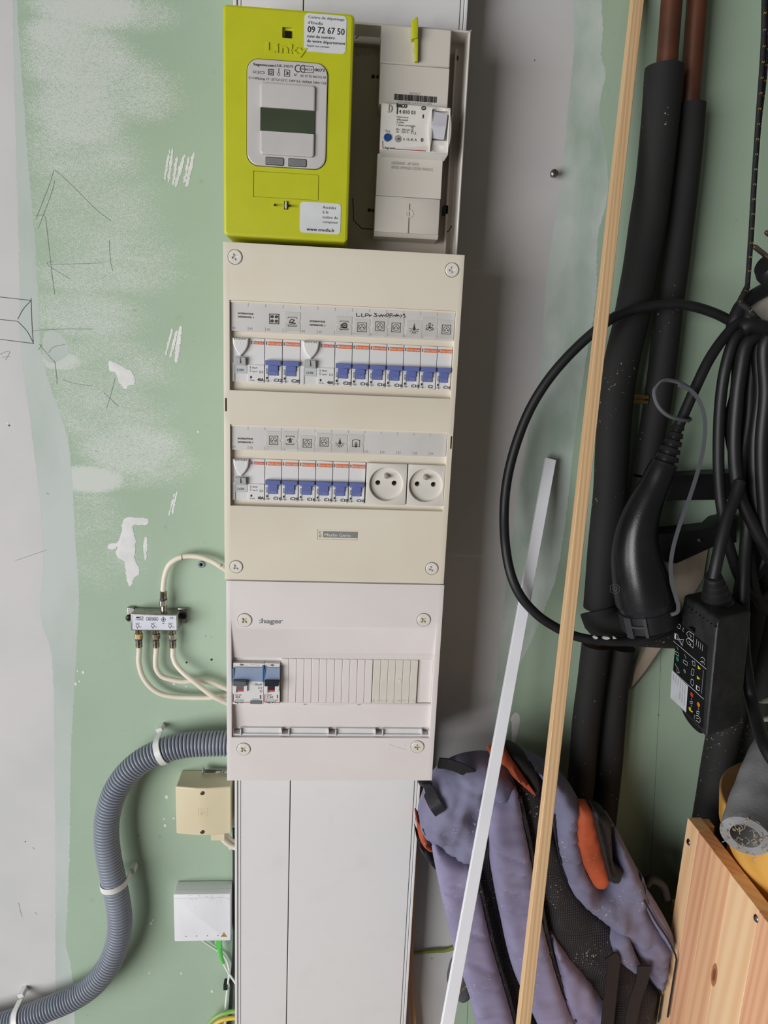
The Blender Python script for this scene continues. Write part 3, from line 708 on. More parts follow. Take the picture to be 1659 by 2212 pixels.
mb = MB(); mb.hexa([(ta.x + 0.0004, yF - 0.001, ta.z - 0.0006), (tb.x - 0.0010, yF - 0.001, ta.z - 0.0030), (tb.x - 0.0010, yF + 0.0050, ta.z - 0.0030), (ta.x + 0.0004, yF + 0.0050, ta.z - 0.0006)],
                   [(ta.x + 0.0004, yF - 0.0042, zm), (tb.x - 0.0018, yF - 0.0042, zm), (tb.x - 0.0018, yF + 0.0050, zm), (ta.x + 0.0004, yF + 0.0050, zm)])
mb.hexa([(ta.x + 0.0004, yF - 0.0042, zm), (tb.x - 0.0018, yF - 0.0042, zm), (tb.x - 0.0018, yF + 0.0050, zm), (ta.x + 0.0004, yF + 0.0050, zm)],
        [(ta.x + 0.0004, yF - 0.001, tb.z + 0.0016), (tb.x - 0.0032, yF - 0.001, tb.z + 0.0010), (tb.x - 0.0032, yF + 0.0050, tb.z + 0.0010), (ta.x + 0.0004, yF + 0.0050, tb.z + 0.0016)])
build(mb, 'toggle', TOG, blk, bevel=0.0003)
c = on(945, 322); hc = MB(); ellip(hc, c + Vector((0, -0.0028, 0.0006)), 0.0094, 0.0040, 0.0058); hc2 = MB(); ellip(hc2, c + Vector((0, -0.0028, 0.0375)), 0.0094, 0.0040, 0.0042); carve(blk, [bcut, hc, hc2])

# dial, test button, rating window
c = on(838, 235); mb = MB(); mb.lathe([(0.0042, 0), (0.0040, 0.0016), (0.0030, 0.0018)], c, n=20); mb.box(c.x - 0.0008, c.x + 0.0008, c.y - 0.0030, c.y, c.z - 0.0034, c.z + 0.0034); build(mb, 'dial', MATS['breaker_white'], blk)
c = on(836.5, 297.5); mb = MB(); mb.lathe([(0.0038, 0), (0.0036, 0.0022), (0.0026, 0.0024), (0.0024, 0.0016)], c, n=20); build(mb, 'test_button', mat('blue_button', rgb(32, 80, 150), 0.4), blk)
c = on(860, 300); mb = MB(); mb.lathe([(0.0036, 0), (0.0036, 0.0003)], c, n=20); build(mb, 'rating_window', mat('grey_window', rgb(166, 163, 156), 0.4), blk)
mb = MB(); yt = yF - 0.0003
TP(mb, 'BACO', 857, 231.5, 879, 8, yt, 0.09); TP(mb, '4 010 03', 861.5, 245, 897, 8, yt, 0.012); mb.line(FR(858.2, 239.5, yt), (0, -0.0025), (0, 0.0025), 0.0012)
TP(mb, 'Disjoncteur', 856.5, 254, 882.5, 4.2, yt); TP(mb, 'différentiel', 856.5, 260, 880.5, 4.2, yt); TP(mb, '2 pôles', 856.5, 265.5, 873, 4.2, yt); TP(mb, '1 phase protégée', 856.5, 271.5, 897, 4.4, yt)
TP(mb, 'I∆n : 500 mA', 855.5, 281, 885, 4.6, yt); TP(mb, 'Un : 250 V~', 855, 286.5, 885, 4.4, yt); c = on(890.5, 279.5); mb.rect((c, X, Z), -0.0012, -0.0014, 0.0012, 0.0018, 0.0004); mb.line((c, X, Z), (0, -0.0008), (0, 0.001), 0.0005)
mb.poly(FR(890, 287, yt), [(-0.001, -0.001), (-0.001, 0.0012), (0.0008, 0.0012), (0.0012, -0.001)], 0.0004); mb.line(FR(897, 288, yt), (-0.001, -0.0008), (0.001, -0.0008), 0.0004); mb.line(FR(897, 288, yt), (0, -0.0008), (0, 0.0014), 0.0004)
TP(mb, 'Test', 832, 285, 842.5, 5, yt); TP(mb, '45', 858, 302.5, 865, 5, yt - 0.0002, 0.015); TP(mb, 'Ir 15-45 A', 871, 303.5, 900, 6, yt); TP(mb, '0', 909, 306, 914, 8, yt, 0.03); TP(mb, 'I', 913, 255.5, 914.6, 8, yt, 0.03)
mb.disc(FR(915, 233.5, yt), (0, 0), 0.0026, 16, 0.0020); TP(mb, 'legrand', 831, 321, 851.5, 4.6, yt, 0.02)
ink(mb, 'lettering', INK, blk)
mb = MB(); TP(mb, 'NF', 911.5, 235, 918.5, 3.4, yt - 0.0002, 0.01); ink(mb, 'lettering', WHITEINK, blk)
mb = MB(); c = on(826.5, 310); mb.line((c + Vector((0, -0.0003, 0)), X, Z), (0, 0.0020), (0.0004, -0.0040), 0.0007); mb.line((c + Vector((0, -0.0003, 0)), X, Z), (0.0004, -0.0040), (0.0014, -0.0048), 0.0006)
a = on(853, 322); b = on(919, 326); mb.line((Vector((0, yt, 0)), X, Z), (a.x, a.z), (b.x, a.z), 0.0007); ink(mb, 'red_line', mat('red_print', rgb(176, 40, 44), 0.5), blk)
mb = MB(); yt = yB - 0.0001
c = W(851, 209, yt); bx = c.x; hh = 0.0058
e = W(942, 216, yt).x; r2 = random.Random(3)
while bx < e:
    w_ = r2.choice((0.0004, 0.0006, 0.0009)); mb.fill((Vector((0, yt, 0)), X, Z), [(bx, c.z - hh / 2), (bx + w_, c.z - hh / 2), (bx + w_, c.z + hh / 2), (bx, c.z + hh / 2)]); bx += w_ + r2.choice((0.0003, 0.0004, 0.0006))
ink(mb, 'barcode', INK, t)
mb = MB(); TP(mb, '04/2017', 884, 204, 907, 5, yt); TP(mb, 'LEGRAND - BP 30076', 845.5, 354.5, 904, 6, yt); TP(mb, '87002 LIMOGES CEDEX FRANCE', 845, 364, 934, 6, yt); TP(mb, '17 050 121955 00', 860, 222, 932, 4, yt); ink(mb, 'lettering', INKP, t)
for (a, b) in ((899, 109), (884.5, 462)):
    c = W(a, b, yB); mb = MB(); mb.lathe([(0.0042, -0.003), (0.0040, 0.0006), (0.0034, 0.0006), (0.0032, 0.0002)], c, n=20); s = build(mb, 'cover_screw', BEIGE, t)
    cut = MB(); cross_cut(cut, c, 0.0026, 0.0009, 0, yB + 0.0012, yB - 0.002); carve(s, cut)
c = W(884.5, 475, yB); cut = MB(); cut.box(c.x - 0.0011, c.x + 0.0011, yB - 0.002, yB + 0.0018, bz0 + 0.002, c.z + 0.0165); carve(lowc, cut)
# lime seal clip
c = W(897, 80, yB); mb = MB()
P = [W(a, b, yB - 0.006) for a, b in ((890, 46), (894, 46), (898, 38), (902, 40), (903, 60), (902, 84), (889, 86), (889, 60))]
mb.prism([(p.x, p.z) for p in P], yB - 0.001, yB - 0.009, 0.0006)
P = [W(a, b, yB - 0.003) for a, b in ((895, 84), (903, 84), (902, 134), (896, 134))]; mb.prism([(p.x, p.z) for p in P], yB + 0.0005, yB - 0.006, 0.0005)
o = build(mb, 'seal_clip', LIME, None, smooth=50); tag(o, 'small lime green seal clip stuck in the top of the beige breaker', 'seal')

# ================================================================== upper distribution board
yC = -0.125
def board_cover(mb, x0, x1, z0, z1, yf, yb, holes, fl):
    xs = sorted({x0, x1} | {h[0] for h in holes} | {h[1] for h in holes}); zs = sorted({z0, z1} | {h[2] for h in holes} | {h[3] for h in holes})
    def hole(x, z):
        for h in holes:
            if h[0] < x < h[1] and h[2] < z < h[3]: return h
    v = []; idx = {}
    def V(x, y, z):
        k = (round(x, 7), round(y, 7), round(z, 7))
        if k not in idx: idx[k] = len(v); v.append(k)
        return idx[k]
    f = []
    for i in range(len(xs) - 1):
        for j in range(len(zs) - 1):
            a, b, c, d = xs[i], xs[i + 1], zs[j], zs[j + 1]; h = hole((a + b) / 2, (c + d) / 2); y = fl if h else yf
            f.append((V(a, y, c), V(b, y, c), V(b, y, d), V(a, y, d)))
    def wallq(a, b, c, d, ya, yb_): f.append((V(a, ya, c), V(b, ya, d), V(b, yb_, d), V(a, yb_, c)))
    for i in range(len(xs) - 1):
        for j in range(len(zs)):
            zc = zs[j]; xm = (xs[i] + xs[i + 1]) / 2
            up = hole(xm, zc + 1e-5) if j < len(zs) - 1 else None; dn = hole(xm, zc - 1e-5) if j > 0 else None
            if j in (0, len(zs) - 1): wallq(xs[i], xs[i + 1], zc, zc, yf, yb)
            elif bool(up) != bool(dn): wallq(xs[i], xs[i + 1], zc, zc, yf, fl)
    for j in range(len(zs) - 1):
        for i in range(len(xs)):
            xc = xs[i]; zm = (zs[j] + zs[j + 1]) / 2
            if i in (0, len(xs) - 1): wallq(xc, xc, zs[j], zs[j + 1], yf, yb)
            else:
                l = hole(xc - 1e-5, zm); r = hole(xc + 1e-5, zm)
                if bool(l) != bool(r): wallq(xc, xc, zs[j], zs[j + 1], yf, fl)
    for i in range(len(xs) - 1):
        for j in range(len(zs) - 1):
            f.append((V(xs[i], yb, zs[j]), V(xs[i], yb, zs[j + 1]), V(xs[i + 1], yb, zs[j + 1]), V(xs[i + 1], yb, zs[j])))
    return mb.add(v, f)
def cap_screw(parent, cut, px, py, r, rot, inner, yf=yC):      # sunk plastic screw with a cut cross; cut collects its pocket in the cover
    c = W(px, py, yf); cut.lathe([(r + 0.0007, -0.0026), (r + 0.0007, 0.002)], c, n=36)
    mb = MB(); mb.lathe([(r, -0.0028), (r, 0.0006), (r - 0.0008, 0.0011), (0.001, 0.0011)], c, n=36); s = build(mb, 'screw', SCRW, parent)
    k = MB(); cross_cut(k, c, r * 0.48, r * 0.28, rot, yf + 0.0008, yf - 0.003); carve(s, k)
    if inner:
        a = math.radians(rot); mb = MB(); mb.cross((c + Vector((0, 0.0006, 0)), Vector((math.cos(a), 0, math.sin(a))), Vector((-math.sin(a), 0, math.cos(a)))), r * 0.48, r * 0.28); ink(mb, 'cross_floor', inner, s)
HB = 0.3613
FLM = yC + 0.0068
h1 = (0.0063, 0.2446, 0.2118, 0.3043); h2 = (0.0066, 0.2440, 0.0856, 0.1755)
ub = thing('distribution_board', 'cream two-row electrical distribution board with blue breaker toggles', 'distribution board', (0.125, 0, 0))
mb = MB(); board_cover(mb, 0.0, 0.25, 0.0, HB, yC, -0.0008, (h1, h2), FLM); cov = build(mb, 'cover', CREAM, ub, bevel=0.0013, segs=3, smooth=35)
ucut = MB()
for a, b, r in ((508, 555, 20), (976.5, 583, 12), (510.5, 1224, 38), (933, 1228, 18)): cap_screw(ub, ucut, a, b, 0.0070, r, None)
for a, b in ((488, 874), (975, 956)):
    c = W(a, b, yC); ucut.prism(rrect(c.x - 0.0010, c.x + 0.0010, c.z - 0.0072, c.z + 0.0072, 0.00095), yC + 0.010, yC - 0.002)
# badge
c = W(729.5, 1155, yC); ucut.box(c.x - 0.0228, c.x + 0.0228, yC - 0.002, yC + 0.0012, c.z - 0.0058, c.z + 0.0058); mb = MB(); mb.box(c.x - 0.0226, c.x + 0.0226, yC + 0.0004, yC + 0.0014, c.z - 0.0056, c.z + 0.0056); bd = build(mb, 'badge', CREAM, ub, smooth=0)
mb = MB(); mb.box(c.x - 0.0165, c.x + 0.0222, yC + 0.0001, yC + 0.0006, c.z - 0.0036, c.z + 0.0036); build(mb, 'badge_plate', mat('badge_grey', rgb(150, 150, 146), 0.35, metal=0.3), bd, smooth=0)
mb = MB(); TP(mb, 'Merlin Gerin', 701.5, 1158.5, 757, 6.5, yC - 0.00005, 0.008); ink(mb, 'lettering', WHITEINK, bd)
mb = MB(); fr = (c + Vector((-0.0196, 0.0003, 0)), X, Z); mb.circ(fr, (0, -0.002), 0.0012, 0.0007, 12); mb.circ(fr, (0, 0.002), 0.0012, 0.0007, 12, 0.6, 5.6); ink(mb, 'emblem', INKG, bd)
# label strips
PAPER = mat('label_paper', rgb(212, 209, 206), 0.3, col2=rgb(203, 199, 194), nscale=16)
PAPER2 = mat('sticker_grey_paper', rgb(202, 198, 193), 0.4, col2=rgb(194, 189, 183), nscale=50)
def ic_socket(mb, fr, s, w):
    mb.rect(fr, -s, -s, s, s, w); mb.circ(fr, (0, 0), s * 0.72, w * 0.8); [mb.disc(fr, p, s * 0.17, 8) for p in ((0, s * .3), (-s * .32, -s * .12), (s * .32, -s * .12))]
def ic_hob(mb, fr, s, w):
    mb.rect(fr, -s, -s, s, s, w); [mb.disc(fr, (a * s * .46, b * s * .46), s * 0.33, 12) for a in (-1, 1) for b in (-1, 1)]
def brackets(mb, fr, s, w):
    mb.poly(fr, [(-s, s * .75), (-s * .8, s * .95), (s * .8, s * .95), (s, s * .75)], w); mb.poly(fr, [(-s, -s * .75), (-s * .8, -s * .95), (s * .8, -s * .95), (s, -s * .75)], w)
def ic_iron(mb, fr, s, w):
    brackets(mb, fr, s, w); mb.fill(fr, [(-s * .8, -s * .35), (s * .7, -s * .5), (s * .75, -s * .3), (-s * .1, 0), (-s * .7, -s * .05)]); mb.poly(fr, [(-s * .6, s * .1), (-s * .2, s * .5), (s * .4, s * .35), (s * .1, 0)], w * 1.4); mb.line(fr, (-s * .7, -s * .65), (s * .6, -s * .72), w)
def ic_snail(mb, fr, s, w):
    brackets(mb, fr, s, w); mb.circ(fr, (s * .15, 0), s * .5, w * 2.4); mb.disc(fr, (s * .15, 0), s * .2); mb.fill(fr, [(-s * .8, -s * .45), (s * .8, -s * .45), (s * .8, -s * .65), (-s * .8, -s * .65)]); mb.fill(fr, [(-s * .8, -s * .4), (-s * .6, -s * .4), (-s * .5, s * .2), (-s * .75, s * .4)])
def ic_tap(mb, fr, s, w):
    brackets(mb, fr, s, w); mb.fill(fr, [(-s * .35, -s * .55), (s * .4, -s * .55), (s * .3, s * .1), (-s * .25, s * .1)]); mb.disc(fr, (0, s * .35), s * .22); mb.line(fr, (-s * .6, s * .15), (s * .55, s * .3), w * 1.3); mb.line(fr, (-s * .65, -s * .1), (-s * .4, s * .1), w)
def ic_bulb(mb, fr, s, w):
    mb.disc(fr, (0, s * .05), s * .34); mb.fill(fr, [(-s * .17, s * .3), (s * .17, s * .3), (s * .13, s * .75), (-s * .13, s * .75)]); mb.line(fr, (0, s * .75), (0, s * 1.05), w)
    for a in (180, 212, 245, 270, 295, 328, 360): mb.line(fr, (math.cos(math.radians(a)) * s * .55, math.sin(math.radians(a)) * s * .5), (math.cos(math.radians(a)) * s * .95, math.sin(math.radians(a)) * s * .9), w)
def ic_fan(mb, fr, s, w):
    for a in (90, 210, 330):
        ca, sa = math.cos(math.radians(a)), math.sin(math.radians(a)); pts = [(0, 0), (.35, .22), (.75, .2), (.9, 0), (.75, -.18), (.35, -.1)]
        mb.poly(fr, [((x * ca - y * sa) * s, (x * sa + y * ca) * s) for x, y in pts], w, True)
        b = math.radians(a + 55); mb.line(fr, (math.cos(b) * s * .75, math.sin(b) * s * .75), (math.cos(b + .5) * s * .8, math.sin(b + .5) * s * .8), w)
def ic_boiler(mb, fr, s, w):
    mb.poly(fr, [(-s * .85, s * .75), (0, s * .95), (s * .85, s * .75), (s * .85, -s * .75), (-s * .85, -s * .75)], w, True); mb.poly(fr, [(0, s * .3), (-s * .3, -s * .2), (-s * .15, -s * .7), (s * .15, -s * .7), (s * .3, -s * .2)], w, True); mb.line(fr, (0, -s * .2), (0, -s * .9), w * 1.4)
def strip(z0, z1, x0, x1, first, icons, names, tick_px):
    yl = yC + 0.0030
    mb = MB(); mb.box(x0, x1, yl, FLM + 0.0005, z0, z1); s = build(mb, 'label_strip', PAPER, ub, smooth=0, bevel=0.0003)
    yi = yl - 0.00025
    inkb = MB(); inkg = MB(); pitch = (x1 - x0) / 13.05
    fr = (Vector((0, yi, 0)), X, Z)
    for i in range(13):
        xa = x0 + pitch * i
        if i: inkg.line(fr, (xa, z1 - 0.0048), (xa, z1 - 0.0010), 0.00035); inkg.line(fr, (xa, z0 + 0.0012), (xa, z0 + 0.0046), 0.00035)
        inkg.text(str(first + i), Vector((xa + 0.0012, yi, z0 + 0.0016)), X, Z, h=0.0026)
    for (px, py, kind, sz) in icons:
        c = W(px, py, yi); inkb_fr = (c + Vector((0, -0.0003, 0)), X, Z)
        if kind != ic_hob:
            m2 = MB(); w_ = pitch * 0.46; h_ = min(0.0098, c.z - z0 - 0.0014, z1 - c.z - 0.001); nt = 0.0016
            m2.prism([(c.x - w_, c.z - h_), (c.x + w_, c.z - h_), (c.x + w_, c.z - nt), (c.x + w_ - nt, c.z), (c.x + w_, c.z + nt), (c.x + w_, c.z + h_), (c.x - w_, c.z + h_), (c.x - w_, c.z + nt), (c.x - w_ + nt, c.z), (c.x - w_, c.z - nt)], yi + 0.0003, yi - 0.00012)
            st = build(m2, 'sticker', PAPER2, s, smooth=0)
        kind(inkb, inkb_fr, sz, 0.00062)
    for (t_, px, py, px1, h) in names: TP(inkb, t_, px, py, px1, h, yi - 0.0001, 0.02)
    ink(inkb, 'lettering', mat('soft_black_print', rgb(66, 63, 60), 0.6), s); ink(inkg, 'ruler_print', INKP, s)
    return s
zs = W(497, 714, yC).z
s1_ = strip(zs, 0.3036, 0.0068, 0.2441, 40,
    ((592, 689, ic_hob, .0048), (631.5, 695, ic_iron, .0048), (743, 703, ic_snail, .0046), (782, 707, ic_socket, .0046), (820.5, 705, ic_socket, .0046), (855.5, 707.5, ic_socket, .0046), (894.5, 711, ic_bulb, .0052), (928, 707, ic_fan, .0050), (964, 712, ic_socket, .0046)),
    (('INTERRUPTEUR', 514, 678.5, 547, 3.6), ('DIFFERENTIEL 1', 514, 686, 547, 3.6), ('INTERRUPTEUR', 669, 695.5, 702, 3.6), ('DIFFERENTIEL 2', 669, 703.5, 702, 3.6)), None)
mb = MB(); yi = yC + 0.0030 - 0.0004
for sg in (((770, 676), (770, 683), (778, 683)), ((781, 677), (781, 684), (787, 684)), ((789, 684), (789, 678), (794, 678), (795, 681), (790, 682), (799, 680), (797, 684), (803, 680)), ((814, 677), (808, 677), (812, 680), (814, 683), (807, 683)), ((817, 680), (820, 684), (823, 679), (826, 684), (828, 680), (832, 684)),
           ((838, 677), (833, 680), (836, 684), (839, 680), (838, 677)), ((842, 686), (842, 678), (846, 678), (846, 682), (842, 682)), ((848, 684), (852, 680), (854, 684), (857, 678), (857, 684), (860, 680), (862, 684)), ((864, 680), (868, 682), (864, 686)), ((870, 680), (874, 678), (872, 682), (876, 684), (871, 687))):
    mb.ribbon(spl(PX(yi, sg), 3), 0.0006, 0.0001)
build(mb, 'handwriting', INK, s1_, smooth=0)
zs = W(498, 972, yC).z
strip(zs, 0.1748, 0.0071, 0.2435, 27,
    ((591, 951, ic_socket, .0045), (626.5, 951, ic_tap, .0047), (663.5, 957.5, ic_socket, .0045), (700, 955, ic_socket, .0045), (734, 957.5, ic_bulb, .0050), (769, 958, ic_boiler, .0046)),
    (('INTERRUPTEUR', 513.5, 949, 546, 3.4), ('DIFFERENTIEL 3', 513.5, 956.5, 546, 3.4)), None)
for hx in (h1, h2):
    mb = MB(); mb.box(hx[0] + 0.0004, hx[1] - 0.0004, yC + 0.0016, yC + 0.0026, hx[3] - 0.0022, hx[3] - 0.0002); build(mb, 'strip_lip', CREAM, ub, smooth=0)

# ------------------------------------------------------------------ modular devices
ORANGE = mat('orange_tag', rgb(226, 116, 60), 0.45); RED = mat('red_tag', rgb(214, 84, 52), 0.45)
BLUE = mat('blue_toggle', rgb(100, 112, 170), 0.42); BLUEL = mat('blue_light_print', rgb(150, 162, 205), 0.5)
GREYL = mat('grey_lever', rgb(176, 178, 176), 0.4); GREYI = mat('slate_print', rgb(104, 118, 140), 0.5)
yD = yC + 0.0052
def deep(t, x0, x1, z0, z1): mb = MB(); mb.box(x0 + 0.0007, x1 - 0.0007, FLM - 0.0004, -0.080, z0 + 0.0007, z1 - 0.0007); build(mb, 'rear_body', DEVW, t, smooth=0)
def mcb(x0, x1, z0, z1, rating, ref, label, group):
    t = thing('circuit_breaker', label, 'circuit breaker', ((x0 + x1) / 2, FLM, z0), group); g = 0.00028; w = x1 - x0; h = z1 - z0; deep(t, x0, x1, z0, z1)
    def U(u): return x0 + w * u
    def V_(v): return z1 - h * v
    mb = MB(); mb.box(x0 + g, x1 - g, yD, FLM - 0.0002, z0, z1); mb.box(U(.04), U(.2), yD - 0.0008, yD, V_(.99), V_(.62)); mb.box(U(.78), U(.97), yD - 0.0008, yD, V_(.99), V_(.62)); build(mb, 'body', DEVW, t, bevel=0.0003, segs=1)
    mb = MB(); mb.box(U(.17), U(.965), yD - 0.0002, yD + 0.0005, V_(.145), V_(.055)); tg = build(mb, 'brand_tag', ORANGE, t, smooth=0)
    mb = MB(); mb.text('Merlin Gerin', Vector((U(.20), yD - 0.0004, V_(.125))), X, Z, width=w * .74, h=h * .045, bold=0.01); ink(mb, 'lettering', WHITEINK, tg)
    mb = MB(); mb.hexa([(U(.05), yD - 0.0045, V_(.595)), (U(.94), yD - 0.0045, V_(.595)), (U(.94), yD, V_(.595)), (U(.05), yD, V_(.595))], [(U(.05), yD - 0.0058, V_(.485)), (U(.94), yD - 0.0058, V_(.485)), (U(.94), yD, V_(.485)), (U(.05), yD, V_(.485))])
    mb.box(U(.21), U(.77), yD - 0.0028, yD, V_(.72), V_(.595)); tg = build(mb, 'toggle', BLUE, t, bevel=0.0003, segs=1)
    mb = MB(); mb.box(U(.21), U(.77), yD - 0.0016, yD, V_(.825), V_(.72)); build(mb, 'toggle_base', BLUE, tg, smooth=0)
    mb = MB(); mb.text('I.ON', Vector((U(.28), yD - 0.0019, V_(.805))), X, Z, width=w * .42, h=h * .055, bold=0.01); ink(mb, 'lettering', BLUEL, tg)
    mb = MB(); y = yD - 0.0011
    mb.text(rating, Vector((U(.97) - w * .45, yD - 0.0011, V_(.965))), X, Z, width=w * (.45 if len(rating) == 3 else .30), h=h * .068, bold=0.03)
    mb.text(ref, Vector((U(.17), y, V_(.80))), Z, -X, width=h * .13, h=w * .09, bold=0.01)
    fr = (Vector((U(.13), y, V_(.885))), X, Z); mb.disc(fr, (0, 0), 0.0009, 10, 0.0013); mb.text("D'clic", Vector((U(.06), y, V_(.965))), X, Z, width=w * .25, h=h * .03)
    fr = (Vector((U(.09), yD - 0.0002, V_(.1))), X, Z); mb.circ(fr, (0, .0010), .0006, .0005, 8); mb.circ(fr, (0, -.0008), .0006, .0005, 8); ink(mb, 'lettering', INK, t)
    return t
def rcd(x0, x1, z0, z1, ref, typ, label):
    t = thing('residual_current_switch', label, 'breaker', ((x0 + x1) / 2, FLM, z0)); g = 0.00028; w = x1 - x0; h = z1 - z0; deep(t, x0, x1, z0, z1)
    def U(u): return x0 + w * u
    def V_(v): return z1 - h * v
    mb = MB(); mb.box(x0 + g, x1 - g, yD, FLM - 0.0002, z0, z1); mb.box(U(.50), U(.99), yD - 0.0010, yD, z0, V_(.595)); mb.box(U(.005), U(.12), yD - 0.0010, yD, z0, V_(.56)); build(mb, 'body', DEVW, t, bevel=0.0003, segs=1)
    # test tongue
    mb = MB(); n = 12; out = [(U(.07), z1 - 0.0004), (U(.53), z1 - 0.0004)] + [(U(.30) + w * .23 * (1 - (i / n) ** 2.2), lerp(V_(.05), V_(.415), i / n)) for i in range(n + 1)] + [(U(.30) - w * .23 * (1 - (i / n) ** 2.2), lerp(V_(.05), V_(.415), i / n)) for i in range(n - 1, -1, -1)]
    P = out[::-1]; mb.prism([p for p in P], yD + 0.0002, yD - 0.0042, 0.0014); tt = build(mb, 'test_tongue', DEVW, t, smooth=18)
    cut = MB(); [cut.box(U(.125 + .046 * i), U(.145 + .046 * i), yD - 0.0060, yD - 0.0024, z1 - 0.0024, z1 + 0.001) for i in range(8)]; carve(tt, cut, 18)
    mb = MB(); mb.tube([Vector((U(.30) + 0.0030 * math.cos(k * math.pi / 12), yD - 0.0042, V_(.13) + 0.0022 * math.sin(k * math.pi / 12))) for k in range(25)], 0.0002, 6, caps=False); build(mb, 'test_ring', DEVW, tt)
    mb = MB(); mb.tube([Vector((U(.30), yD - 0.0042, V_(.13) - .0011)), Vector((U(.30), yD - 0.0042, V_(.13) + .0011))], 0.0002, 6); build(mb, 'test_mark', DEVW, tt)
    mb = MB(); mb.hexa([(U(.12), yD - 0.0040, V_(.62)), (U(.46), yD - 0.0040, V_(.62)), (U(.46), yD, V_(.62)), (U(.12), yD, V_(.62))], [(U(.115), yD - 0.0055, V_(.44)), (U(.45), yD - 0.0055, V_(.44)), (U(.45), yD, V_(.44)), (U(.115), yD, V_(.44))]); mb.box(U(.275), U(.295), yD - 0.0062, yD - 0.0045, V_(.58), V_(.44)); lv = build(mb, 'lever', GREYL, t, bevel=0.0003, segs=1)
    mb = MB(); mb.box(U(.12), U(.475), yD - 0.0006, yD, V_(.81), V_(.62)); build(mb, 'lever_base', mat('grey_lever_base', rgb(196, 198, 197), 0.4), lv, smooth=0)
    mb = MB(); mb.text('I.ON', Vector((U(.19), yD - 0.0009, V_(.755))), X, Z, width=w * .18, h=h * .055, bold=0.01); ink(mb, 'lettering', GREYI, lv)

    mb = MB(); mb.box(U(.66), U(.975), yD - 0.0002, yD + 0.0005, V_(.135), V_(.065)); tg = build(mb, 'brand_tag', RED, t, smooth=0)
    mb = MB(); mb.text('Merlin Gerin', Vector((U(.67), yD - 0.0004, V_(.12))), X, Z, width=w * .29, h=h * .04, bold=0.01); ink(mb, 'lettering', WHITEINK, tg)
    mb = MB(); y = yD - 0.0013; mb.text('40A', Vector((U(.79), y, V_(.965))), X, Z, width=w * .18, h=h * .066, bold=0.03); mb.text(ref, Vector((U(.595), y, V_(.77))), Z, -X, width=h * .13, h=w * .035)
    mb.text('30mA', Vector((U(.63), y, V_(.685))), X, Z, width=w * .15, h=h * .038); mb.text(typ, Vector((U(.63), y, V_(.765))), X, Z, width=w * .155, h=h * .032); mb.rect((Vector((U(.90), y, V_(.755))), X, Z), -.0016, -.0009, .0016, .0009, .0003)
    mb.disc((Vector((U(.60), y, V_(.885))), X, Z), (0, 0), .0010, 10, .0014); mb.text("D'clic", Vector((U(.565), y, V_(.965))), X, Z, width=w * .14, h=h * .028); fr = (Vector((U(.61), yD - 0.0002, V_(.1))), X, Z); mb.circ(fr, (0, .0010), .0006, .0005, 8); mb.circ(fr, (0, -.0008), .0006, .0005, 8); ink(mb, 'lettering', INK, t)
    return t
def xrow(px, py): return W(px, py, yD).x
ra1, ra0 = 0.2668, 0.2206
E1 = [0.0066] + [xrow(a, 826 + (a - 571) * 0.05) for a in (571.4, 609.5, 647.7, 721.6, 758.7, 795.5, 832.3, 868.8, 904.9, 940.3)] + [0.2442]
rcd(E1[0], E1[1], ra0, ra1, '23158', 'Type A', 'white residual current switch with grey lever starting the upper row, beside the C32 breaker')
ups = (('C32', '20729', 'blue-toggled breaker marked C32 under the four-ring hob pictogram'), ('C20', '20727', 'blue-toggled breaker marked C20 beside the C32 breaker'), None,
       ('C20', '20727', 'blue-toggled breaker marked C20 under the snail-like pictogram, after the second grey-lever switch'), ('C16', '20726', 'blue-toggled breaker marked C16 under the handwritten LL note'), ('C16', '20726', 'blue-toggled breaker marked C16, middle one of three adjoining C16 breakers'),
       ('C16', '20726', 'blue-toggled breaker marked C16 touching the bulb-pictogram C10 of the upper row'), ('C10', '20725', 'blue-toggled breaker marked C10 touching the fan-pictogram C2 breaker'), ('C2', '20724', 'blue-toggled breaker marked C2 under the fan pictogram'), ('C16', '20726', 'blue-toggled breaker marked C16 at the row end, touching the C2 breaker'))
for i, u in enumerate(ups):
    if u is None: rcd(E1[3], E1[4], ra0, ra1, '23160', 'Type AC', 'white residual current switch with grey lever between two C20 breakers')
    else: mcb(E1[i + 1], E1[i + 2], ra0, ra1, u[0], u[1], u[2], 'breakers of the upper row')
rb1, rb0 = 0.1378, 0.0912
E2 = [0.0069] + [xrow(460 + a * 560 / 1659, 1083) for a in (331, 438, 546, 654, 762, 865, 970)]
rcd(E2[0], E2[1], rb0, rb1, '23160', 'Type AC', 'white residual current switch with grey lever in the row with the round sockets')
dns = (('C16', '20726', 'blue-toggled breaker marked C16 touching the grey-lever switch of the socket row'), ('C20', '20727', 'blue-toggled breaker marked C20 under the bracketed tap pictogram'), ('C16', '20726', 'blue-toggled breaker marked C16 touching the tap-pictogram C20 of the socket row'), ('C16', '20726', 'blue-toggled breaker marked C16 touching the bulb-pictogram C10 of the socket row'),
       ('C10', '20725', 'blue-toggled breaker marked C10 under the bulb pictogram of the socket row'), ('C10', '20725', 'blue-toggled breaker marked C10 beside the first round socket'))
for i, u in enumerate(dns): mcb(E2[i + 1], E2[i + 2], rb0, rb1, u[0], u[1], u[2], 'breakers of the lower row')
SOCKW = mat('socket_white', rgb(222, 217, 208), 0.4, col2=rgb(210, 204, 194), nscale=18)
xe = 0.2437; xm = xrow(876.5, 1085)
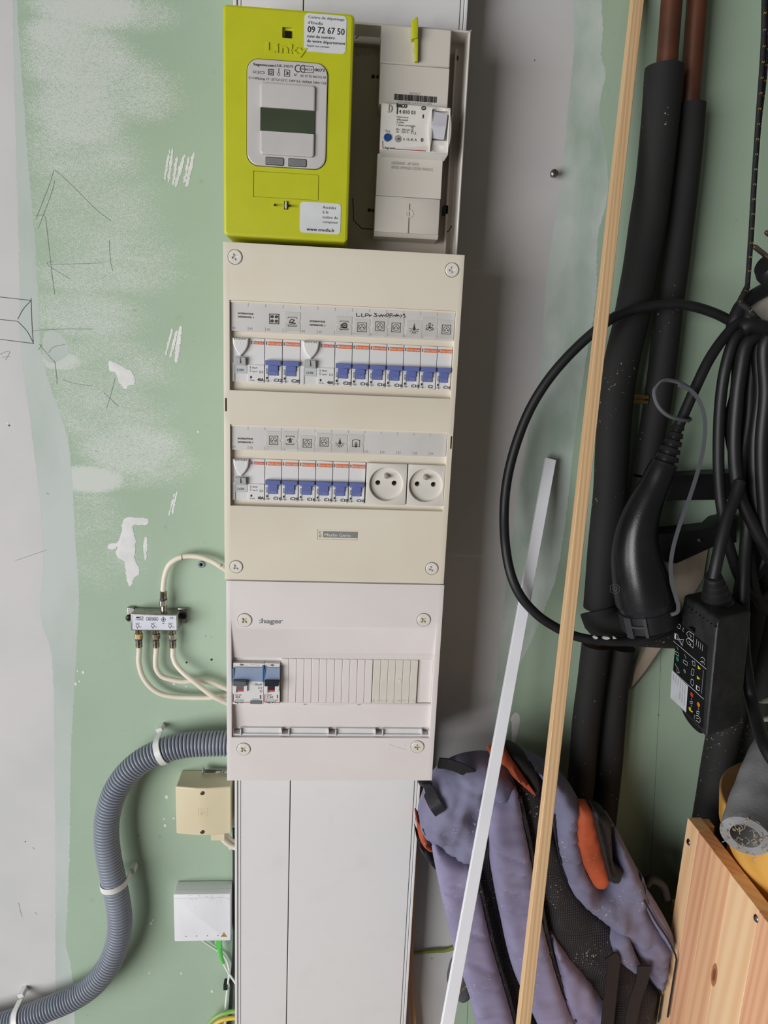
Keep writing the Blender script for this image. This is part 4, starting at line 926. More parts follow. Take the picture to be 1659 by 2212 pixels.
for k, (a, b, lab) in enumerate(((E2[7] + 0.0006, xm - 0.0004, 'white round power socket beside the blue-toggled breakers'), (xm + 0.0004, xe, 'white round power socket at the end of the lower breaker row'))):
    t = thing('power_socket', lab, 'socket', ((a + b) / 2, FLM, rb0), 'modular sockets'); cx = (a + b) / 2; cz = (rb0 + rb1) / 2; ysk = yC + 0.0018; R = 0.0192
    # square plate around a round well
    n = 48; sq = []
    for i in range(n):
        an = 2 * math.pi * i / n; ca, sa = math.cos(an), math.sin(an); hw = (b - a) / 2 - 0.0002; hh = (rb1 - rb0) / 2; s_ = min(hw / max(abs(ca), 1e-6), hh / max(abs(sa), 1e-6)); sq.append((cx + ca * s_, cz + sa * s_))
    cr = [(cx + R * math.cos(2 * math.pi * i / n), cz + R * math.sin(2 * math.pi * i / n)) for i in range(n)]
    mb = MB(); mb.box(a + 0.0002, b - 0.0002, ysk, FLM - 0.0003, rb0, rb1); mb2 = MB(); mb2.box(a + 0.0009, b - 0.0009, FLM - 0.0003, -0.080, rb0 + 0.0007, rb1 - 0.0007); build(mb2, 'rear_body', SOCKW, t, smooth=0)
    pl = build(mb, 'plate', SOCKW, t, bevel=0.0003); cut = MB(); cut.lathe([(R * 0.94, -0.0044), (R, 0.0), (R * 1.04, 0.002)], (cx, ysk, cz), n=48); carve(pl, cut)
    cut = MB(); [cut.lathe([(0.0029, -0.020), (0.0029, 0.004)], (cx + dx, ysk + 0.0044, cz + 0.0008), n=20) for dx in (-0.0092, 0.0092)]; carve(pl, cut); rb_ = [o for o in t.children if o.name.startswith('rear_body')][0]; carve(rb_, cut, 0)
    yw = ysk + 0.0043


    mb = MB(); mb.lathe([(0.0034, 0), (0.0034, 0.0006), (0.0026, 0.0008)], (cx, yw, cz + 0.0092), n=20); mb.lathe([(0.0021, 0), (0.0021, 0.006), (0.0012, 0.0075)], (cx + 0.0002, yw, cz + 0.0085), n=16); build(mb, 'earth_pin', mat('pin_metal', rgb(190, 184, 172), 0.35, metal=0.6), t)
# openings in the cream cover behind both device rows, with the other recesses
for z_0, z_1 in ((ra0, ra1), (rb0, rb1)): ucut.box(0.0071, 0.2435, FLM - 0.001, -0.030, z_0 + 0.0004, z_1 - 0.0004)
carve(cov, ucut, 35)
# ================================================================== lower board
lb = thing('distribution_board', 'white single-row board with blanking slats below the cream board', 'distribution board', (0.126, 0, -0.2545))
HX0, HX1, HZ1, HZ0 = 0.0017, 0.2508, -0.0016, -0.2540
zq = lambda py: W(505, py, yC).z
hz1, hz0 = zq(1336), zq(1593); hx0, hx1 = W(500, 1450, yC).x, W(938.5, 1450, yC).x - 0.001
fl = yC + 0.0095
rz1, rz0 = zq(1424), zq(1521); a0, a1 = hx0 + 0.0001, hx1 - 0.0001
def h_cover():
    N = 10; dep = lambda z: yC + 0.0050 * ((hz1 - z) / (hz1 - rz1)) ** 1.5
    zs = [HZ0, hz0, rz1] + [lerp(rz1, hz1, i / N) for i in range(1, N + 1)] + [HZ1]
    mb = MB(); Q = lambda *p: mb.add(p, [(0, 1, 2, 3)])
    for k in range(len(zs) - 1):
        z, w = zs[k], zs[k + 1]
        if k == 0 or k == len(zs) - 2: y0 = y1 = yC
        elif k == 1: y0 = y1 = fl
        else: y0, y1 = dep(z), (dep(w) if k < len(zs) - 3 else yC)
        Q((HX0, yC, z), (hx0, yC, z), (hx0, yC, w), (HX0, yC, w)); Q((hx1, yC, z), (HX1, yC, z), (HX1, yC, w), (hx1, yC, w)); Q((hx0, y0, z), (hx1, y0, z), (hx1, y1, w), (hx0, y1, w))
        for x in (hx0, hx1):
            if y0 > yC + 1e-6 and y1 > yC + 1e-6: Q((x, yC, z), (x, y0, z), (x, y1, w), (x, yC, w))
            elif y0 > yC + 1e-6: mb.add([(x, yC, z), (x, y0, z), (x, yC, w)], [(0, 1, 2)])
        for x in (HX0, HX1): Q((x, yC, z), (x, -0.0008, z), (x, -0.0008, w), (x, yC, w))
        xs = [HX0, hx0, hx1, HX1]
        for a, b in zip(xs, xs[1:]): Q((a, -0.0008, z), (b, -0.0008, z), (b, -0.0008, w), (a, -0.0008, w))
    for a, b in zip([HX0, hx0, hx1], [hx0, hx1, HX1]):
        for z in (HZ0, HZ1): Q((a, yC, z), (b, yC, z), (b, -0.0008, z), (a, -0.0008, z))
    Q((hx0, yC, hz0), (hx1, yC, hz0), (hx1, fl, hz0), (hx0, fl, hz0)); Q((hx0, fl, rz1), (hx1, fl, rz1), (hx1, dep(rz1), rz1), (hx0, dep(rz1), rz1))
    return mb
hcov = build(h_cover(), 'cover', WHITEP, lb, bevel=0.0010, segs=3, smooth=30); lcut = MB()
mb = MB(); z_a = zq(1526); z_b = zq(1578)
mb.hexa([(a0, fl - 0.0034, z_a), (a1, fl - 0.0034, z_a), (a1, fl, z_a), (a0, fl, z_a)], [(a0, fl - 0.0006, z_b), (a1, fl - 0.0006, z_b), (a1, fl, z_b), (a0, fl, z_b)]); build(mb, 'lower_ledge', WHITEP, lb)
mb = MB(); mb.box(a0, a1, fl - 0.0045, fl, z_a + 0.0002, rz0 + 0.0001); lip = build(mb, 'hinge_lip', WHITEP, lb, bevel=0.0004); c = W(715, 1522, fl - 0.004)
mb = MB(); mb.prism([(c.x + 0.016 * math.cos(math.pi + math.pi * i / 10), z_a + 0.0006 + 0.0022 * math.sin(math.pi + math.pi * i / 10)) for i in range(11)], fl - 0.001, fl - 0.0048); build(mb, 'finger_tab', WHITEP, lb)
cut = MB()
for a in (660, 776): c = W(a, 1522, fl); cut.box(c.x - 0.0022, c.x + 0.0022, fl - 0.006, fl - 0.001, z_a - 0.001, z_a + 0.0014)
carve(lip, cut)
# clear hinge strip between its clips
hw = 0.0052; cl_x = [W(a, 1584, fl - 0.004).x for a in (512, 616, 717, 818, 918)]; edges = [a0] + [q for x in cl_x for q in (x - hw + 0.0014, x + hw - 0.0014)] + [a1]
for k in range(0, len(edges), 2):
    u0, u1 = edges[k], edges[k + 1]
    if u1 - u0 < 0.0015: continue
    mb = MB(); mb.box(u0, u1, fl - 0.0034, fl, hz0 + 0.0001, z_b + 0.0002); cs_ = build(mb, 'clear_strip', CLEAR, lb, bevel=0.0003)
    mb = MB(); mb.box(u0, u1, fl - 0.0058, fl - 0.0033, hz0 + 0.0001, zq(1588.5)); build(mb, 'strip_ridge', CLEAR, cs_, bevel=0.0003)
for x in cl_x:
    mb = MB(); mb.box(x - hw, x + hw, fl - 0.0072, fl - 0.0001, hz0 + 0.0012, hz0 + 0.0034); mb.box(x - hw, x - hw + 0.0014, fl - 0.0070, fl - 0.0001, hz0 + 0.0034, z_b); mb.box(x + hw - 0.0014, x + hw, fl - 0.0070, fl - 0.0001, hz0 + 0.0034, z_b); build(mb, 'hinge_clip', mat('hinge_clip_plastic', rgb(222, 219, 218), 0.25), lb)
    lcut.box(max(x - hw + 0.0016, hx0 + 0.0008), min(x + hw - 0.0016, hx1 - 0.0008), fl - 0.001, fl + 0.012, hz0 + 0.0040, hz0 + 0.0064)
for a, b, r in ((529, 1339.5, 45), (915.5, 1339, 45), (526.5, 1618, 50), (902, 1613, 5)): cap_screw(lb, lcut, a, b, 0.0078, r, mat('beige_cross', rgb(196, 184, 152), 0.5))
mb = MB(); TP(mb, ':hager', 560, 1346, 610, 10, yC - 0.0002, 0.028); ink(mb, 'lettering', mat('grey_logo', rgb(136, 138, 140), 0.5), lb)
mb = MB(); c = W(857, 1614, yC); q = 0.0096
for s1, s2 in (((-q, .0034), (q, -.0034)), ((-q, -.0034), (q, .0034))): mb.tube([c + Vector((s1[0], 0, s1[1])), c + Vector((s2[0], 0, s2[1]))], 0.00035, 6)
for k in (-1, 1):
    for i in range(3): mb.tube([c + Vector((k * q, 0, -.0042 + .0034 * i)), c + Vector((k * q, 0, -.0026 + .0034 * i))], 0.00035, 6)
o = build(mb, 'moulded_mark', WHITEP, lb); o['kind'] = 'stuff'
c = W(938.5, 1420, yC); lcut.box(hx1 - 0.002, hx1 + 0.0010, yC + 0.0012, yC + 0.0040, c.z - 0.0016, c.z + 0.0018)
carve(hcov, lcut)
# row strip above the devices, with faint lettering
yr = fl - 0.0012
xd1 = W(606, 1470, fl - 0.004).x
mb = MB(); mb.box(a0, xd1, yr, fl, zq(1433), rz1); s = build(mb, 'row_strip', WHITEP, lb, smooth=0)
mb = MB(); TP(mb, '( SP3.M )', 525, 1432, 551, 4, yr - 0.0001); ink(mb, 'lettering', INKP, s)
# blanking slats
SLATB = mat('blanking_aged', rgb(221, 216, 206), 0.45, col2=rgb(212, 206, 194), nscale=30)
def slats(x0, x1, n, m, tall):
    w = (x1 - x0) / n
    for i in range(n):
        mb = MB(); mb.box(x0 + i * w + 0.00018, x0 + (i + 1) * w - 0.00018, fl - 0.0050, fl - 0.0001, rz0 + 0.0004, rz1 - 0.0004); build(mb, 'blanking_slat', m, lb, bevel=0.0004)
    mb = MB(); mb.box(x0, x1, fl - 0.0040, fl, rz0 + 0.0002, rz1 - 0.0002); build(mb, 'slat_backing', WHITEP, lb, smooth=0)
yo = fl - 0.005
sA, sB, sC = W(606.5, 1470, yo).x, W(804, 1470, yo).x, W(901.5, 1470, yo).x
slats(sA, sB, 12, WHITEP, True); slats(sB + 0.0006, sC, 6, SLATB, False)
mb = MB(); mb.box(sC + 0.0008, a1, fl - 0.0026, fl, rz0 + 0.0004, rz1 - 0.0006); build(mb, 'end_plate', WHITEP, lb, bevel=0.0004)
c = W(861.5, 1472, yo - 0.0001); mb = MB(); mb.lathe([(0.0026, 0), (0.0026, 0.00025), (0.0018, 0.00012)], c, n=20); build(mb, 'moulded_dot', WHITEP, lb)
mb = MB(); r2 = random.Random(5)
for i in range(60):
    a = r2.uniform(sB + 0.002, sC - 0.002); z_ = rz0 + 0.004 + r2.gauss(0, 0.0008); fr = (Vector((a, yo - 0.0001, z_)), X, Z); mb.line(fr, (0, 0), (r2.uniform(-.0015, .0015), r2.uniform(-.0008, .0008)), r2.uniform(.0001, .0003))
ink(mb, 'scuff', mat('scuff_grey', rgb(164, 160, 140), 0.7), lb)

# ------------------------------------------------------------------ devices of the lower board
BLUEC = mat('blue_grey_cover', rgb(150, 164, 186), 0.15, col2=rgb(130, 148, 178), nscale=30); BLUEE = mat('blue_edge', rgb(112, 146, 186), 0.15)
LEVG = mat('dark_grey_lever', rgb(100, 103, 108), 0.4); LEVB = mat('black_lever', rgb(40, 42, 48), 0.4); REDI = mat('red_indicator', rgb(190, 70, 74), 0.5)
def small_dev(pxa, pxb, wide, label, name):
    yf = fl - 0.0105; x0, x1 = max(W(pxa, 1490, yf).x, hx0 + 0.0004), W(pxb, 1490, yf).x; z1, z0 = zq(1433) - 0.0003, rz0 + 0.0003; w = x1 - x0; h = z1 - z0
    t = thing(name, label, 'circuit breaker', ((x0 + x1) / 2, fl, z0)); U = lambda u: x0 + w * u; V_ = lambda q: z1 - h * q
    mb = MB(); mb.hexa([(x0, yf, z0), (x1, yf, z0), (x1, fl - 0.0002, z0), (x0, fl - 0.0002, z0)], [(x0, yf, V_(.42)), (x1, yf, V_(.42)), (x1, fl - 0.0002, V_(.42)), (x0, fl - 0.0002, V_(.42))]); mb.box(x0, x1, yf + 0.003, fl - 0.0002, V_(.42), z1); build(mb, 'body', DEVW, t, bevel=0.0003, segs=1)
    mb = MB(); mb.hexa([(U(.01), yf - 0.0006, V_(.42)), (U(.98), yf - 0.0006, V_(.42)), (U(.98), yf + 0.004, V_(.42)), (U(.01), yf + 0.004, V_(.42))], [(U(.03), yf + 0.0014, V_(.09)), (U(.96), yf + 0.0014, V_(.09)), (U(.96), yf + 0.004, V_(.09)), (U(.03), yf + 0.004, V_(.09))]); cv = build(mb, 'clear_cover', BLUEC, t, bevel=0.0006)
    mb = MB(); mb.box(U(.945), U(.995), yf - 0.0008, yf + 0.004, V_(.43), V_(.05)); mb.box(U(.0), U(.035), yf - 0.0006, yf + 0.004, V_(.43), V_(.11)); build(mb, 'cover_edge', BLUEE, cv, smooth=0)
    if wide: la, lb_, lm = .03, .46, LEVG
    else: la, lb_, lm = .06, .92, LEVB
    mb = MB(); mb.hexa([(U(la), yf - 0.0050, V_(.50)), (U(lb_), yf - 0.0050, V_(.50)), (U(lb_), yf, V_(.50)), (U(la), yf, V_(.50))], [(U(la), yf - 0.0066, V_(.37)), (U(lb_), yf - 0.0066, V_(.37)), (U(lb_), yf, V_(.37)), (U(la), yf, V_(.37))]); ma, mbb = (.13, .37) if wide else (.25, .70); mb.box(U(ma), U(mbb), yf - 0.0026, yf, V_(.615), V_(.50)); lv = build(mb, 'lever', lm, t, bevel=0.0004, segs=1)
    mb = MB(); mb.box(U(ma), U(mbb), yf - 0.0014, yf, V_(.665), V_(.615)); build(mb, 'on_indicator', REDI, lv, smooth=0)

    if wide:
        mb = MB(); mb.box(U(.37), U(.48), yf - 0.0024, yf, V_(.66), V_(.50)); mb.box(U(.0), U(.13), yf - 0.0024, yf, V_(.70), V_(.50)); build(mb, 'lever_guard', DEVW, t, bevel=0.0003, segs=1)
        mb = MB(); mb.box(U(.57), U(.95), yf - 0.0006, yf, V_(.985), V_(.895)); tb_ = build(mb, 'test_button', mat('test_grey', rgb(112, 116, 122), 0.4), t, bevel=0.0003)
    else:
        mb = MB(); mb.box(U(.02), U(.25), yf - 0.0024, yf, V_(.70), V_(.50)); mb.box(U(.70), U(.96), yf - 0.0024, yf, V_(.66), V_(.50)); build(mb, 'lever_guard', DEVW, t, bevel=0.0003, segs=1)
    ib = MB(); ir = MB(); y = yf - 0.0002
    ir.line((Vector((0, y, 0)), X, Z), (U(.025 if wide else .06), V_(.75)), (U(.025 if wide else .06), V_(.93)), .0009); ir.line((Vector((0, y, 0)), X, Z), (U(.025 if wide else .06), V_(.93)), (U(.07 if wide else .14), V_(.945)), .0006)
    ir.line((Vector((0, y, 0)), X, Z), (U(.37 if wide else .78), V_(.945)), (U(.56 if wide else .97), V_(.945)), .0006)
    def tx(s_, u, q, u1, hh, b=0.0): ib.text(s_, Vector((U(u), y, V_(q))), X, Z, width=w * (u1 - u), h=h * hh, bold=b)
    if wide:
        tx('30mA', .71, .525, .95, .062); tx('DX³-ID', .08, .785, .28, .035); tx('40A', .08, .85, .25, .062); tx('411632', .08, .91, .35, .035); tx('legrand', .08, .965, .34, .045, .02); ib.rect((Vector((U(.89), y, V_(.585))), X, Z), -.0020, -.0010, .0020, .0010, .0003); ib.circ((Vector((U(.92), y, V_(.665))), X, Z), (0, 0), .0013, .0005)
        ib.line((Vector((0, y, 0)), X, Z), (U(.64), V_(.86)), (U(.86), V_(.86)), .0003); ib.line((Vector((0, y, 0)), X, Z), (U(.64), V_(.885)), (U(.86), V_(.885)), .0003); ib.fill((Vector((0, y, 0)), X, Z), [(U(.885), V_(.86)), (U(.925), V_(.86)), (U(.925), V_(.76)), (U(.885), V_(.76))]); tx('~', .63, .525, .69, .06)
    else:
        tx('DNX³', .18, .775, .50, .035); tx('C40', .18, .845, .58, .062); ib.rect((Vector((U(.40), y, V_(.885))), X, Z), -.0042, -.0010, .0042, .0010, .0003); tx('6kA', .70, .90, .90, .03); tx('legrand', .18, .955, .74, .045, .02); ib.fill((Vector((0, y, 0)), X, Z), [(U(.82), V_(.84)), (U(.88), V_(.84)), (U(.88), V_(.75)), (U(.82), V_(.75))])
    ink(ib, 'lettering', mat('device_print', rgb(74, 76, 84), 0.6), t); ink(ir, 'red_line', MATS['red_print'], t)
    mb = MB(); r3 = random.Random(int(pxa)); yy = yf + 0.0029
    for i in range(12 if wide else 6): mb.line((Vector((U(r3.uniform(.2, .9)), yy, V_(r3.uniform(.02, .07)))), X, Z), (0, 0), (r3.uniform(.0006, .002), 0), .0004)
    mb.disc((Vector((U(.28 if wide else .5), yy, V_(.045))), X, Z), (0, 0), .0022, 12, .0012); ink(mb, 'lettering', INKG, t)
    return t
small_dev(502.5, 569.2, True, 'wide residual current switch with grey lever in the white board', 'residual_current_switch')
small_dev(570, 604.5, False, 'narrow breaker marked C40 with black lever in the white board', 'circuit_breaker')

# ================================================================== aerial splitter and coaxial cables
ys = -0.024
t = thing('aerial_splitter', 'silver three-way aerial splitter box screwed to the green wall', 'splitter', W(334, 1345, 0))
cc = W(333.5, 1344, ys)
a = W(283, 1362, ys); b = W(384, 1327, ys)
mb = MB(); mb.box(a.x, b.x, ys, -0.002, a.z, b.z); build(mb, 'case', SILVER, t, bevel=0.0008)
for (p0, p1) in ((275, 290), (384, 405)):
    mb = MB(); x0 = W(p0, 1340, -0.006).x; x1 = W(p1, 1340, -0.006).x; mb.box(x0, x1, -0.006, -0.0008, a.z + 0.004, b.z + 0.0015); ear = build(mb, 'ear', SILVER, t, bevel=0.001)
    if p0 == 384: cut = MB(); cut.lathe([(0.0012, -0.004), (0.0012, 0.002)], W(397, 1351, -0.006), n=14); carve(ear, cut)
for (p, q) in ((279, 1334), (397, 1330)):
    mb = MB(); mb.lathe([(0.0042, 0), (0.0042, 0.002), (0.0034, 0.0034), (0.001, 0.004)], W(p, q, -0.006), n=18); sc = build(mb, 'fixing_screw', mat('black_screw', rgb(34, 30, 30), 0.35, metal=0.6), t)

la, lb2 = W(287, 1359.5, ys), W(381, 1330, ys)
mb = MB(); mb.box(la.x, lb2.x, ys - 0.0003, ys + 0.001, la.z, lb2.z); pl = build(mb, 'rating_label', mat('label_blue_white', rgb(214, 216, 226), 0.35), t, smooth=0)
mb = MB(); yt = ys - 0.0005
TP(mb, '5-2500MHz', 293, 1340, 310, 2.6, yt); TP(mb, 'ANTTRON', 319, 1339, 338, 3.4, yt, 0.02); mb.poly((Vector((0, yt, 0)), X, Z), [(p.x, p.z) for p in PX(yt, [(317, 1333.5), (340, 1334), (341.5, 1337), (340, 1341), (317, 1340.5), (315.5, 1337)])], 0.0004, True)
mb.circ(FR(353, 1338.5, yt), (0, 0), 0.0025, 0.0006); mb.line(FR(353, 1338.5, yt), (0, -.002), (0, .004), .0005); mb.fill(FR(353, 1338.5, yt), [(0, -.0015), (.0013, .0008), (-.0013, .0008)]); TP(mb, 'IN', 351, 1348, 355, 2.8, yt)
mb.circ(FR(369, 1335, yt), (0, 0), .0012, .0004, 10, 1, 5.3); mb.circ(FR(373, 1335, yt), (0, 0), .0012, .0004, 10, 1, 5.3); mb.line(FR(373, 1335, yt), (-.001, 0), (.0003, 0), .0004); TP(mb, 'RCS', 299, 1336, 309.5, 4, yt, 0.03); mb.fill(FR(296, 1334, yt), [(-.0014, -.001), (.0014, -.001), (.0014, .001), (-.001, .001)])
for i, p in enumerate((297, 330, 367.5)): mb.circ(FR(p, 1352, yt), (0, 0), .0019, .0005); mb.line(FR(p, 1352, yt), (0, -.002), (0, -.0036), .0004); mb.fill(FR(p, 1357, yt), [(0, -.0008), (.0008, .0006), (-.0008, .0006)]); TP(mb, 'OUT%d' % (i + 1), p - 4, 1348, p + 5, 2.4, yt); TP(mb, 'DC', p + 4, 1355.5, p + 9, 2.2, yt)
ink(mb, 'lettering', INK, pl)
BRONZE = mat('nickel', rgb(176, 164, 146), 0.25, metal=1.0, col2=rgb(120, 108, 92), nscale=180)
NUT = mat('bright_nut', rgb(206, 200, 188), 0.2, metal=1.0); NUTB = mat('tan_nut', rgb(210, 186, 140), 0.3, metal=0.8)
COAX = mat('coax_cream', rgb(226, 217, 200), 0.45, col2=rgb(216, 205, 186), nscale=30)
yk = -0.013
def coax(px, up, path, lab, nut, ring=True):
    s = 1 if up else -1; zb = (b.z if up else a.z); x = W(px, 1322 if up else 1366, yk).x
    t = thing('coaxial_cable', lab, 'cable', (x, yk, zb), 'coaxial cables of the splitter'); o = (x, yk, zb - s * 0.001); ax = (0, 0, s)
    mb = MB(); mb.lathe([(0.0042, 0), (0.0042, 0.008), (0.0036, 0.009)], o, ax, 18); build(mb, 'port_thread', BRONZE, t)
    mb = MB(); mb.lathe([(0.0052, 0.0085), (0.0058, 0.0095), (0.0058, 0.0155), (0.0050, 0.0168)], o, ax, 6); build(mb, 'hex_nut', nut, t, smooth=0, bevel=0.0005)
    if ring:
        mb = MB(); mb.lathe([(0.0046, 0.0166), (0.0048, 0.0172), (0.0046, 0.0184)], o, ax, 18); build(mb, 'sealing_ring', mat('dark_ring', rgb(40, 44, 66), 0.4), t)
    mb = MB(); prof = [(0.0040, 0.018)]
    for i in range(8): prof += [(0.0044, 0.0185 + i * 0.0013), (0.0041, 0.0191 + i * 0.0013)]
    mb.lathe(prof, o, ax, 18); build(mb, 'crimp_sleeve', BRONZE, t)
    start = Vector((x, yk, zb + s * 0.026)); P = [start, start + Vector((0, 0, s * 0.006))] + [W(p[0], p[1], p[2] if len(p) > 2 else yk) for p in path]
    mb = MB(); mb.tube(spl(P, 6), 0.0034, 14); build(mb, 'cable', COAX, t)
    return t
t1 = coax(354, True, [(357, 1240), (368, 1217), (392, 1203), (425, 1202), (455, 1211), (480, 1226), (500, 1240, -0.006)], 'cream coaxial cable arching from the splitter top to the cream board', NUT)
for (p, q, ang) in ((394, 1203, 88), (477, 1223, 60)):
    mb = MB(); c = W(p, q, yk); r = math.radians(ang); d = Vector((math.sin(r), 0, -math.cos(r) * (-1 if p < 400 else 1))).normalized(); mb.lathe([(0.00365, -0.0006), (0.00375, 0), (0.00365, 0.0006)], c, d, 16); build(mb, 'joint_ring', INKG, t1)
coax(299.5, False, [(300, 1430), (307, 1458), (323, 1482), (346, 1498), (376, 1505), (415, 1507), (452, 1507), (480, 1504), (500, 1500, -0.008)], 'cream coaxial cable from the tan-nut outlet, sweeping lowest under the splitter', NUTB)
coax(336.5, False, [(336, 1425, -0.013), (338, 1445), (350, 1461), (371, 1468), (395, 1472), (425, 1470), (455, 1474), (480, 1484), (500, 1492, -0.010)], 'cream coaxial cable from the middle outlet of the splitter', BRONZE, False)
coax(373, False, [(374, 1418, -0.014), (381, 1436, -0.0165), (398, 1455, -0.0205), (420, 1473, -0.0225), (440, 1489, -0.024), (462, 1505, -0.0235), (482, 1515, -0.020), (502, 1524, -0.016)], 'cream coaxial cable crossing over the other two toward the white board', NUT)

# ================================================================== corrugated conduit
CON = mat('conduit_grey', rgb(140, 146, 157), 0.36, col2=rgb(132, 138, 150), nscale=20)
t = thing('corrugated_conduit', 'grey corrugated conduit snaking down the wall beside the white board', 'conduit', W(245, 1900, 0))
path = [(505, 1606), (470, 1606), (430, 1607), (392, 1611), (350, 1622), (305, 1645), (270, 1677), (245, 1718), (232, 1765), (230, 1810), (236, 1858), (246, 1905), (254, 1945), (259, 1985), (257, 2020), (247, 2058), (229, 2094), (200, 2128), (160, 2155), (112, 2176), (60, 2196), (10, 2212), (-50, 2228), (-120, 2240), (-350, 2270), (-800, 2300)]
yco = -0.034
P = resample(spl([W(p, q, yco) for p, q in path], 16), 0.0046 / 6)
R0 = 0.0166; RR = []
for i in range(len(P)):
    ph = (i % 6) / 6.0; RR.append(R0 if ph in (1 / 6, 2 / 6, 3 / 6) else (R0 - 0.0012 if ph in (0.0, 4 / 6) else R0 - 0.0034))
mb = MB(); mb.tube(P, RR, 26); build(mb, 'pipe', CON, t, smooth=80)
CLIPW = mat('white_clip', rgb(222, 222, 218), 0.4)
def at_path(px, py):
    c = W(px, py, yco); k = min(range(len(P)), key=lambda i: (P[i] - c).length); k = max(1, min(len(P) - 2, k)); return P[k], (P[k + 1] - P[k - 1]).normalized()
for px, py, lab in ((351, 1622, 'white saddle clip around the grey conduit nearest the white board'), (247, 1907, 'white saddle clip halfway down the grey conduit, beside the white fibre box'), (45, 2201, 'white saddle clip on the grey conduit over the whitened strip')):
    c, d = at_path(px, py); t = thing('conduit_clip', lab, 'clip', Vector((c.x, 0, c.z)), 'conduit clips'); n_ = Vector((0, -1, 0)); s_ = d.cross(n_).normalized()
    r = R0 + 0.0012; loop = [c + s_ * (r * math.cos(a_)) + n_ * (r * math.sin(a_)) for a_ in [math.pi * i / 16 for i in range(17)]]
    loop = [loop[0] - n_ * 0.016] + loop + [loop[-1] - n_ * 0.016]
    mb = MB(); mb.ribbon(loop, 0.0085, 0.0016, side=d); build(mb, 'band', CLIPW, t, bevel=0.0004)
    up = s_ if s_.z > 0 or px < 100 else -s_
    if px == 247: up = s_ if s_.x > 0 else -s_
    mb = MB(); q = c + up * (r + 0.003); qq = [q + d * i * 0.006 + up * j * 0.004 for i, j in ((-.7, -1), (.7, -1), (.7, .6), (-.7, .6))]
    mb.hexa([Vector((p.x, -0.015, p.z)) for p in qq], [Vector((p.x, -0.0005, p.z)) for p in qq]); build(mb, 'base', CLIPW, t, bevel=0.0006)

# ================================================================== junction box
IVORY = mat('ivory_plastic', rgb(222, 210, 178), 0.45, col2=rgb(216, 203, 170), nscale=10, bump=0.04, bscale=1200)
yj = -0.043
t = thing('junction_box', 'ivory junction box with two slotted screws under the white board', 'junction box', W(440, 1800, 0))
a = W(380, 1806, yj); b = W(497, 1703, yj)
x0, x1, z0, z1 = a.x, b.x, a.z, b.z; xm0, xm1 = lerp(x0, x1, .41), lerp(x0, x1, .59); xm = (x0 + x1) / 2
def cs(z, gx, gy):      # horizontal section
    return [(x0 + gx, -0.0006, z), (x0 + gx, yj + 0.004 + gy, z), (xm0, yj + gy, z), (xm1, yj + gy, z), (x1 - gx, yj + 0.004 + gy, z), (x1 - gx, -0.0006, z)]
secs = [cs(z0, 0.0012, 0.0012), cs(z0 + 0.0012, 0, 0), cs(z1 - 0.0012, 0, 0), cs(z1, 0.0008, 0.0010)]
v = sum(secs, []); f = [tuple(range(6)), tuple(range(18, 24))[::-1]]
for k in range(3):
    for i in range(6): j = (i + 1) % 6; f.append((k * 6 + i, k * 6 + j, k * 6 + 6 + j, k * 6 + 6 + i))
mb = MB(); mb.add(v, f); build(mb, 'lid', IVORY, t, smooth=25, bevel=0.0012)
for q in (1713, 1797):
    c = W(437, q, yj); mb = MB(); mb.lathe([(0.0029, -0.002), (0.0029, 0.0006), (0.0022, 0.001)], c, n=18); s = build(mb, 'lid_screw', mat('dull_screw', rgb(120, 112, 104), 0.35, metal=0.9), t)
    cut = MB(); u_ = Vector((0.94, 0, -0.34)); w_ = Vector((0.34, 0, 0.94)) * 0.0004; q4 = [c - u_ * .004 - w_, c + u_ * .004 - w_, c + u_ * .004 + w_, c - u_ * .004 + w_]; cut.hexa([p + Vector((0, -.003, 0)) for p in q4], [p + Vector((0, .0002, 0)) for p in q4]); carve(s, cut)
c = W(438, 1755, yj); mb = MB(); V2 = lambda x, z: c + Vector((x, 0, z))
mb.tube([V2(-.0062, -.0052), V2(.0062, -.0052), V2(.0062, .0058), V2(-.0062, .0058), V2(-.0062, -.0052)], 0.0003, 6); mb.tube([V2(-.006 + .0098 * math.cos(a_), -.005 + .0098 * math.sin(a_)) for a_ in [.1 + 1.25 * k / 10 for k in range(11)]], 0.0003, 6)
for i in (-.0036, -.0018, 0): mb.tube([V2(i, -.004), V2(i, .001)], 0.0003, 6)
o = build(mb, 'moulded_emblem', IVORY, t); o['kind'] = 'stuff'
mb = MB(); e0 = W(457, 1812, -0.026); e1 = W(486, 1800, -0.026); mb.box(e0.x, e1.x, -0.030, -0.004, e0.z, z0 + 0.001); build(mb, 'cable_entry', IVORY, t, bevel=0.0008)
for k, (sy, pts) in enumerate(((-0.0205, [(476, 1806), (486, 1818), (498, 1827), (514, 1834)]), (-0.0128, [(486, 1802), (495, 1811), (504, 1818), (518, 1824)]))):
    mb = MB(); mb.tube(spl(PX(sy, pts), 6), 0.0032, 12); o = build(mb, 'telephone_cable', COAX, None)
    tag(o, ('lower' if k == 0 else 'upper') + ' of two cream cables leaving the ivory junction box', 'cable', 'cables of the junction box')
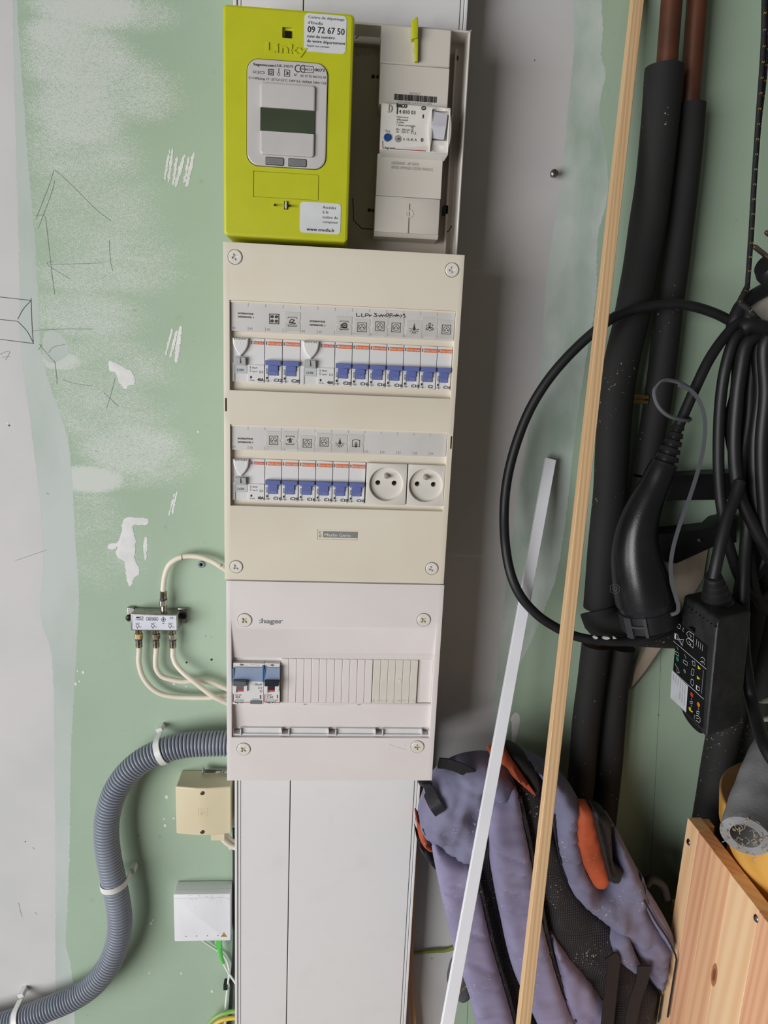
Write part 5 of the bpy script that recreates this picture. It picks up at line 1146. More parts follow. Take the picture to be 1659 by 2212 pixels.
# loose screw on the box
c0, c1 = W(438, 1668, -0.012), W(505, 1668.5, -0.012); c0.z = z1 + 0.0062; c1.z = z1 + 0.0042
t = thing('drywall_screw', 'plaster-caked drywall screw lying on the ivory junction box', 'screw', c0)
N = 60; L_ = (c1 - c0); pts = [c0 + L_ * (i / N) for i in range(N + 1)]
mb = MB(); mb.tube(pts, [0.0052 if i < 2 else (0.0030 if i < 4 else (0.0030 if i % 3 == 0 else 0.0019)) for i in range(N + 1)], 12); build(mb, 'shank', mat('plastered_screw', rgb(92, 88, 82), 0.5, metal=0.3, col2=rgb(206, 204, 198), nscale=120, nmix=(0.48, 0.6)), t, smooth=30)

# ================================================================== fibre box
yf = -0.027
t = thing('fibre_outlet_box', 'white square fibre outlet box with a green plug underneath', 'outlet box', W(437, 2030, 0))
a = W(377, 2034, yf); b = W(497, 1931, yf)
mb = MB(); mb.box(a.x, b.x, yf, -0.0006, a.z, b.z); FB = mat('bright_white_plastic', rgb(232, 232, 235), 0.35, col2=rgb(226, 226, 230), nscale=16); fcase = build(mb, 'case', FB, t, bevel=0.0011)
cut = MB(); cut.box(a.x - .002, b.x + .002, yf - 0.002, yf + 0.0005, b.z - .0062, b.z - .0059); cut.box(a.x - .002, b.x + .002, yf + 0.0100, yf + 0.0105, b.z - 0.0006, b.z + .002)
for p, q in ((402, 2023), (425, 2022), (448, 2021.5), (471, 2021)): cut.lathe([(.0010, -0.006), (.0010, 0.002)], W(p, q, yf), n=14)
carve(fcase, cut)
c = W(483.5, 2020, yf - 0.0002); mb = MB(); mb.fill((c, X, Z), [(-.0038, -.0026), (.0038, -.0026), (0, .0038)]); ink(mb, 'laser_sign', mat('yellow_sign', rgb(226, 176, 84), 0.5), t)
mb = MB(); mb.poly((c + Vector((0, -0.0001, 0)), X, Z), [(-.0038, -.0026), (.0038, -.0026), (0, .0038)], .0006, True); mb.disc((c + Vector((0, -0.0001, 0)), X, Z), (0, -.0006), .0010); [mb.line((c + Vector((0, -0.0001, 0)), X, Z), (math.cos(k) * .001, -.0006 + math.sin(k) * .001), (math.cos(k) * .0018, -.0006 + math.sin(k) * .0016), .0002) for k in range(0, 6)]; ink(mb, 'laser_sign_print', mat('brown_print', rgb(110, 78, 40), 0.6), t)
mb = MB(); r3 = random.Random(9)
for i in range(26):
    p = Vector((r3.uniform(a.x + .02, b.x - .004), 0, 0)); z_ = b.z - abs(r3.gauss(0, .007)); fr = (Vector((p.x, yf - 0.0002, z_)), X, Z); mb.line(fr, (0, 0), (r3.uniform(-.004, .004), r3.uniform(-.003, .002)), r3.uniform(.00015, .0004))
ink(mb, 'scuff', mat('grey_scuff', rgb(196, 194, 192), 0.8), t)
# green plug and lead
yg = -0.014; p0 = W(473, 2034, yg)
t = thing('fibre_lead', 'white fibre lead with a bright green plug below the fibre box', 'cable', p0)
GREEN = mat('green_plug', rgb(96, 200, 92), 0.4)
q = W(474, 2045, yg); mb = MB(); mb.box(p0.x - 0.0038, p0.x + 0.0038, yg - 0.004, yg + 0.004, q.z, a.z + 0.001); build(mb, 'plug', GREEN, t, bevel=0.0006)
PP = spl(PX(yg, [(474, 2044), (475, 2055), (478, 2068), (482, 2080)]), 8); mb = MB(); mb.tube(PP, [lerp(0.0036, 0.0022, i / (len(PP) - 1)) + (0.0004 if i % 3 == 0 else 0) for i in range(len(PP))], 14); build(mb, 'strain_relief', GREEN, t)
mb = MB(); mb.tube(spl(PX(yg, [(481.5, 2079), (489, 2094), (497, 2107), (506, 2120), (514, 2133)]), 6), 0.0015, 10); build(mb, 'lead', mat('white_lead', rgb(226, 230, 222), 0.4), t)
mb = MB(); mb.tube(to_floor(spl([W(*p) for p in ((436, 2030, -0.008), (450, 2040, -0.006), (468, 2052, -0.005), (482, 2063, -0.005), (491, 2078, -0.005), (495, 2098, -0.0085), (493, 2120, -0.0095), (490, 2145, -0.0095), (487, 2180, -0.0095), (485, 2230, -0.0095), (482, 2300, -0.0095), (466, 3100, -0.0095))], 6)), 0.0015, 10); o = build(mb, 'white_cable', MATS['white_lead'])
tag(o, 'thin white cable passing behind the green plug and down beside the trunking', 'cable')
mb = MB(); mb.tube(to_floor(spl([Vector((-0.0063, -0.0045, W(508, 1790, -.0045).z)), Vector((-0.0063, -0.0045, -0.50)), Vector((-0.0064, -0.0045, -0.60))] + [W(*p) for p in ((501, 2120, -0.0045), (498, 2170, -0.0045), (495, 2230, -0.0045), (492, 2300, -0.0045), (480, 3100, -0.0045))], 6)), 0.0028, 12); o = build(mb, 'black_cable', BLACKR)
tag(o, 'black cable running up beside the white trunking', 'cable')
c = W(491, 2126, -0.006); t = thing('cable_clip', 'small black nail clip holding the thin white cable', 'clip', c)
mb = MB(); mb.box(c.x - 0.0050, c.x + 0.0012, -0.0125, -0.0004, c.z - 0.0045, c.z + 0.0045); build(mb, 'saddle', BLACKP, t, bevel=0.0006)
mb = MB(); mb.tube([c + Vector((0.0015, -0.008, 0.0005)), c + Vector((0.006, -0.008, 0.0012))], 0.0006, 8); build(mb, 'nail', STEEL, t)
EG = mat('earth_green', rgb(112, 170, 76), 0.4, col2=rgb(170, 176, 120), nscale=60); EY = mat('earth_yellow', rgb(228, 186, 66), 0.4, col2=rgb(206, 190, 90), nscale=60)
for nm, m, yy, pts, lab in (('g', EG, -0.020, [(520, 2184), (500, 2185), (478, 2191), (460, 2202), (449, 2218), (443, 2245), (442, 2290), (450, 2600), (460, 3100)], 'green earth wire looping out of the white trunking'), ('y', EY, -0.020, [(520, 2199), (500, 2199), (480, 2203), (466, 2211), (459, 2224), (455, 2250), (454, 2290), (464, 2600), (478, 3100)], 'yellow earth wire looping out of the white trunking')):
    mb = MB(); mb.tube(to_floor(spl(PX(yy, pts), 6)), 0.0032, 12); o = build(mb, 'earth_wire', m); tag(o, lab, 'wire', 'earth wires beside the trunking')
# ================================================================== heating pipes
yP = -0.034
def sleeve(name, pts, r, lab, k=8, y=None, grp='foam-wrapped heating pipes', m=None, wob=0.0006):
    P = resample(spl([W(*p) if len(p) > 2 else W(p[0], p[1], y or yP) for p in pts], k), 0.006); P = to_floor(P)
    RR = [r * (1 + 0.03 * mnoise.noise(Vector((0, 0, i * 0.12)) + P[0] * 9)) for i in range(len(P))]
    mb = MB(); mb.tube(P, RR, 22); o = build(mb, name, m or FOAM, None, smooth=60); return tag(o, lab, 'pipe', grp) if lab else o
def copper(pts, lab, y):
    mb = MB(); mb.tube(PX(y, pts), 0.0115, 20); o = build(mb, 'copper_pipe', COPPER); return tag(o, lab, 'pipe', 'bare copper pipes')
copper([(1510, -760), (1456, -60), (1438, 170)], 'bare copper pipe entering the longer black foam sleeve', -0.0385); copper([(1566, -760), (1511, -60), (1488, 250)], 'bare copper pipe entering the shorter black foam sleeve, more orange at its end', -0.0265)
sleeve('pipe_insulation', [(1435, 146), (1426, 260), (1411, 400), (1390, 540), (1366, 680), (1345, 770), (1331, 860), (1323, 960), (1317, 1070), (1306, 1180), (1298, 1275), (1294, 1322)], 0.0208, 'longer black foam pipe sleeve, passing behind the brass clamp', y=-0.0385)
sleeve('pipe_insulation', [(1492, 226), (1484, 330), (1468, 480), (1452, 610), (1443, 680), (1432, 780), (1420, 870), (1406, 950), (1394, 1027)], 0.0168, 'shorter black foam pipe sleeve ending at a cut seam above the charging plug', y=-0.0265)
sleeve('pipe_insulation', [(1395, 1029), (1386, 1110), (1375, 1220), (1368, 1296)], 0.0166, 'black foam pipe sleeve hidden behind the charging plug', y=-0.0265)
# elbow that branches off behind the charging plug
sleeve('pipe_insulation', [(1294, 1318, -0.040), (1303, 1342, -0.046), (1330, 1352, -0.052), (1370, 1356, -0.056), (1410, 1358, -0.050), (1470, 1362, -0.040), (1540, 1366, -0.036)], 0.0245, 'dusty black foam elbow branching off under the charging plug')
sleeve('pipe_insulation', [(1288, 1392), (1278, 1470), (1266, 1560), (1256, 1672), (1240, 1800), (1200, 2150), (1110, 3000)], 0.0186, 'black foam sleeve below the torn joint that shows bare copper', y=-0.0385)
sleeve('pipe_insulation', [(1343, 1398), (1338, 1430), (1328, 1500), (1314, 1680), (1300, 1800), (1262, 2150), (1170, 3000)], 0.0176, 'black foam sleeve standing beside the diagonal cardboard', y=-0.0265)
mb = MB(); mb.tube(PX(yP, [(1296, 1340), (1293, 1372), (1290, 1400)]), 0.0085, 16); o = build(mb, 'copper_stub', mat('copper_bright', rgb(176, 104, 60), 0.4, metal=0.6)); tag(o, 'bit of orange copper showing in the torn sleeve joint', 'pipe')
sleeve('pipe_insulation', [(1658, 1080), (1632, 1240), (1592, 1430), (1573, 1540), (1560, 1600), (1545, 1690), (1528, 1790), (1500, 1960)], 0.0225, 'thick black foam pipe behind the charger box, nearer the green wall panel', y=-0.039)
sleeve('pipe_insulation', [(1752, 1080), (1710, 1240), (1662, 1430), (1646, 1530), (1634, 1600), (1616, 1700), (1602, 1790), (1576, 1960)], 0.0212, 'thick black foam pipe behind the wooden drum', y=-0.0255)
# brass clamp between the sleeves
c = W(1381, 862, -0.030); t = thing('pipe_clamp', 'brass pipe clamp bolt between the two black sleeves', 'clamp', Vector((c.x, 0, c.z)))
BRASS = mat('brass', rgb(176, 150, 92), 0.25, metal=1.0)
mb = MB(); mb.box(c.x - 0.010, c.x + 0.010, -0.036, -0.030, c.z - 0.0060, c.z - 0.0006); build(mb, 'lower_half', BRASS, t, bevel=0.0008)
mb = MB(); mb.box(c.x - 0.010, c.x + 0.010, -0.036, -0.030, c.z + 0.0002, c.z + 0.0058); build(mb, 'upper_half', BRASS, t, bevel=0.0008)
mb = MB(); mb.tube([(c.x + 0.004, -0.033, c.z), (c.x + 0.004, 0.0, c.z)], 0.003, 12); build(mb, 'stud', STEEL, t)

# ================================================================== wall bracket behind the charging cable
t = thing('cable_holder', 'black wall bracket with a screw behind the hanging charging cable', 'bracket', W(1490, 1150, 0))
def plate(mb, pts, yb, yf): mb.prism([(p.x, p.z) for p in PX(yf, pts)], yb, yf, 0.0012)
mb = MB(); plate(mb, [(1436, 1033), (1480, 1026), (1575, 1021), (1594, 1021), (1594, 1079), (1560, 1080), (1436, 1082)], -0.0008, -0.030); build(mb, 'upper_bar', BLACKP, t)
mb = MB(); plate(mb, [(1424, 1154), (1500, 1147), (1545, 1142), (1560, 1128), (1592, 1120), (1592, 1172), (1545, 1180), (1461, 1218), (1424, 1212)], -0.0008, -0.036); build(mb, 'lower_plate', BLACKP, t)
c = W(1512, 1167, -0.036); mb = MB(); mb.lathe([(0.0035, 0), (0.0033, 0.0012), (0.002, 0.0018)], c, n=16); build(mb, 'screw', STEEL, t)
# light board leaning behind
CARD = mat('cardboard', rgb(186, 172, 154), 0.8, col2=rgb(168, 152, 132), nscale=10, bump=0.1, bscale=200)
mb = MB(); o_ = PX(-0.014, [(1362, 1490), (1395, 1450), (1432, 1395), (1470, 1330), (1520, 1250)]) + PX(-0.0365, [(1552, 1179), (1500, 1203), (1461, 1220), (1437, 1217)]) + PX(-0.014, [(1440, 1300), (1396, 1400), (1372, 1450)]); mb.prism([(p.x, p.z) for p in o_], -0.003, -0.014, 0.001)
t = thing('cardboard_offcut', 'pale triangular cardboard offcut behind the foam pipes', 'cardboard', W(1430, 1490, 0)); build(mb, 'sheet', CARD, t)
e = PX(-0.015, [(1368, 1486), (1400, 1446), (1436, 1392)]); N = 26
mb = MB()
for i in range(N):
    p = e[0].lerp(e[1], i / 13) if i < 13 else e[1].lerp(e[2], (i - 13) / 13); mb.lathe([(0.0016, 0), (0.0016, 0.002)], p + Vector((0, 0.002, 0)), n=6)
oo = build(mb, 'corrugated_edge', mat('card_edge', rgb(96, 92, 90), 0.8), t); oo['kind'] = 'stuff'

# ================================================================== charging cable
CAB = BLACKR
t = thing('charging_cable', 'black electric car charging cable hung in loops with a curved plug', 'charging cable', W(1600, 700, -0.06))
def cable(name, pts, r, parent, m=CAB, k=8):
    mb = MB(); mb.tube(spl([W(*p) for p in pts], k), r, 14); return build(mb, name, m, parent, smooth=70)
Rc = 0.0058
loop = [(1600, 706, -.075), (1587, 699, -.075), (1547, 678, -.075), (1493, 661, -.075), (1439, 657, -.075), (1384, 665, -.075), (1330, 683, -.075), (1276, 723, -.072), (1222, 775, -.070), (1178, 829, -.068), (1142, 890, -.066), (1114, 962, -.066), (1096, 1034, -.066), (1089, 1106, -.066), (1092, 1180, -.080), (1104, 1242, -.090),
        (1125, 1288, -.094), (1156, 1324, -.094), (1190, 1349, -.092), (1234, 1371, -.088), (1280, 1382, -.090), (1340, 1386, -.094), (1400, 1378, -.090), (1450, 1362, -.079), (1520, 1338, -.0715), (1580, 1300, -.069), (1640, 1230, -.069), (1690, 1090, -.069), (1688, 900, -.069), (1650, 735, -.072)]
cable('big_loop', loop, Rc, t)
cable('plug_cable', [(1606, 694, -.090), (1585, 706, -.092), (1556, 740, -.097), (1530, 780, -.102), (1508, 825, -.106), (1487, 872, -.108), (1464, 925, -.110)], 0.0060, t)
cable('hanging_loop', [(1606, 716, -.095), (1585, 736, -.098), (1568, 790, -.10), (1558, 850, -.10), (1553, 920, -.10), (1552, 1000, -.10), (1555, 1060, -.10), (1561, 1110, -.10), (1575, 1180, -.095), (1605, 1262, -.09), (1650, 1290, -.088), (1690, 1240, -.088), (1705, 1100, -.09), (1700, 900, -.095), (1670, 740, -.095)], 0.0064, t)
cable('hanging_loop', [(1590, 735, -.085), (1592, 790, -.085), (1588, 850, -.085), (1577, 900, -.088), (1580, 960, -.09), (1600, 1010, -.08), (1640, 1000, -.07), (1660, 900, -.07), (1660, 760, -.075)], 0.0060, t)
cable('hanging_loop', [(1640, 720, -.104), (1612, 745, -.106), (1600, 800, -.108), (1591, 870, -.108), (1586, 950, -.108), (1589, 1020, -.108), (1600, 1075, -.11), (1622, 1125, -.112), (1650, 1175, -.112), (1700, 1240, -.11), (1760, 1260, -.105), (1800, 1180, -.10), (1800, 950, -.10), (1760, 760, -.10), (1700, 712, -.10)], 0.0072, t)
cable('hanging_loop', [(1660, 715, -.09), (1632, 745, -.092), (1622, 820, -.092), (1617, 900, -.092), (1605, 980, -.092), (1602, 1040, -.09), (1612, 1120, -.09), (1620, 1200, -.09), (1632, 1280, -.088), (1665, 1320, -.086), (1715, 1290, -.084), (1745, 1150, -.084), (1745, 900, -.086), (1700, 740, -.088)], 0.0070, t)
for i, (a, b, yy) in enumerate(((1640, 1630, -.100), (1652, 1645, -.11), (1664, 1656, -.095), (1676, 1668, -.11), (1646, 1632, -.083), (1660, 1650, -.079))):
    cable('coiled_turn', [(1690, 705, yy), (a, 745, yy), (a + 2, 850, yy), (b, 960, yy), (b + 4, 1080, yy), (a + 10, 1180, yy), (1705, 1250, yy), (1755, 1200, yy), (1775, 1050, yy), (1770, 880, yy), (1740, 760, yy), (1690, 705, yy)], 0.0075, t)
cable('box_cable', [(1598, 1040, -.118), (1588, 1075, -.124), (1572, 1115, -.132), (1560, 1160, -.14), (1550, 1205, -.146), (1541, 1250, -.150)], 0.0068, t)
cable('lower_cable', [(1640, 760, -.08), (1632, 900, -.08), (1622, 1050, -.085), (1614, 1150, -.092), (1606, 1250, -.11), (1604, 1330, -.12), (1606, 1400, -.13), (1612, 1450, -.135), (1622, 1505, -.14), (1637, 1565, -.172), (1660, 1625, -.210), (1700, 1672, -.228), (1760, 1690, -.220), (1850, 1680, -.200), (1990, 1650, -.18)], 0.0076, t)
cable('top_turn', [(1583, 712, -.082), (1588, 690, -.082), (1600, 664, -.08), (1620, 645, -.08), (1645, 630, -.078), (1690, 605, -.075)], 0.0082, t)
cable('top_turn', [(1604, 712, -.112), (1618, 703, -.114), (1640, 706, -.114), (1662, 712, -.112), (1700, 720, -.11), (1745, 760, -.10)], 0.0085, t)
# plug
PLUG = mat('plug_plastic', rgb(24, 24, 26), 0.27, col2=rgb(34, 34, 36), nscale=20, bump=0.10, bscale=700, specks=(500, 1.10, rgb(120, 116, 110)))
def pr(px, py, y): return (W(px + 1, py, y) - W(px, py, y)).length
boot = [(1466, 918, 11), (1462, 930, 13), (1455, 950, 17), (1447, 970, 20), (1440, 988, 23), (1434, 1003, 26)]
P = resample(spl([W(a, b, -.110) for a, b, r in boot], 10), 0.0010); RR = []
for i in range(len(P)):
    base = lerp(0.0066, 0.0156, i / (len(P) - 1)); RR.append(base if (i % 9) < 6 else base * 0.72)
mb = MB(); mb.tube(P, RR, 20); build(mb, 'cable_boot', PLUG, t, smooth=40)
body = [(1434, 1002, 27), (1428, 1016, 29), (1414, 1048, 31), (1396, 1086, 35), (1382, 1122, 39), (1374, 1160, 44), (1374, 1200, 51), (1381, 1240, 57), (1388, 1272, 60), (1393, 1294, 61)]
def bod(lst, y, k, extra=0): 
    C = spl([W(a, b, y) for a, b, r in lst], k); R_ = spl([Vector((r * pr(a, b, y), 0, 0)) for a, b, r in lst], k); return C, [v.x + extra for v in R_]
C, R_ = bod(body, -.110, 6); mb = MB(); mb.tube(C, R_, 28); build(mb, 'plug_handle', PLUG, t, smooth=60)
C, R_ = bod([(1393, 1294, 57), (1397, 1312, 57)], -.110, 4); mb = MB(); mb.tube(C, R_, 28); build(mb, 'plug_neck', mat('plug_gloss', rgb(36, 37, 40), 0.22), t)
C, R_ = bod([(1396, 1310, 59), (1403, 1346, 59)], -.110, 4); mb = MB(); mb.tube(C, R_, 28); ax = (C[-1] - C[0]).normalized(); cap_end = C[-1]; build(mb, 'plug_cap', BLACKP, t, smooth=60)
# grip tab on the cap
rr_ = R_[0]; sd = (RGT - ax * RGT.dot(ax)).normalized(); nn = ax.cross(sd).normalized(); nn = nn if nn.y < 0 else -nn
def on_cap(ang, s, e=0.0):
    d = sd * math.sin(ang) + nn * math.cos(ang); return C[0].lerp(C[-1], s) + d * (rr_ + e)
for a0_, a1_, s0_, s1_ in ((-1.12, -0.86, -.05, 1.15), (-0.46, -0.36, -.05, 1.05), (-0.86, -0.46, .40, .52)):
    mb = MB(); q = [on_cap(lerp(a0_, a1_, i / 4), s0_, -0.002) for i in range(5)] + [on_cap(lerp(a0_, a1_, i / 4), s0_, 0.003) for i in range(5)] + [on_cap(lerp(a0_, a1_, i / 4), s1_, -0.002) for i in range(5)] + [on_cap(lerp(a0_, a1_, i / 4), s1_, 0.003) for i in range(5)]
    f = []
    for i in range(4): f += [(i, i + 1, i + 6, i + 5), (i + 10, i + 15, i + 16, i + 11), (i + 5, i + 6, i + 16, i + 15), (i, i + 10, i + 11, i + 1)]
    f += [(0, 5, 15, 10), (4, 14, 19, 9)]; mb.add(q, f); build(mb, 'grip_rib', mat('grip_grey', rgb(62, 63, 66), 0.4), t)
mb = MB(); e0 = W(1328, 1271, -0.135); fr = (W(1328, 1272, -0.1395), (RGT * 1.0).normalized(), (-DWN).normalized()); mb.poly(fr, [(.006 * math.cos(k * math.pi / 3 + .5), .006 * math.sin(k * math.pi / 3 + .5)) for k in range(6)], .0005, True); mb.circ(fr, (0, 0), .0026, .0007, 14, -4.2, 1.0); mb.line(fr, (0, 0), (0, .003), .0007)
ink(mb, 'power_emblem', mat('emblem_grey', rgb(104, 104, 104), 0.5), t)
mb = MB(); mb.ribbon(PX(-0.147, [(1341, 1160), (1340, 1200), (1342, 1240), (1347, 1284)]), 0.0006, 0.0004); build(mb, 'mould_seam', PLUG, t, smooth=0)
for (a, b, s_) in ((1287, 1378, 5), (1310, 1379, 8), (1328, 1380, 4)):
    mb = MB(); puff(mb, [(a - s_, b), (a, b - 3), (a + s_, b), (a, b + 3)], -0.0965, 0.0012, 0.003, 0.003, jag=0.0006, seed=a); build(mb, 'plaster_fleck', SMEAR, t)
# retaining strap of the cap
STRAP = mat('strap_grey', rgb(92, 94, 98), 0.45)
mb = MB(); mb.ribbon(spl([W(*p) for p in ((1500, 852, -.118), (1488, 838, -.122), (1462, 825, -.126), (1434, 822, -.128), (1416, 836, -.128), (1414, 856, -.128), (1424, 880, -.128), (1444, 898, -.126), (1470, 906, -.122), (1490, 909, -.114), (1487, 903, -.100), (1466, 899, -.094))], 8), 0.0040, 0.0020, side=(0.2, -0.75, 0.6)); build(mb, 'strap_loop', STRAP, t, smooth=60)
mb = MB(); mb.ribbon(spl([W(*p) for p in ((1466, 832, -.126), (1490, 842, -.124), (1508, 862, -.122), (1520, 892, -.122), (1523, 930, -.122), (1517, 980, -.124), (1504, 1030, -.128), (1486, 1085, -.132), (1468, 1135, -.136), (1455, 1180, -.138), (1449, 1220, -.140), (1451, 1258, -.140), (1460, 1290, -.142), (1465, 1308, -.144), (1463, 1322, -.144), (1449, 1328, -.142))], 8), 0.0040, 0.0019); build(mb, 'strap', STRAP, t, smooth=60)
# control box
P0 = W(1550, 1338, -0.19); z_ = P0.z; P1 = Wz(1476, 1283, z_); S = Vector((0.058, 0.030, 0)); F_ = P1 - P0; D_ = W(1525, 1597, -0.203) - P0
D_ = Vector((D_.x, D_.y, D_.z))
bx = thing('charger_box', 'black charging control box with a pictogram label, hanging on its cable', 'charger', P0 + D_)
A = [P0, P0 + S, P0 + S + F_, P1]; Bm = [p + D_ for p in A]
vcut = MB(); mb = MB(); mb.hexa(A, Bm); ecase = build(mb, 'case', mat('rough_black_case', rgb(40, 40, 41), 0.5, col2=rgb(52, 52, 53), nscale=60, bump=0.35, bscale=700, specks=(600, 1.14, rgb(110, 108, 104))), bx, bevel=0.005, segs=3)
nrm = F_.cross(D_).normalized(); nrm = nrm if nrm.x < 0 else -nrm
def lab(px, py, off=0.0006):
    d = ray(px, py); t_ = (P0 - CAM).dot(nrm) / d.dot(nrm); return CAM + d * t_ + nrm * off
def c6(x, y, off=0.0006): return lab(1420 + x / 6.911, 1300 + y / 6.911, off)
def area_(mb, pts, off=0.0006): p = [c6(a, b, off) for a, b in pts]; return mb.add(p, [tuple(range(len(p)))])
def rib(mb, pts, w, off=0.0009): p = [c6(a, b, off) for a, b in pts]; return mb.ribbon(p, w, 0.0002, side=None) if False else ribn(mb, p, w)
def ribn(mb, p, w):
    for a, b in zip(p, p[1:]):
        d = (b - a).normalized(); s = d.cross(nrm).normalized() * w / 2; e = d * w * .3; mb.add([a - s - e, b - s + e, b + s + e, a + s - e], [(0, 1, 2, 3)])
    return mb
mb = MB(); area_(mb, [(300, 290), (755, 660), (680, 1890), (470, 1690), (205, 1430)], 0.0004); lb_ = ink(mb, 'label', mat('label_black', rgb(24, 24, 26), 0.3), bx)
mb = MB()
rib(mb, [(248, 585), (742, 1006)], .0006); rib(mb, [(228, 1020), (702, 1452)], .0006)
area_(mb, [(268, 462), (292, 480), (290, 565), (264, 545)], .0009)
for sh in ([(300, 470), (390, 660)], [(405, 565), (300, 565)], [(305, 530), (375, 650), (400, 580)], [(300, 360), (330, 330), (360, 360), (350, 400), (320, 395), (300, 360)], [(395, 385), (405, 400), (385, 420), (400, 450)], [(445, 470), (480, 440), (555, 490), (548, 590), (470, 530), (445, 470)], [(440, 560), (475, 545), (550, 605), (545, 690), (460, 620), (440, 560)], [(490, 480), (520, 520), (500, 530)], [(480, 590), (515, 640), (490, 640)],
           [(275, 735), (325, 765), (330, 815), (270, 770), (275, 735)], [(300, 665), (320, 720)], [(400, 865), (460, 905), (455, 955), (397, 905), (400, 865)], [(415, 780), (440, 850)], [(278, 920), (290, 960), (320, 1000), (340, 1060), (310, 1060), (300, 1010)],
           [(530, 880), (570, 900), (575, 960), (540, 945), (530, 880)], [(525, 1000), (560, 1010), (550, 1100), (515, 1090), (525, 1000)], [(515, 1150), (550, 1170), (555, 1220), (535, 1260), (508, 1210), (515, 1150)],
           [(590, 1245), (640, 1280), (640, 1330), (590, 1310), (590, 1245)], [(500, 1485), (535, 1490), (530, 1525), (500, 1510), (500, 1485)], [(600, 1630), (635, 1640), (630, 1680), (598, 1665), (600, 1630)], [(520, 1440), (525, 1465)], [(515, 1540), (520, 1570)], [(620, 1580), (625, 1610)],
           [(660, 840), (680, 825), (710, 850), (722, 890)], [(655, 895), (680, 885), (705, 905), (715, 940)], [(680, 885), (680, 915)], [(585, 1700), (620, 1700), (650, 1740), (650, 1790), (625, 1805)], [(590, 1735), (625, 1745)], [(585, 1770), (620, 1790)]):
    rib(mb, sh, .00055)
for k in range(4): rib(mb, [(600 + 30 * k, 560 + 28 * k), (590 + 30 * k, 650 + 28 * k)], .0006)
rib(mb, [(700, 1020), (670, 1370)], .0004); rib(mb, [(565, 1690), (562, 1750)], .0004)
for sh in ([(590, 1250), (605, 1262), (600, 1315), (588, 1308)],): area_(mb, sh, .0009)
ink(mb, 'pictograms', WHITEINK, lb_)
mb = MB(); area_(mb, [(228, 1022), (470, 1258), (440, 1655), (205, 1430)], .0010); st = ink(mb, 'rating_sticker', mat('sticker_cold', rgb(214, 218, 222), 0.4), lb_)
mb = MB()
for k in range(6):
    rib(mb, [(265 + 34 * k, 1080 + 32 * k), (258 + 34 * k, 1170 + 44 * k)], .0005, .0013)
    if k > 2: rib(mb, [(256 + 34 * k, 1200 + 44 * k), (250 + 34 * k, 1330 + 44 * k)], .0005, .0013)
for p in mb.v: p += nrm * 0.0006
ink(mb, 'lettering', INKG, st)
def dot(cx, cy, r, m, nm):
    mb = MB(); area_(mb, [(cx + r * math.cos(k * .52) * .75, cy + r * math.sin(k * .52) * 1.15 + r * math.cos(k * .52) * .6) for k in range(12)], .0010); ink(mb, nm, m, lb_)
dot(312, 855, 30, mat('print_green', rgb(40, 140, 104), .4), 'green_dot'); dot(527, 1388, 30, mat('print_red', rgb(206, 64, 48), .4), 'red_dot'); dot(627, 1535, 30, mat('print_orange', rgb(232, 128, 44), .4), 'orange_dot'); dot(420, 1035, 26, INKG, 'grey_dot')
YEL = mat('print_yellow', rgb(226, 208, 40), .4)
for sh in ([(615, 945), (665, 1008), (618, 1005)], [(603, 1098), (655, 1158), (606, 1155)], [(480, 1570), (510, 1580), (515, 1620), (545, 1640), (530, 1655), (485, 1615)]):
    mb = MB(); area_(mb, sh, .0010); ink(mb, 'yellow_sign', YEL, lb_)
for i in range(10):                       # vent slots on the label side, at both ends
    a = (1477 + 8.2 * i, 1290 + 6.0 * i); w_ = 4.6
    p = [lab(a[0], a[1], -0.001), lab(a[0] + w_, a[1] + w_ * .72, -0.001), lab(a[0] + w_ - 1, a[1] + 14 + w_ * .72, -0.001), lab(a[0] - 1, a[1] + 14, -0.001)]; q = [v + nrm * 0.0040 for v in p]; vcut.hexa([v - nrm * 0.0035 for v in p], q)
    a = (1450 + 6.7 * i, 1508 + 6.2 * i)
    p = [lab(a[0], a[1], -0.001), lab(a[0] + w_ - .6, a[1] + w_ * .8, -0.001), lab(a[0] + w_ - 1.4, a[1] + 11 + w_ * .8, -0.001), lab(a[0] - .8, a[1] + 11, -0.001)]; q = [v + nrm * 0.0040 for v in p]; vcut.hexa([v - nrm * 0.0035 for v in p], q)
mb = MB(); p = [c6(*q_, -0.006) for q_ in ((478, 180), (545, 190), (520, 350), (572, 400), (565, 470), (460, 370))]; q = [v + nrm * 0.0090 for v in p]; n_ = len(p); mb.add(p + q, [tuple(range(n_, 2 * n_)), tuple(range(n_))[::-1]] + [(i, (i + 1) % n_, n_ + (i + 1) % n_, n_ + i) for i in range(n_)]); carve(ecase, [vcut, mb])
# ribbed boot on the box
tc_ = W(1541, 1243, -0.150); bc = (A[0] + A[1] + A[2] + A[3]) / 4; d = (tc_ - bc); N = 40
mb = MB(); mb.tube([bc + d * (i / N) for i in range(N + 1)], [lerp(0.0185, 0.0088, i / N) * (1.0 if (i % 8) < 5 else 0.84) for i in range(N + 1)], 24); build(mb, 'cable_boot', BLACKR, bx, smooth=40)
mb = MB(); c = (Bm[0] + Bm[3]) / 2; u = (Bm[3] - Bm[0]); dn = D_.normalized()
pts = [c + u * (.34 * math.cos(math.pi * k / 10)) + dn * (0.009 * math.sin(math.pi * k / 10)) for k in range(11)]; mb.add([p + S * .1 for p in pts] + [p + S * .35 for p in pts], [tuple(range(11)), tuple(range(11, 22))[::-1]] + [(i, i + 1, 12 + i, 11 + i) for i in range(10)]); build(mb, 'outlet_lip', BLACKP, bx)

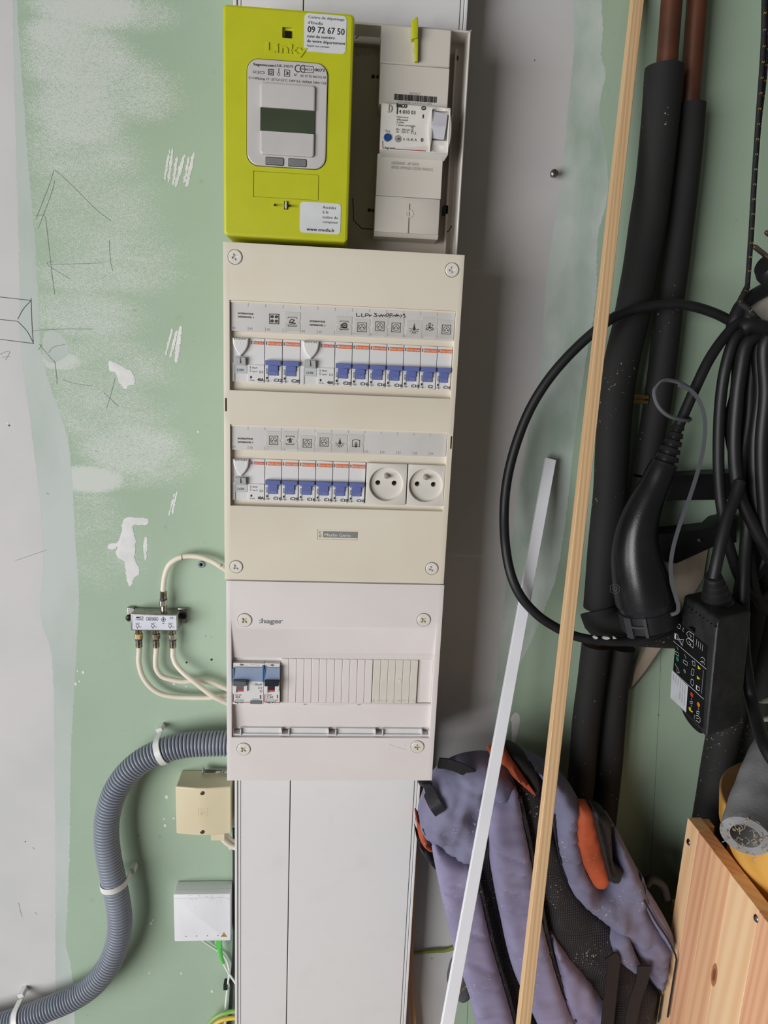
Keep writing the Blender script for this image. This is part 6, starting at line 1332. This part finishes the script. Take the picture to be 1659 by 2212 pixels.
# hanging rope, hook block and mains plug
ROPE = mat('black_rope', rgb(26, 26, 30), 0.8, col2=rgb(40, 38, 38), nscale=200, bump=0.4, bscale=900)
FLK = mat('rope_fleck', rgb(196, 160, 92), 0.7)
def rope(pts, lab_, r=0.0026):
    P = resample(spl([W(*p) for p in pts], 10), 0.004); t = thing('rope', lab_, 'rope', P[0]); mb = MB(); mb.tube(P, r, 10); build(mb, 'strand', ROPE, t)
    mb = MB()
    for i in range(2, len(P) - 2, 4):
        d = (P[i + 1] - P[i]).normalized(); s = d.cross(Vector((0, -1, 0))).normalized(); q = P[i] + Vector((0, -r * 1.02, 0))
        for k in (-.5, .3): mb.ribbon([q + s * (k * r) - d * .0008, q + s * (k * r + r * .35) + d * .0008], 0.0006, 0.0004)
    o = build(mb, 'fleck', FLK, t, smooth=0); o['kind'] = 'stuff'; return t
rope([(1672, -760, -.03), (1652, -60, -.055), (1648, 100, -.055), (1637, 260, -.06), (1629, 380, -.065), (1622, 500, -.07), (1614, 620, -.082)], 'black rope with yellow flecks hanging straight to the cable knot')
rope([(1690, -760, -.03), (1664, -60, -.048), (1658, 80, -.048), (1650, 180, -.0495), (1640, 265, -.0535), (1631, 380, -.0588), (1624, 500, -.0635), (1615, 618, -.0755)], 'second black flecked rope joining the straight one and hanging behind it')
rope([(1614, 620, -.088), (1604, 640, -.096), (1598, 654, -.10), (1612, 664, -.104), (1626, 680, -.106), (1640, 694, -.106), (1650, 706, -.104)], 'black flecked rope knotted round the charging cable', 0.0034)
mb = MB(); p = PX(-0.066, [(1594, 688), (1612, 675), (1630, 656), (1646, 645), (1672, 638), (1700, 650), (1690, 690), (1650, 702), (1622, 694), (1604, 703)]); mb.prism([(q.x, q.z) for q in p], -0.045, -0.0655, 0.0015)
o = build(mb, 'plaster_block', mat('rough_white', rgb(214, 208, 196), 0.85, col2=rgb(190, 182, 168), nscale=60, bump=0.5, bscale=150)); tag(o, 'rough white block tied into the charging cable bundle', 'block')
pc = W(1668, 570, -0.116); t = thing('mains_plug', 'black mains plug with two bare metal pins beside the rope', 'plug', pc)
for (a, b, c, d) in ((1628, 531, 1662, 558), (1654, 500, 1690, 528)):
    mb = MB(); mb.tube([W(a, b, -.126), W(a + 3, b + 2.4, -.126), W(c, d, -.118)], [0.0020, 0.0028, 0.0028], 12); build(mb, 'pin', mat('pin_nickel', rgb(186, 172, 156), 0.25, metal=1.0), t)
mb = MB(); C_ = [W(1650, 572, -.118), W(1662, 580, -.116), W(1700, 610, -.114)]; mb.tube(C_, [0.012, 0.0165, 0.018], 20); build(mb, 'body', BLACKP, t, smooth=50)
mb = MB(); mb.tube(spl([W(*q) for q in ((1698, 608, -.114), (1730, 640, -.120), (1752, 700, -.128), (1772, 800, -.134), (1790, 950, -.135), (1785, 1100, -.134), (1765, 1200, -.130))], 8), 0.005, 10); build(mb, 'lead', BLACKR, t)

# ================================================================== leaning battens
PINE = wood('pale_batten', rgb(226, 190, 146), rgb(208, 166, 118), 150, (1, 1, 0.015))
def batten(p_top, p_bot, w, th, m, name, lab_):
    d = (p_bot - p_top).normalized(); k = (FLOOR_Z - p_top.z) / d.z; L_ = k
    s = (X - d * X.dot(d)).normalized(); n_ = d.cross(s).normalized()
    mb = MB(); mb.box(-w / 2, w / 2, -th / 2, th / 2, -L_, 0.0); o = build(mb, name, m, None, bevel=0.0006, origin=(0, 0, 0))
    R = Matrix((s, -n_, -d)).transposed()
    if R.determinant() < 0: R = Matrix((s, n_, -d)).transposed()
    o.rotation_euler = R.to_euler(); o.location = p_top; WL[o.name] = p_top; return tag(o, lab_, 'batten')
a = W(1376, 0, -0.016); b = W(1130, 2212, -0.30); d = (a - b).normalized()
batten(a + d * 0.036, b, 0.0125, 0.011, PINE, 'wooden_batten', 'long thin pine batten leaning in front of the backpack')
batten(W(1189, 992, -0.012), W(966, 2212, -0.255), 0.0140, 0.0065, mat('white_paint', rgb(244, 245, 250), 0.35, col2=rgb(238, 239, 244), nscale=20), 'white_batten', 'white painted batten leaning over the left backpack strap')
mb = MB(); mb.ribbon([Vector((max(p.x, 0.2522), p.y, p.z)) for p in spl(PX(-0.0155, [(894, 1700), (893, 1880), (890, 1990), (887, 2070), (886, 2110), (889, 2150), (893, 2200), (900, 2290)]), 6)], 0.0062, 0.012); o = build(mb, 'wooden_lath', wood('orange_lath', rgb(206, 164, 120), rgb(186, 138, 94), 60)); tag(o, 'thin bowed wooden lath tucked beside the white trunking', 'lath')
mb = MB(); mb.tube(spl(PX(-0.006, [(880, 2059), (910, 2057), (940, 2054), (968, 2052), (1000, 2036)]), 6), 0.0026, 10); o = build(mb, 'earth_wire', mat('olive_wire', rgb(146, 150, 66), 0.5, col2=rgb(96, 120, 50), nscale=50)); tag(o, 'green and yellow wire crossing the wall behind the white batten', 'wire')
# ================================================================== backpack
LAV = mat('lavender_canvas', rgb(144, 138, 168), 0.85, col2=rgb(130, 125, 154), nscale=18, bump=0.25, bscale=1400, specks=(420, 1.015, rgb(206, 200, 192)))
LAVD = mat('lavender_canvas_grey', rgb(124, 122, 148), 0.85, col2=rgb(110, 109, 132), nscale=18, bump=0.25, bscale=1400, specks=(420, 1.005, rgb(206, 200, 192)))
def weave():
    m = mat('black_mesh', rgb(30, 29, 32), 0.8, specks=(420, 0.995, rgb(196, 188, 176))); nt = m.node_tree; n = nt.nodes; L = nt.links; b = n['Principled BSDF']; tc = n['Texture Coordinate']
    ws = []
    for dr in ('X', 'Z'):
        w = n.new('ShaderNodeTexWave'); w.bands_direction = dr; w.inputs['Scale'].default_value = 105; w.inputs['Distortion'].default_value = 1.2; w.inputs['Detail Scale'].default_value = 2; L.new(tc.outputs['Object'], w.inputs['Vector']); ws.append(w.outputs['Fac'])
    mu = n.new('ShaderNodeMath'); mu.operation = 'MULTIPLY'; L.new(ws[0], mu.inputs[0]); L.new(ws[1], mu.inputs[1])
    src = b.inputs['Base Color'].links[0].from_socket; mx = n.new('ShaderNodeMix'); mx.data_type = 'RGBA'; mx.blend_type = 'ADD'; mx.inputs['B'].default_value = rgb(74, 70, 74); L.new(mu.outputs[0], mx.inputs['Factor']); L.new(src, mx.inputs['A']); L.new(mx.outputs['Result'], b.inputs['Base Color'])
    bp_ = n.new('ShaderNodeBump'); bp_.inputs['Strength'].default_value = 0.8; bp_.inputs['Distance'].default_value = 0.0015; L.new(mu.outputs[0], bp_.inputs['Height']); L.new(bp_.outputs['Normal'], b.inputs['Normal'])
    return m
MESH = weave()
ORG = mat('orange_fabric', rgb(184, 84, 46), 0.75, col2=rgb(158, 70, 38), nscale=24, bump=0.2, bscale=900, specks=(420, 1.02, rgb(216, 190, 160)))
WEB = mat('black_webbing', rgb(26, 26, 30), 0.6, bump=0.5, bscale=500, specks=(420, 1.12, rgb(180, 172, 160)))
bp = thing('backpack', 'dusty lavender backpack with orange trim hung behind the leaning battens', 'backpack', W(1180, 2212, 0))
BPY = -0.045
def pad(name, pts, y0, T, D, m, sp=0.007, **k):
    mb = MB(); puff(mb, pts, y0 + BPY, T, D, sp, **k); return build(mb, name, m, bp, smooth=75)
# bulk of the bag
pad('bag_body', [(915, 1760), (945, 1690), (1000, 1655), (1060, 1640), (1120, 1636), (1180, 1662), (1222, 1690), (1248, 1728), (1290, 1750), (1330, 1790), (1362, 1850), (1392, 1920), (1438, 1995), (1468, 2060), (1470, 2180), (1450, 2330), (1300, 2380), (1110, 2380), (1070, 2240), (1030, 2100), (985, 1980), (945, 1880)], -0.014, 0.034, 0.05, LAVD, sp=0.012, wr=0.004, wfreq=22, back=0.0005, xmax=0.597)
pad('back_panel', [(1112, 1682), (1160, 1690), (1185, 1760), (1210, 1830), (1240, 1905), (1290, 1965), (1352, 2010), (1372, 2080), (1440, 2150), (1462, 2220), (1420, 2330), (1280, 2330), (1230, 2180), (1185, 2050), (1150, 1900), (1125, 1780)], -0.050, 0.024, 0.03, MESH, wr=0.006, wfreq=26, wdir=(0.6, 1.6), back=0.02, xmax=0.597)
pad('inner_lining', [(1018, 1850), (1062, 1790), (1075, 1900), (1098, 2010), (1130, 2130), (1170, 2230), (1200, 2330), (1110, 2330), (1085, 2130), (1055, 2000)], -0.048, 0.010, 0.02, MESH, back=0.02)
pad('side_panel', [(1140, 1642), (1180, 1662), (1218, 1688), (1240, 1712), (1256, 1744), (1252, 1790), (1262, 1850), (1290, 1915), (1322, 1905), (1326, 1850), (1318, 1790), (1328, 1784), (1352, 1830), (1378, 1880), (1396, 1922), (1392, 1945), (1420, 1990), (1448, 2030), (1468, 2080), (1478, 2140), (1476, 2185), (1462, 2206), (1440, 2160), (1400, 2110), (1372, 2062), (1345, 2018), (1300, 1985), (1256, 1950), (1228, 1915), (1210, 1868), (1198, 1810), (1194, 1755), (1180, 1700), (1155, 1665)], -0.058, 0.026, 0.020, LAVD, sp=0.005, wr=0.0075, wfreq=34, back=0.03, seed=3, crease=0.004, xmax=0.5985)
pad('outer_fold', [(1388, 1895), (1400, 1925), (1432, 1975), (1458, 2030), (1476, 2090), (1480, 2150), (1476, 2186), (1466, 2130), (1446, 2060), (1412, 2000), (1386, 1950)], -0.070, 0.014, 0.014, LAVD, sp=0.005, wr=0.002, back=0.02, seed=8, xmax=0.5985)
pad('orange_patch', [(1251, 1752), (1262, 1746), (1280, 1752), (1290, 1790), (1302, 1840), (1318, 1902), (1292, 1920), (1270, 1888), (1252, 1840), (1246, 1790)], -0.078, 0.009, 0.014, ORG, sp=0.005, wr=0.003, wfreq=50, back=0.02)
pad('zip_flap', [(1280, 1752), (1302, 1754), (1318, 1776), (1322, 1830), (1326, 1866), (1344, 1884), (1336, 1902), (1318, 1902), (1304, 1850), (1292, 1800)], -0.080, 0.010, 0.010, WEB, sp=0.005, wr=0.002, back=0.02)
mb = MB(); mb.tube(spl(PX(-0.094 + BPY, [(1281, 1752), (1292, 1796), (1304, 1845), (1318, 1902)]), 6), 0.0022, 8); build(mb, 'zip', mat('zip_black', rgb(30, 30, 32), 0.4), bp)
pad('lower_panel', [(1190, 2020), (1212, 2046), (1248, 2090), (1290, 2140), (1318, 2190), (1340, 2280), (1330, 2330), (1250, 2330), (1222, 2200), (1200, 2100)], -0.072, 0.016, 0.018, LAV, sp=0.006, wr=0.005, wfreq=45, back=0.02, seed=5, crease=0.003)
pad('shoulder_strap', [(1058, 1746), (1092, 1724), (1112, 1708), (1122, 1722), (1132, 1780), (1144, 1840), (1158, 1910), (1168, 1970), (1184, 2040), (1204, 2110), (1230, 2180), (1262, 2250), (1290, 2330), (1200, 2330), (1168, 2230), (1132, 2150), (1104, 2080), (1084, 1990), (1066, 1900), (1058, 1820)], -0.078, 0.016, 0.016, LAV, sp=0.0045, wr=0.0045, wfreq=70, wdir=(0.25, 1.0), back=0.012, seed=2, crease=0.0035)
pad('shoulder_strap', [(934, 1824), (960, 1838), (1000, 1858), (1022, 1868), (1036, 1920), (1050, 1985), (1066, 2050), (1086, 2120), (1106, 2190), (1130, 2290), (1140, 2330), (1054, 2330), (1030, 2220), (1012, 2145), (986, 2070), (966, 1990), (948, 1910)], -0.070, 0.015, 0.016, LAV, sp=0.0045, wr=0.0042, wfreq=70, wdir=(0.25, 1.0), back=0.012, seed=6, crease=0.0035)
pad('lid_flap', [(908, 1786), (918, 1740), (942, 1692), (985, 1662), (1030, 1650), (1070, 1652), (1104, 1676), (1112, 1700), (1106, 1722), (1060, 1748), (1054, 1790), (1042, 1822), (1016, 1852), (996, 1858), (960, 1838), (926, 1818)], -0.056, 0.026, 0.024, LAVD, sp=0.005, wr=0.009, wfreq=30, wdir=(1.4, 0.7), back=0.03, seed=4, crease=0.004)
for pts, yy in (([(914, 1790), (930, 1822), (962, 1842), (1000, 1861), (1018, 1855), (1044, 1826), (1056, 1790), (1062, 1750), (1108, 1725), (1114, 1702), (1100, 1675)], -0.066), ([(1196, 1760), (1202, 1820), (1214, 1870), (1232, 1915), (1260, 1951), (1304, 1986), (1348, 2020), (1374, 2064), (1402, 2112), (1442, 2162), (1464, 2206)], -0.066), ([(1392, 1945), (1418, 1992), (1446, 2034), (1466, 2084), (1474, 2140), (1470, 2196)], -0.086)):
    mb = MB(); mb.tube([Vector((min(p.x, 0.5965), p.y, p.z)) for p in spl(PX(yy + BPY, pts), 5)], 0.0013, 8); build(mb, 'piping', WEB, bp)
mb = MB(); mb.tube(spl(PX(-0.080 + BPY, [(1122, 1722), (1140, 1800), (1160, 1905), (1186, 2040), (1206, 2110), (1250, 2215), (1296, 2330)]), 6), 0.0030, 8); build(mb, 'strap_edging', MESH, bp)
mb = MB(); mb.tube(spl(PX(-0.071 + BPY, [(1022, 1868), (1038, 1920), (1053, 1985), (1068, 2050), (1089, 2120), (1109, 2190), (1142, 2330)]), 6), 0.0030, 8); build(mb, 'strap_edging', MESH, bp)
pad('orange_trim', [(1062, 1641), (1080, 1636), (1096, 1632), (1112, 1652), (1134, 1684), (1158, 1720), (1130, 1698), (1108, 1678), (1092, 1656)], -0.080, 0.006, 0.008, ORG, sp=0.005, back=0.03)
pad('orange_trim', [(901, 1776), (912, 1790), (924, 1808), (934, 1840), (918, 1832), (905, 1808)], -0.050, 0.008, 0.008, ORG, sp=0.005, back=0.03)
pad('top_binding', [(1098, 1630), (1112, 1626), (1134, 1640), (1154, 1664), (1166, 1696), (1160, 1716), (1138, 1684), (1114, 1652)], -0.070, 0.006, 0.008, WEB, sp=0.005, back=0.03)
pad('side_edging', [(898, 1800), (912, 1824), (934, 1842), (944, 1880), (930, 1866), (908, 1836)], -0.042, 0.008, 0.008, WEB, sp=0.005, back=0.02)
mb = MB(); mb.ribbon(spl(PX(-0.066 + BPY, [(947, 1648), (970, 1651), (1000, 1662), (1028, 1682), (1040, 1705)]), 6), 0.014, 0.0022); build(mb, 'hanging_strap', WEB, bp)
mb = MB(); mb.ribbon(spl([W(912, 1680, -.060), W(922, 1700, -.105), W(938, 1735, -.127), W(952, 1756, -.130)], 6), 0.016, 0.0022); build(mb, 'hanging_strap', WEB, bp)
mb = MB(); mb.ribbon(spl(PX(-0.092 + BPY, [(1318, 2064), (1326, 2076), (1322, 2110), (1318, 2150), (1312, 2210), (1300, 2330)]), 6), 0.017, 0.0022); build(mb, 'webbing', WEB, bp)
mb = MB(); mb.ribbon(spl(PX(-0.094 + BPY, [(1392, 2086), (1386, 2120), (1372, 2160), (1362, 2215), (1350, 2330)]), 6), 0.017, 0.0022); build(mb, 'webbing', WEB, bp)
pad('pocket_flap', [(1324, 2036), (1342, 2018), (1358, 2020), (1362, 2034), (1374, 2064), (1386, 2092), (1372, 2100), (1348, 2086), (1330, 2066)], -0.080, 0.010, 0.010, LAVD, sp=0.005, back=0.02)
mb = MB(); mb.tube(spl(PX(-0.05 + BPY, [(1395, 1910), (1405, 1900), (1420, 1903), (1434, 1916), (1440, 1940)]), 6), 0.006, 10); build(mb, 'carry_loop', WEB, bp)
# ---- grey handle behind the strap
t = thing('tool_handle', 'dark grey moulded tool handle lettered Olea beside the backpack strap', 'tool', W(995, 2120, 0))
mb = MB(); puff(mb, [(972, 2100), (978, 2084), (992, 2072), (1006, 2068), (1015, 2100), (1020, 2135), (1012, 2150), (998, 2157), (984, 2152), (970, 2136), (968, 2122)], -0.014, 0.016, 0.012, 0.005, back=0.012); build(mb, 'grip', mat('grey_rubber', rgb(96, 98, 98), 0.55, col2=rgb(74, 74, 74), nscale=14), t, smooth=75)
mb = MB(); o_ = W(990, 2152, -0.031); dx = W(1010, 2131, -0.031) - o_; u = dx.normalized(); v_ = Vector((0, 1, 0)).cross(u); v_ = -v_ if v_.z < 0 else v_; mb.text('Olea', o_, u, v_, width=dx.length, h=0.0066); ink(mb, 'lettering', mat('tan_print', rgb(150, 140, 112), 0.6), t)

# ================================================================== pine box, drum and foam tube
BX0, BY1, BZ1 = 0.6005, -0.100, -0.325
PW = [wood('pine_a', rgb(247, 206, 160), rgb(234, 182, 134), 26, (1, 1, 0.05)), wood('pine_b', rgb(240, 186, 146), rgb(218, 154, 114), 46, (1, 1, 0.035)), wood('pine_c', rgb(244, 194, 150), rgb(226, 166, 122), 40, (1, 1, 0.04)), wood('pine_d', rgb(250, 212, 166), rgb(238, 188, 140), 30, (1, 1, 0.05))]
t = thing('pine_box', 'open pine box with screwed corners holding the round wooden drum', 'box', (0.76, -0.26, FLOOR_Z))
ys_ = [-0.100, -0.128, -0.163, -0.205, -0.262, -0.33, -0.42]
for i in range(6):
    mb = MB(); mb.box(BX0, BX0 + 0.018, ys_[i + 1], ys_[i], FLOOR_Z, BZ1); build(mb, 'plank', PW[(0, 1, 2, 3, 1, 2)[i]], t, bevel=0.0004, segs=1)
mb = MB(); mb.box(BX0 + 0.018, 0.6295, -0.116, -0.100, FLOOR_Z, BZ1 - 0.002); build(mb, 'corner_post', PW[1], t, bevel=0.0008)
mb = MB(); mb.box(0.912, 0.93, -0.42, -0.062, FLOOR_Z, BZ1); build(mb, 'side_board', PW[2], t, bevel=0.0008)
mb = MB(); mb.box(BX0 + 0.018, 0.912, -0.42, -0.402, FLOOR_Z, BZ1); build(mb, 'front_board', PW[0], t, bevel=0.0008)
mb = MB(); mb.box(BX0 + 0.018, 0.912, -0.402, -0.062, -0.500, -0.485); build(mb, 'bottom', PW[2], t)
for (a, b) in ((1488, 1819), (1634, 1984)):
    d = ray(a, b); c = CAM + d * ((BX0 - CAM.x) / d.x); mb = MB(); mb.lathe([(0.0042, 0.0), (0.0042, 0.0006), (0.0030, 0.0018), (0.001, 0.0022)], c, (-1, 0, 0), 18); build(mb, 'screw', STEEL, t)
d = ray(1543, 2106); c = CAM + d * ((BX0 - CAM.x) / d.x); mb = MB(); fr = (c + Vector((-0.0002, 0, 0)), Vector((0, -1, 0)), Z); mb.disc(fr, (0, 0), 0.006, 16, 0.016); k1 = ink(mb, 'knot_ring', mat('knot_light', rgb(188, 124, 80), 0.6), t); mb = MB(); mb.disc((c + Vector((-0.0004, 0, 0)), Vector((0, -1, 0)), Z), (0, 0), 0.003, 14, 0.009); ink(mb, 'knot', mat('knot_dark', rgb(134, 84, 66), 0.6), t)
DR = wood('drum_wood', rgb(222, 170, 84), rgb(206, 148, 62), 16, (1, 1, 0.2)); RIM = mat('drum_rim', rgb(168, 120, 76), 0.7, col2=rgb(146, 102, 64), nscale=30, specks=(300, 1.10, rgb(60, 46, 36)))
c = Vector((0.7300, -0.1905, -0.4848)); t = thing('wooden_drum', 'round yellow wooden drum with a thick brown rim standing in the pine box', 'drum', c); R1 = 0.1275; RI = 0.104; RB = 0.1085; H = 0.2255
mb = MB(); mb.lathe([(RB - 0.006, 0), (RB, 0.158), (R1 - 0.004, 0.19), (R1, H - 0.001), (R1 - 0.001, H)], c, (0, 0, 1), 64, cap1=False); mb.lathe([(RI, H - 0.001), (RB - 0.02, 0.158), (RB - 0.026, 0.01)], c, (0, 0, 1), 64, cap0=False); build(mb, 'shell', DR, t, merge=False)
mb = MB(); mb.lathe([(R1 - 0.001, H), (R1 - 0.002, H + 0.0012), (RI + 0.001, H + 0.0012), (RI, H)], c, (0, 0, 1), 64, cap0=False, cap1=False); build(mb, 'rim', RIM, t)
# foam tube
FT = mat('grey_foam_tube', rgb(146, 146, 148), 0.85, col2=rgb(104, 101, 100), nscale=16, bump=0.3, bscale=300, specks=(340, 1.03, rgb(184, 168, 140)))
t = thing('foam_tube', 'dusty grey foam tube with a ragged open end lying on the drum', 'foam tube', W(1612, 1800, -0.25))
C_ = [W(1610, 1806, -0.240), W(1616, 1780, -0.226), W(1631, 1735, -0.204), W(1650, 1680, -0.178), W(1668, 1638, -0.158), W(1680, 1614, -0.146)]; P = resample(spl(C_, 12), 0.004); RO = 0.0262
RR = [RO * (1 + .05 * mnoise.noise(Vector((0, i * .13, 0)))) for i in range(len(P))]; 
P2 = [P[min(i, len(P) - 1)] for i in range(len(P))]
mb = MB(); mb.tube(P, RR, 28, caps=False); k0 = len(mb.v); mb.tube(P, [RO * 0.60] * len(P), 28, caps=False); e_ = (len(P) - 1) * 28
mb.f += [(i, (i + 1) % 28, k0 + (i + 1) % 28, k0 + i) for i in range(28)] + [(e_ + i, e_ + (i + 1) % 28, k0 + e_ + (i + 1) % 28, k0 + e_ + i) for i in range(28)]; build(mb, 'tube', FT, t, smooth=70)
FIB = mat('straw_fibre', rgb(176, 158, 128), 0.9); mb = MB(); r4 = random.Random(11); ax_ = (P[0] - P[2]).normalized(); u_ = ax_.cross(Z).normalized(); w_ = ax_.cross(u_)
for i in range(34):
    a = r4.uniform(0, 6.28); rr = RO * r4.uniform(.35, 1.0); q0 = P[0] + (u_ * math.cos(a) + w_ * math.sin(a)) * rr + ax_ * .0006; pts = [q0]
    for k in range(4): pts.append(pts[-1] + Vector((r4.uniform(-1, 1), r4.uniform(-.6, .3), r4.uniform(-1, 1))) * 0.004)
    mb.tube(spl(pts, 3), 0.0004, 5)
o = build(mb, 'loose_fibres', FIB, t); o['kind'] = 'stuff'
# pale pegs
for k, (a, b) in enumerate(((1640, 1517), (1642, 1556))):
    mb = MB(); mb.tube([W(a, b, -.13), W(a + 8, b - 2, -.125), W(a + 34, b - 7, -.118), W(a + 125, b - 22, -.0005)], [0.0006, 0.0028, 0.0050, 0.0052], 14); o = build(mb, 'pale_peg', mat('pale_plastic', rgb(206, 204, 190), 0.5)); tag(o, ('upper' if k == 0 else 'lower') + ' of two pale pointed pegs beside the hanging cable', 'peg', 'pale pegs')
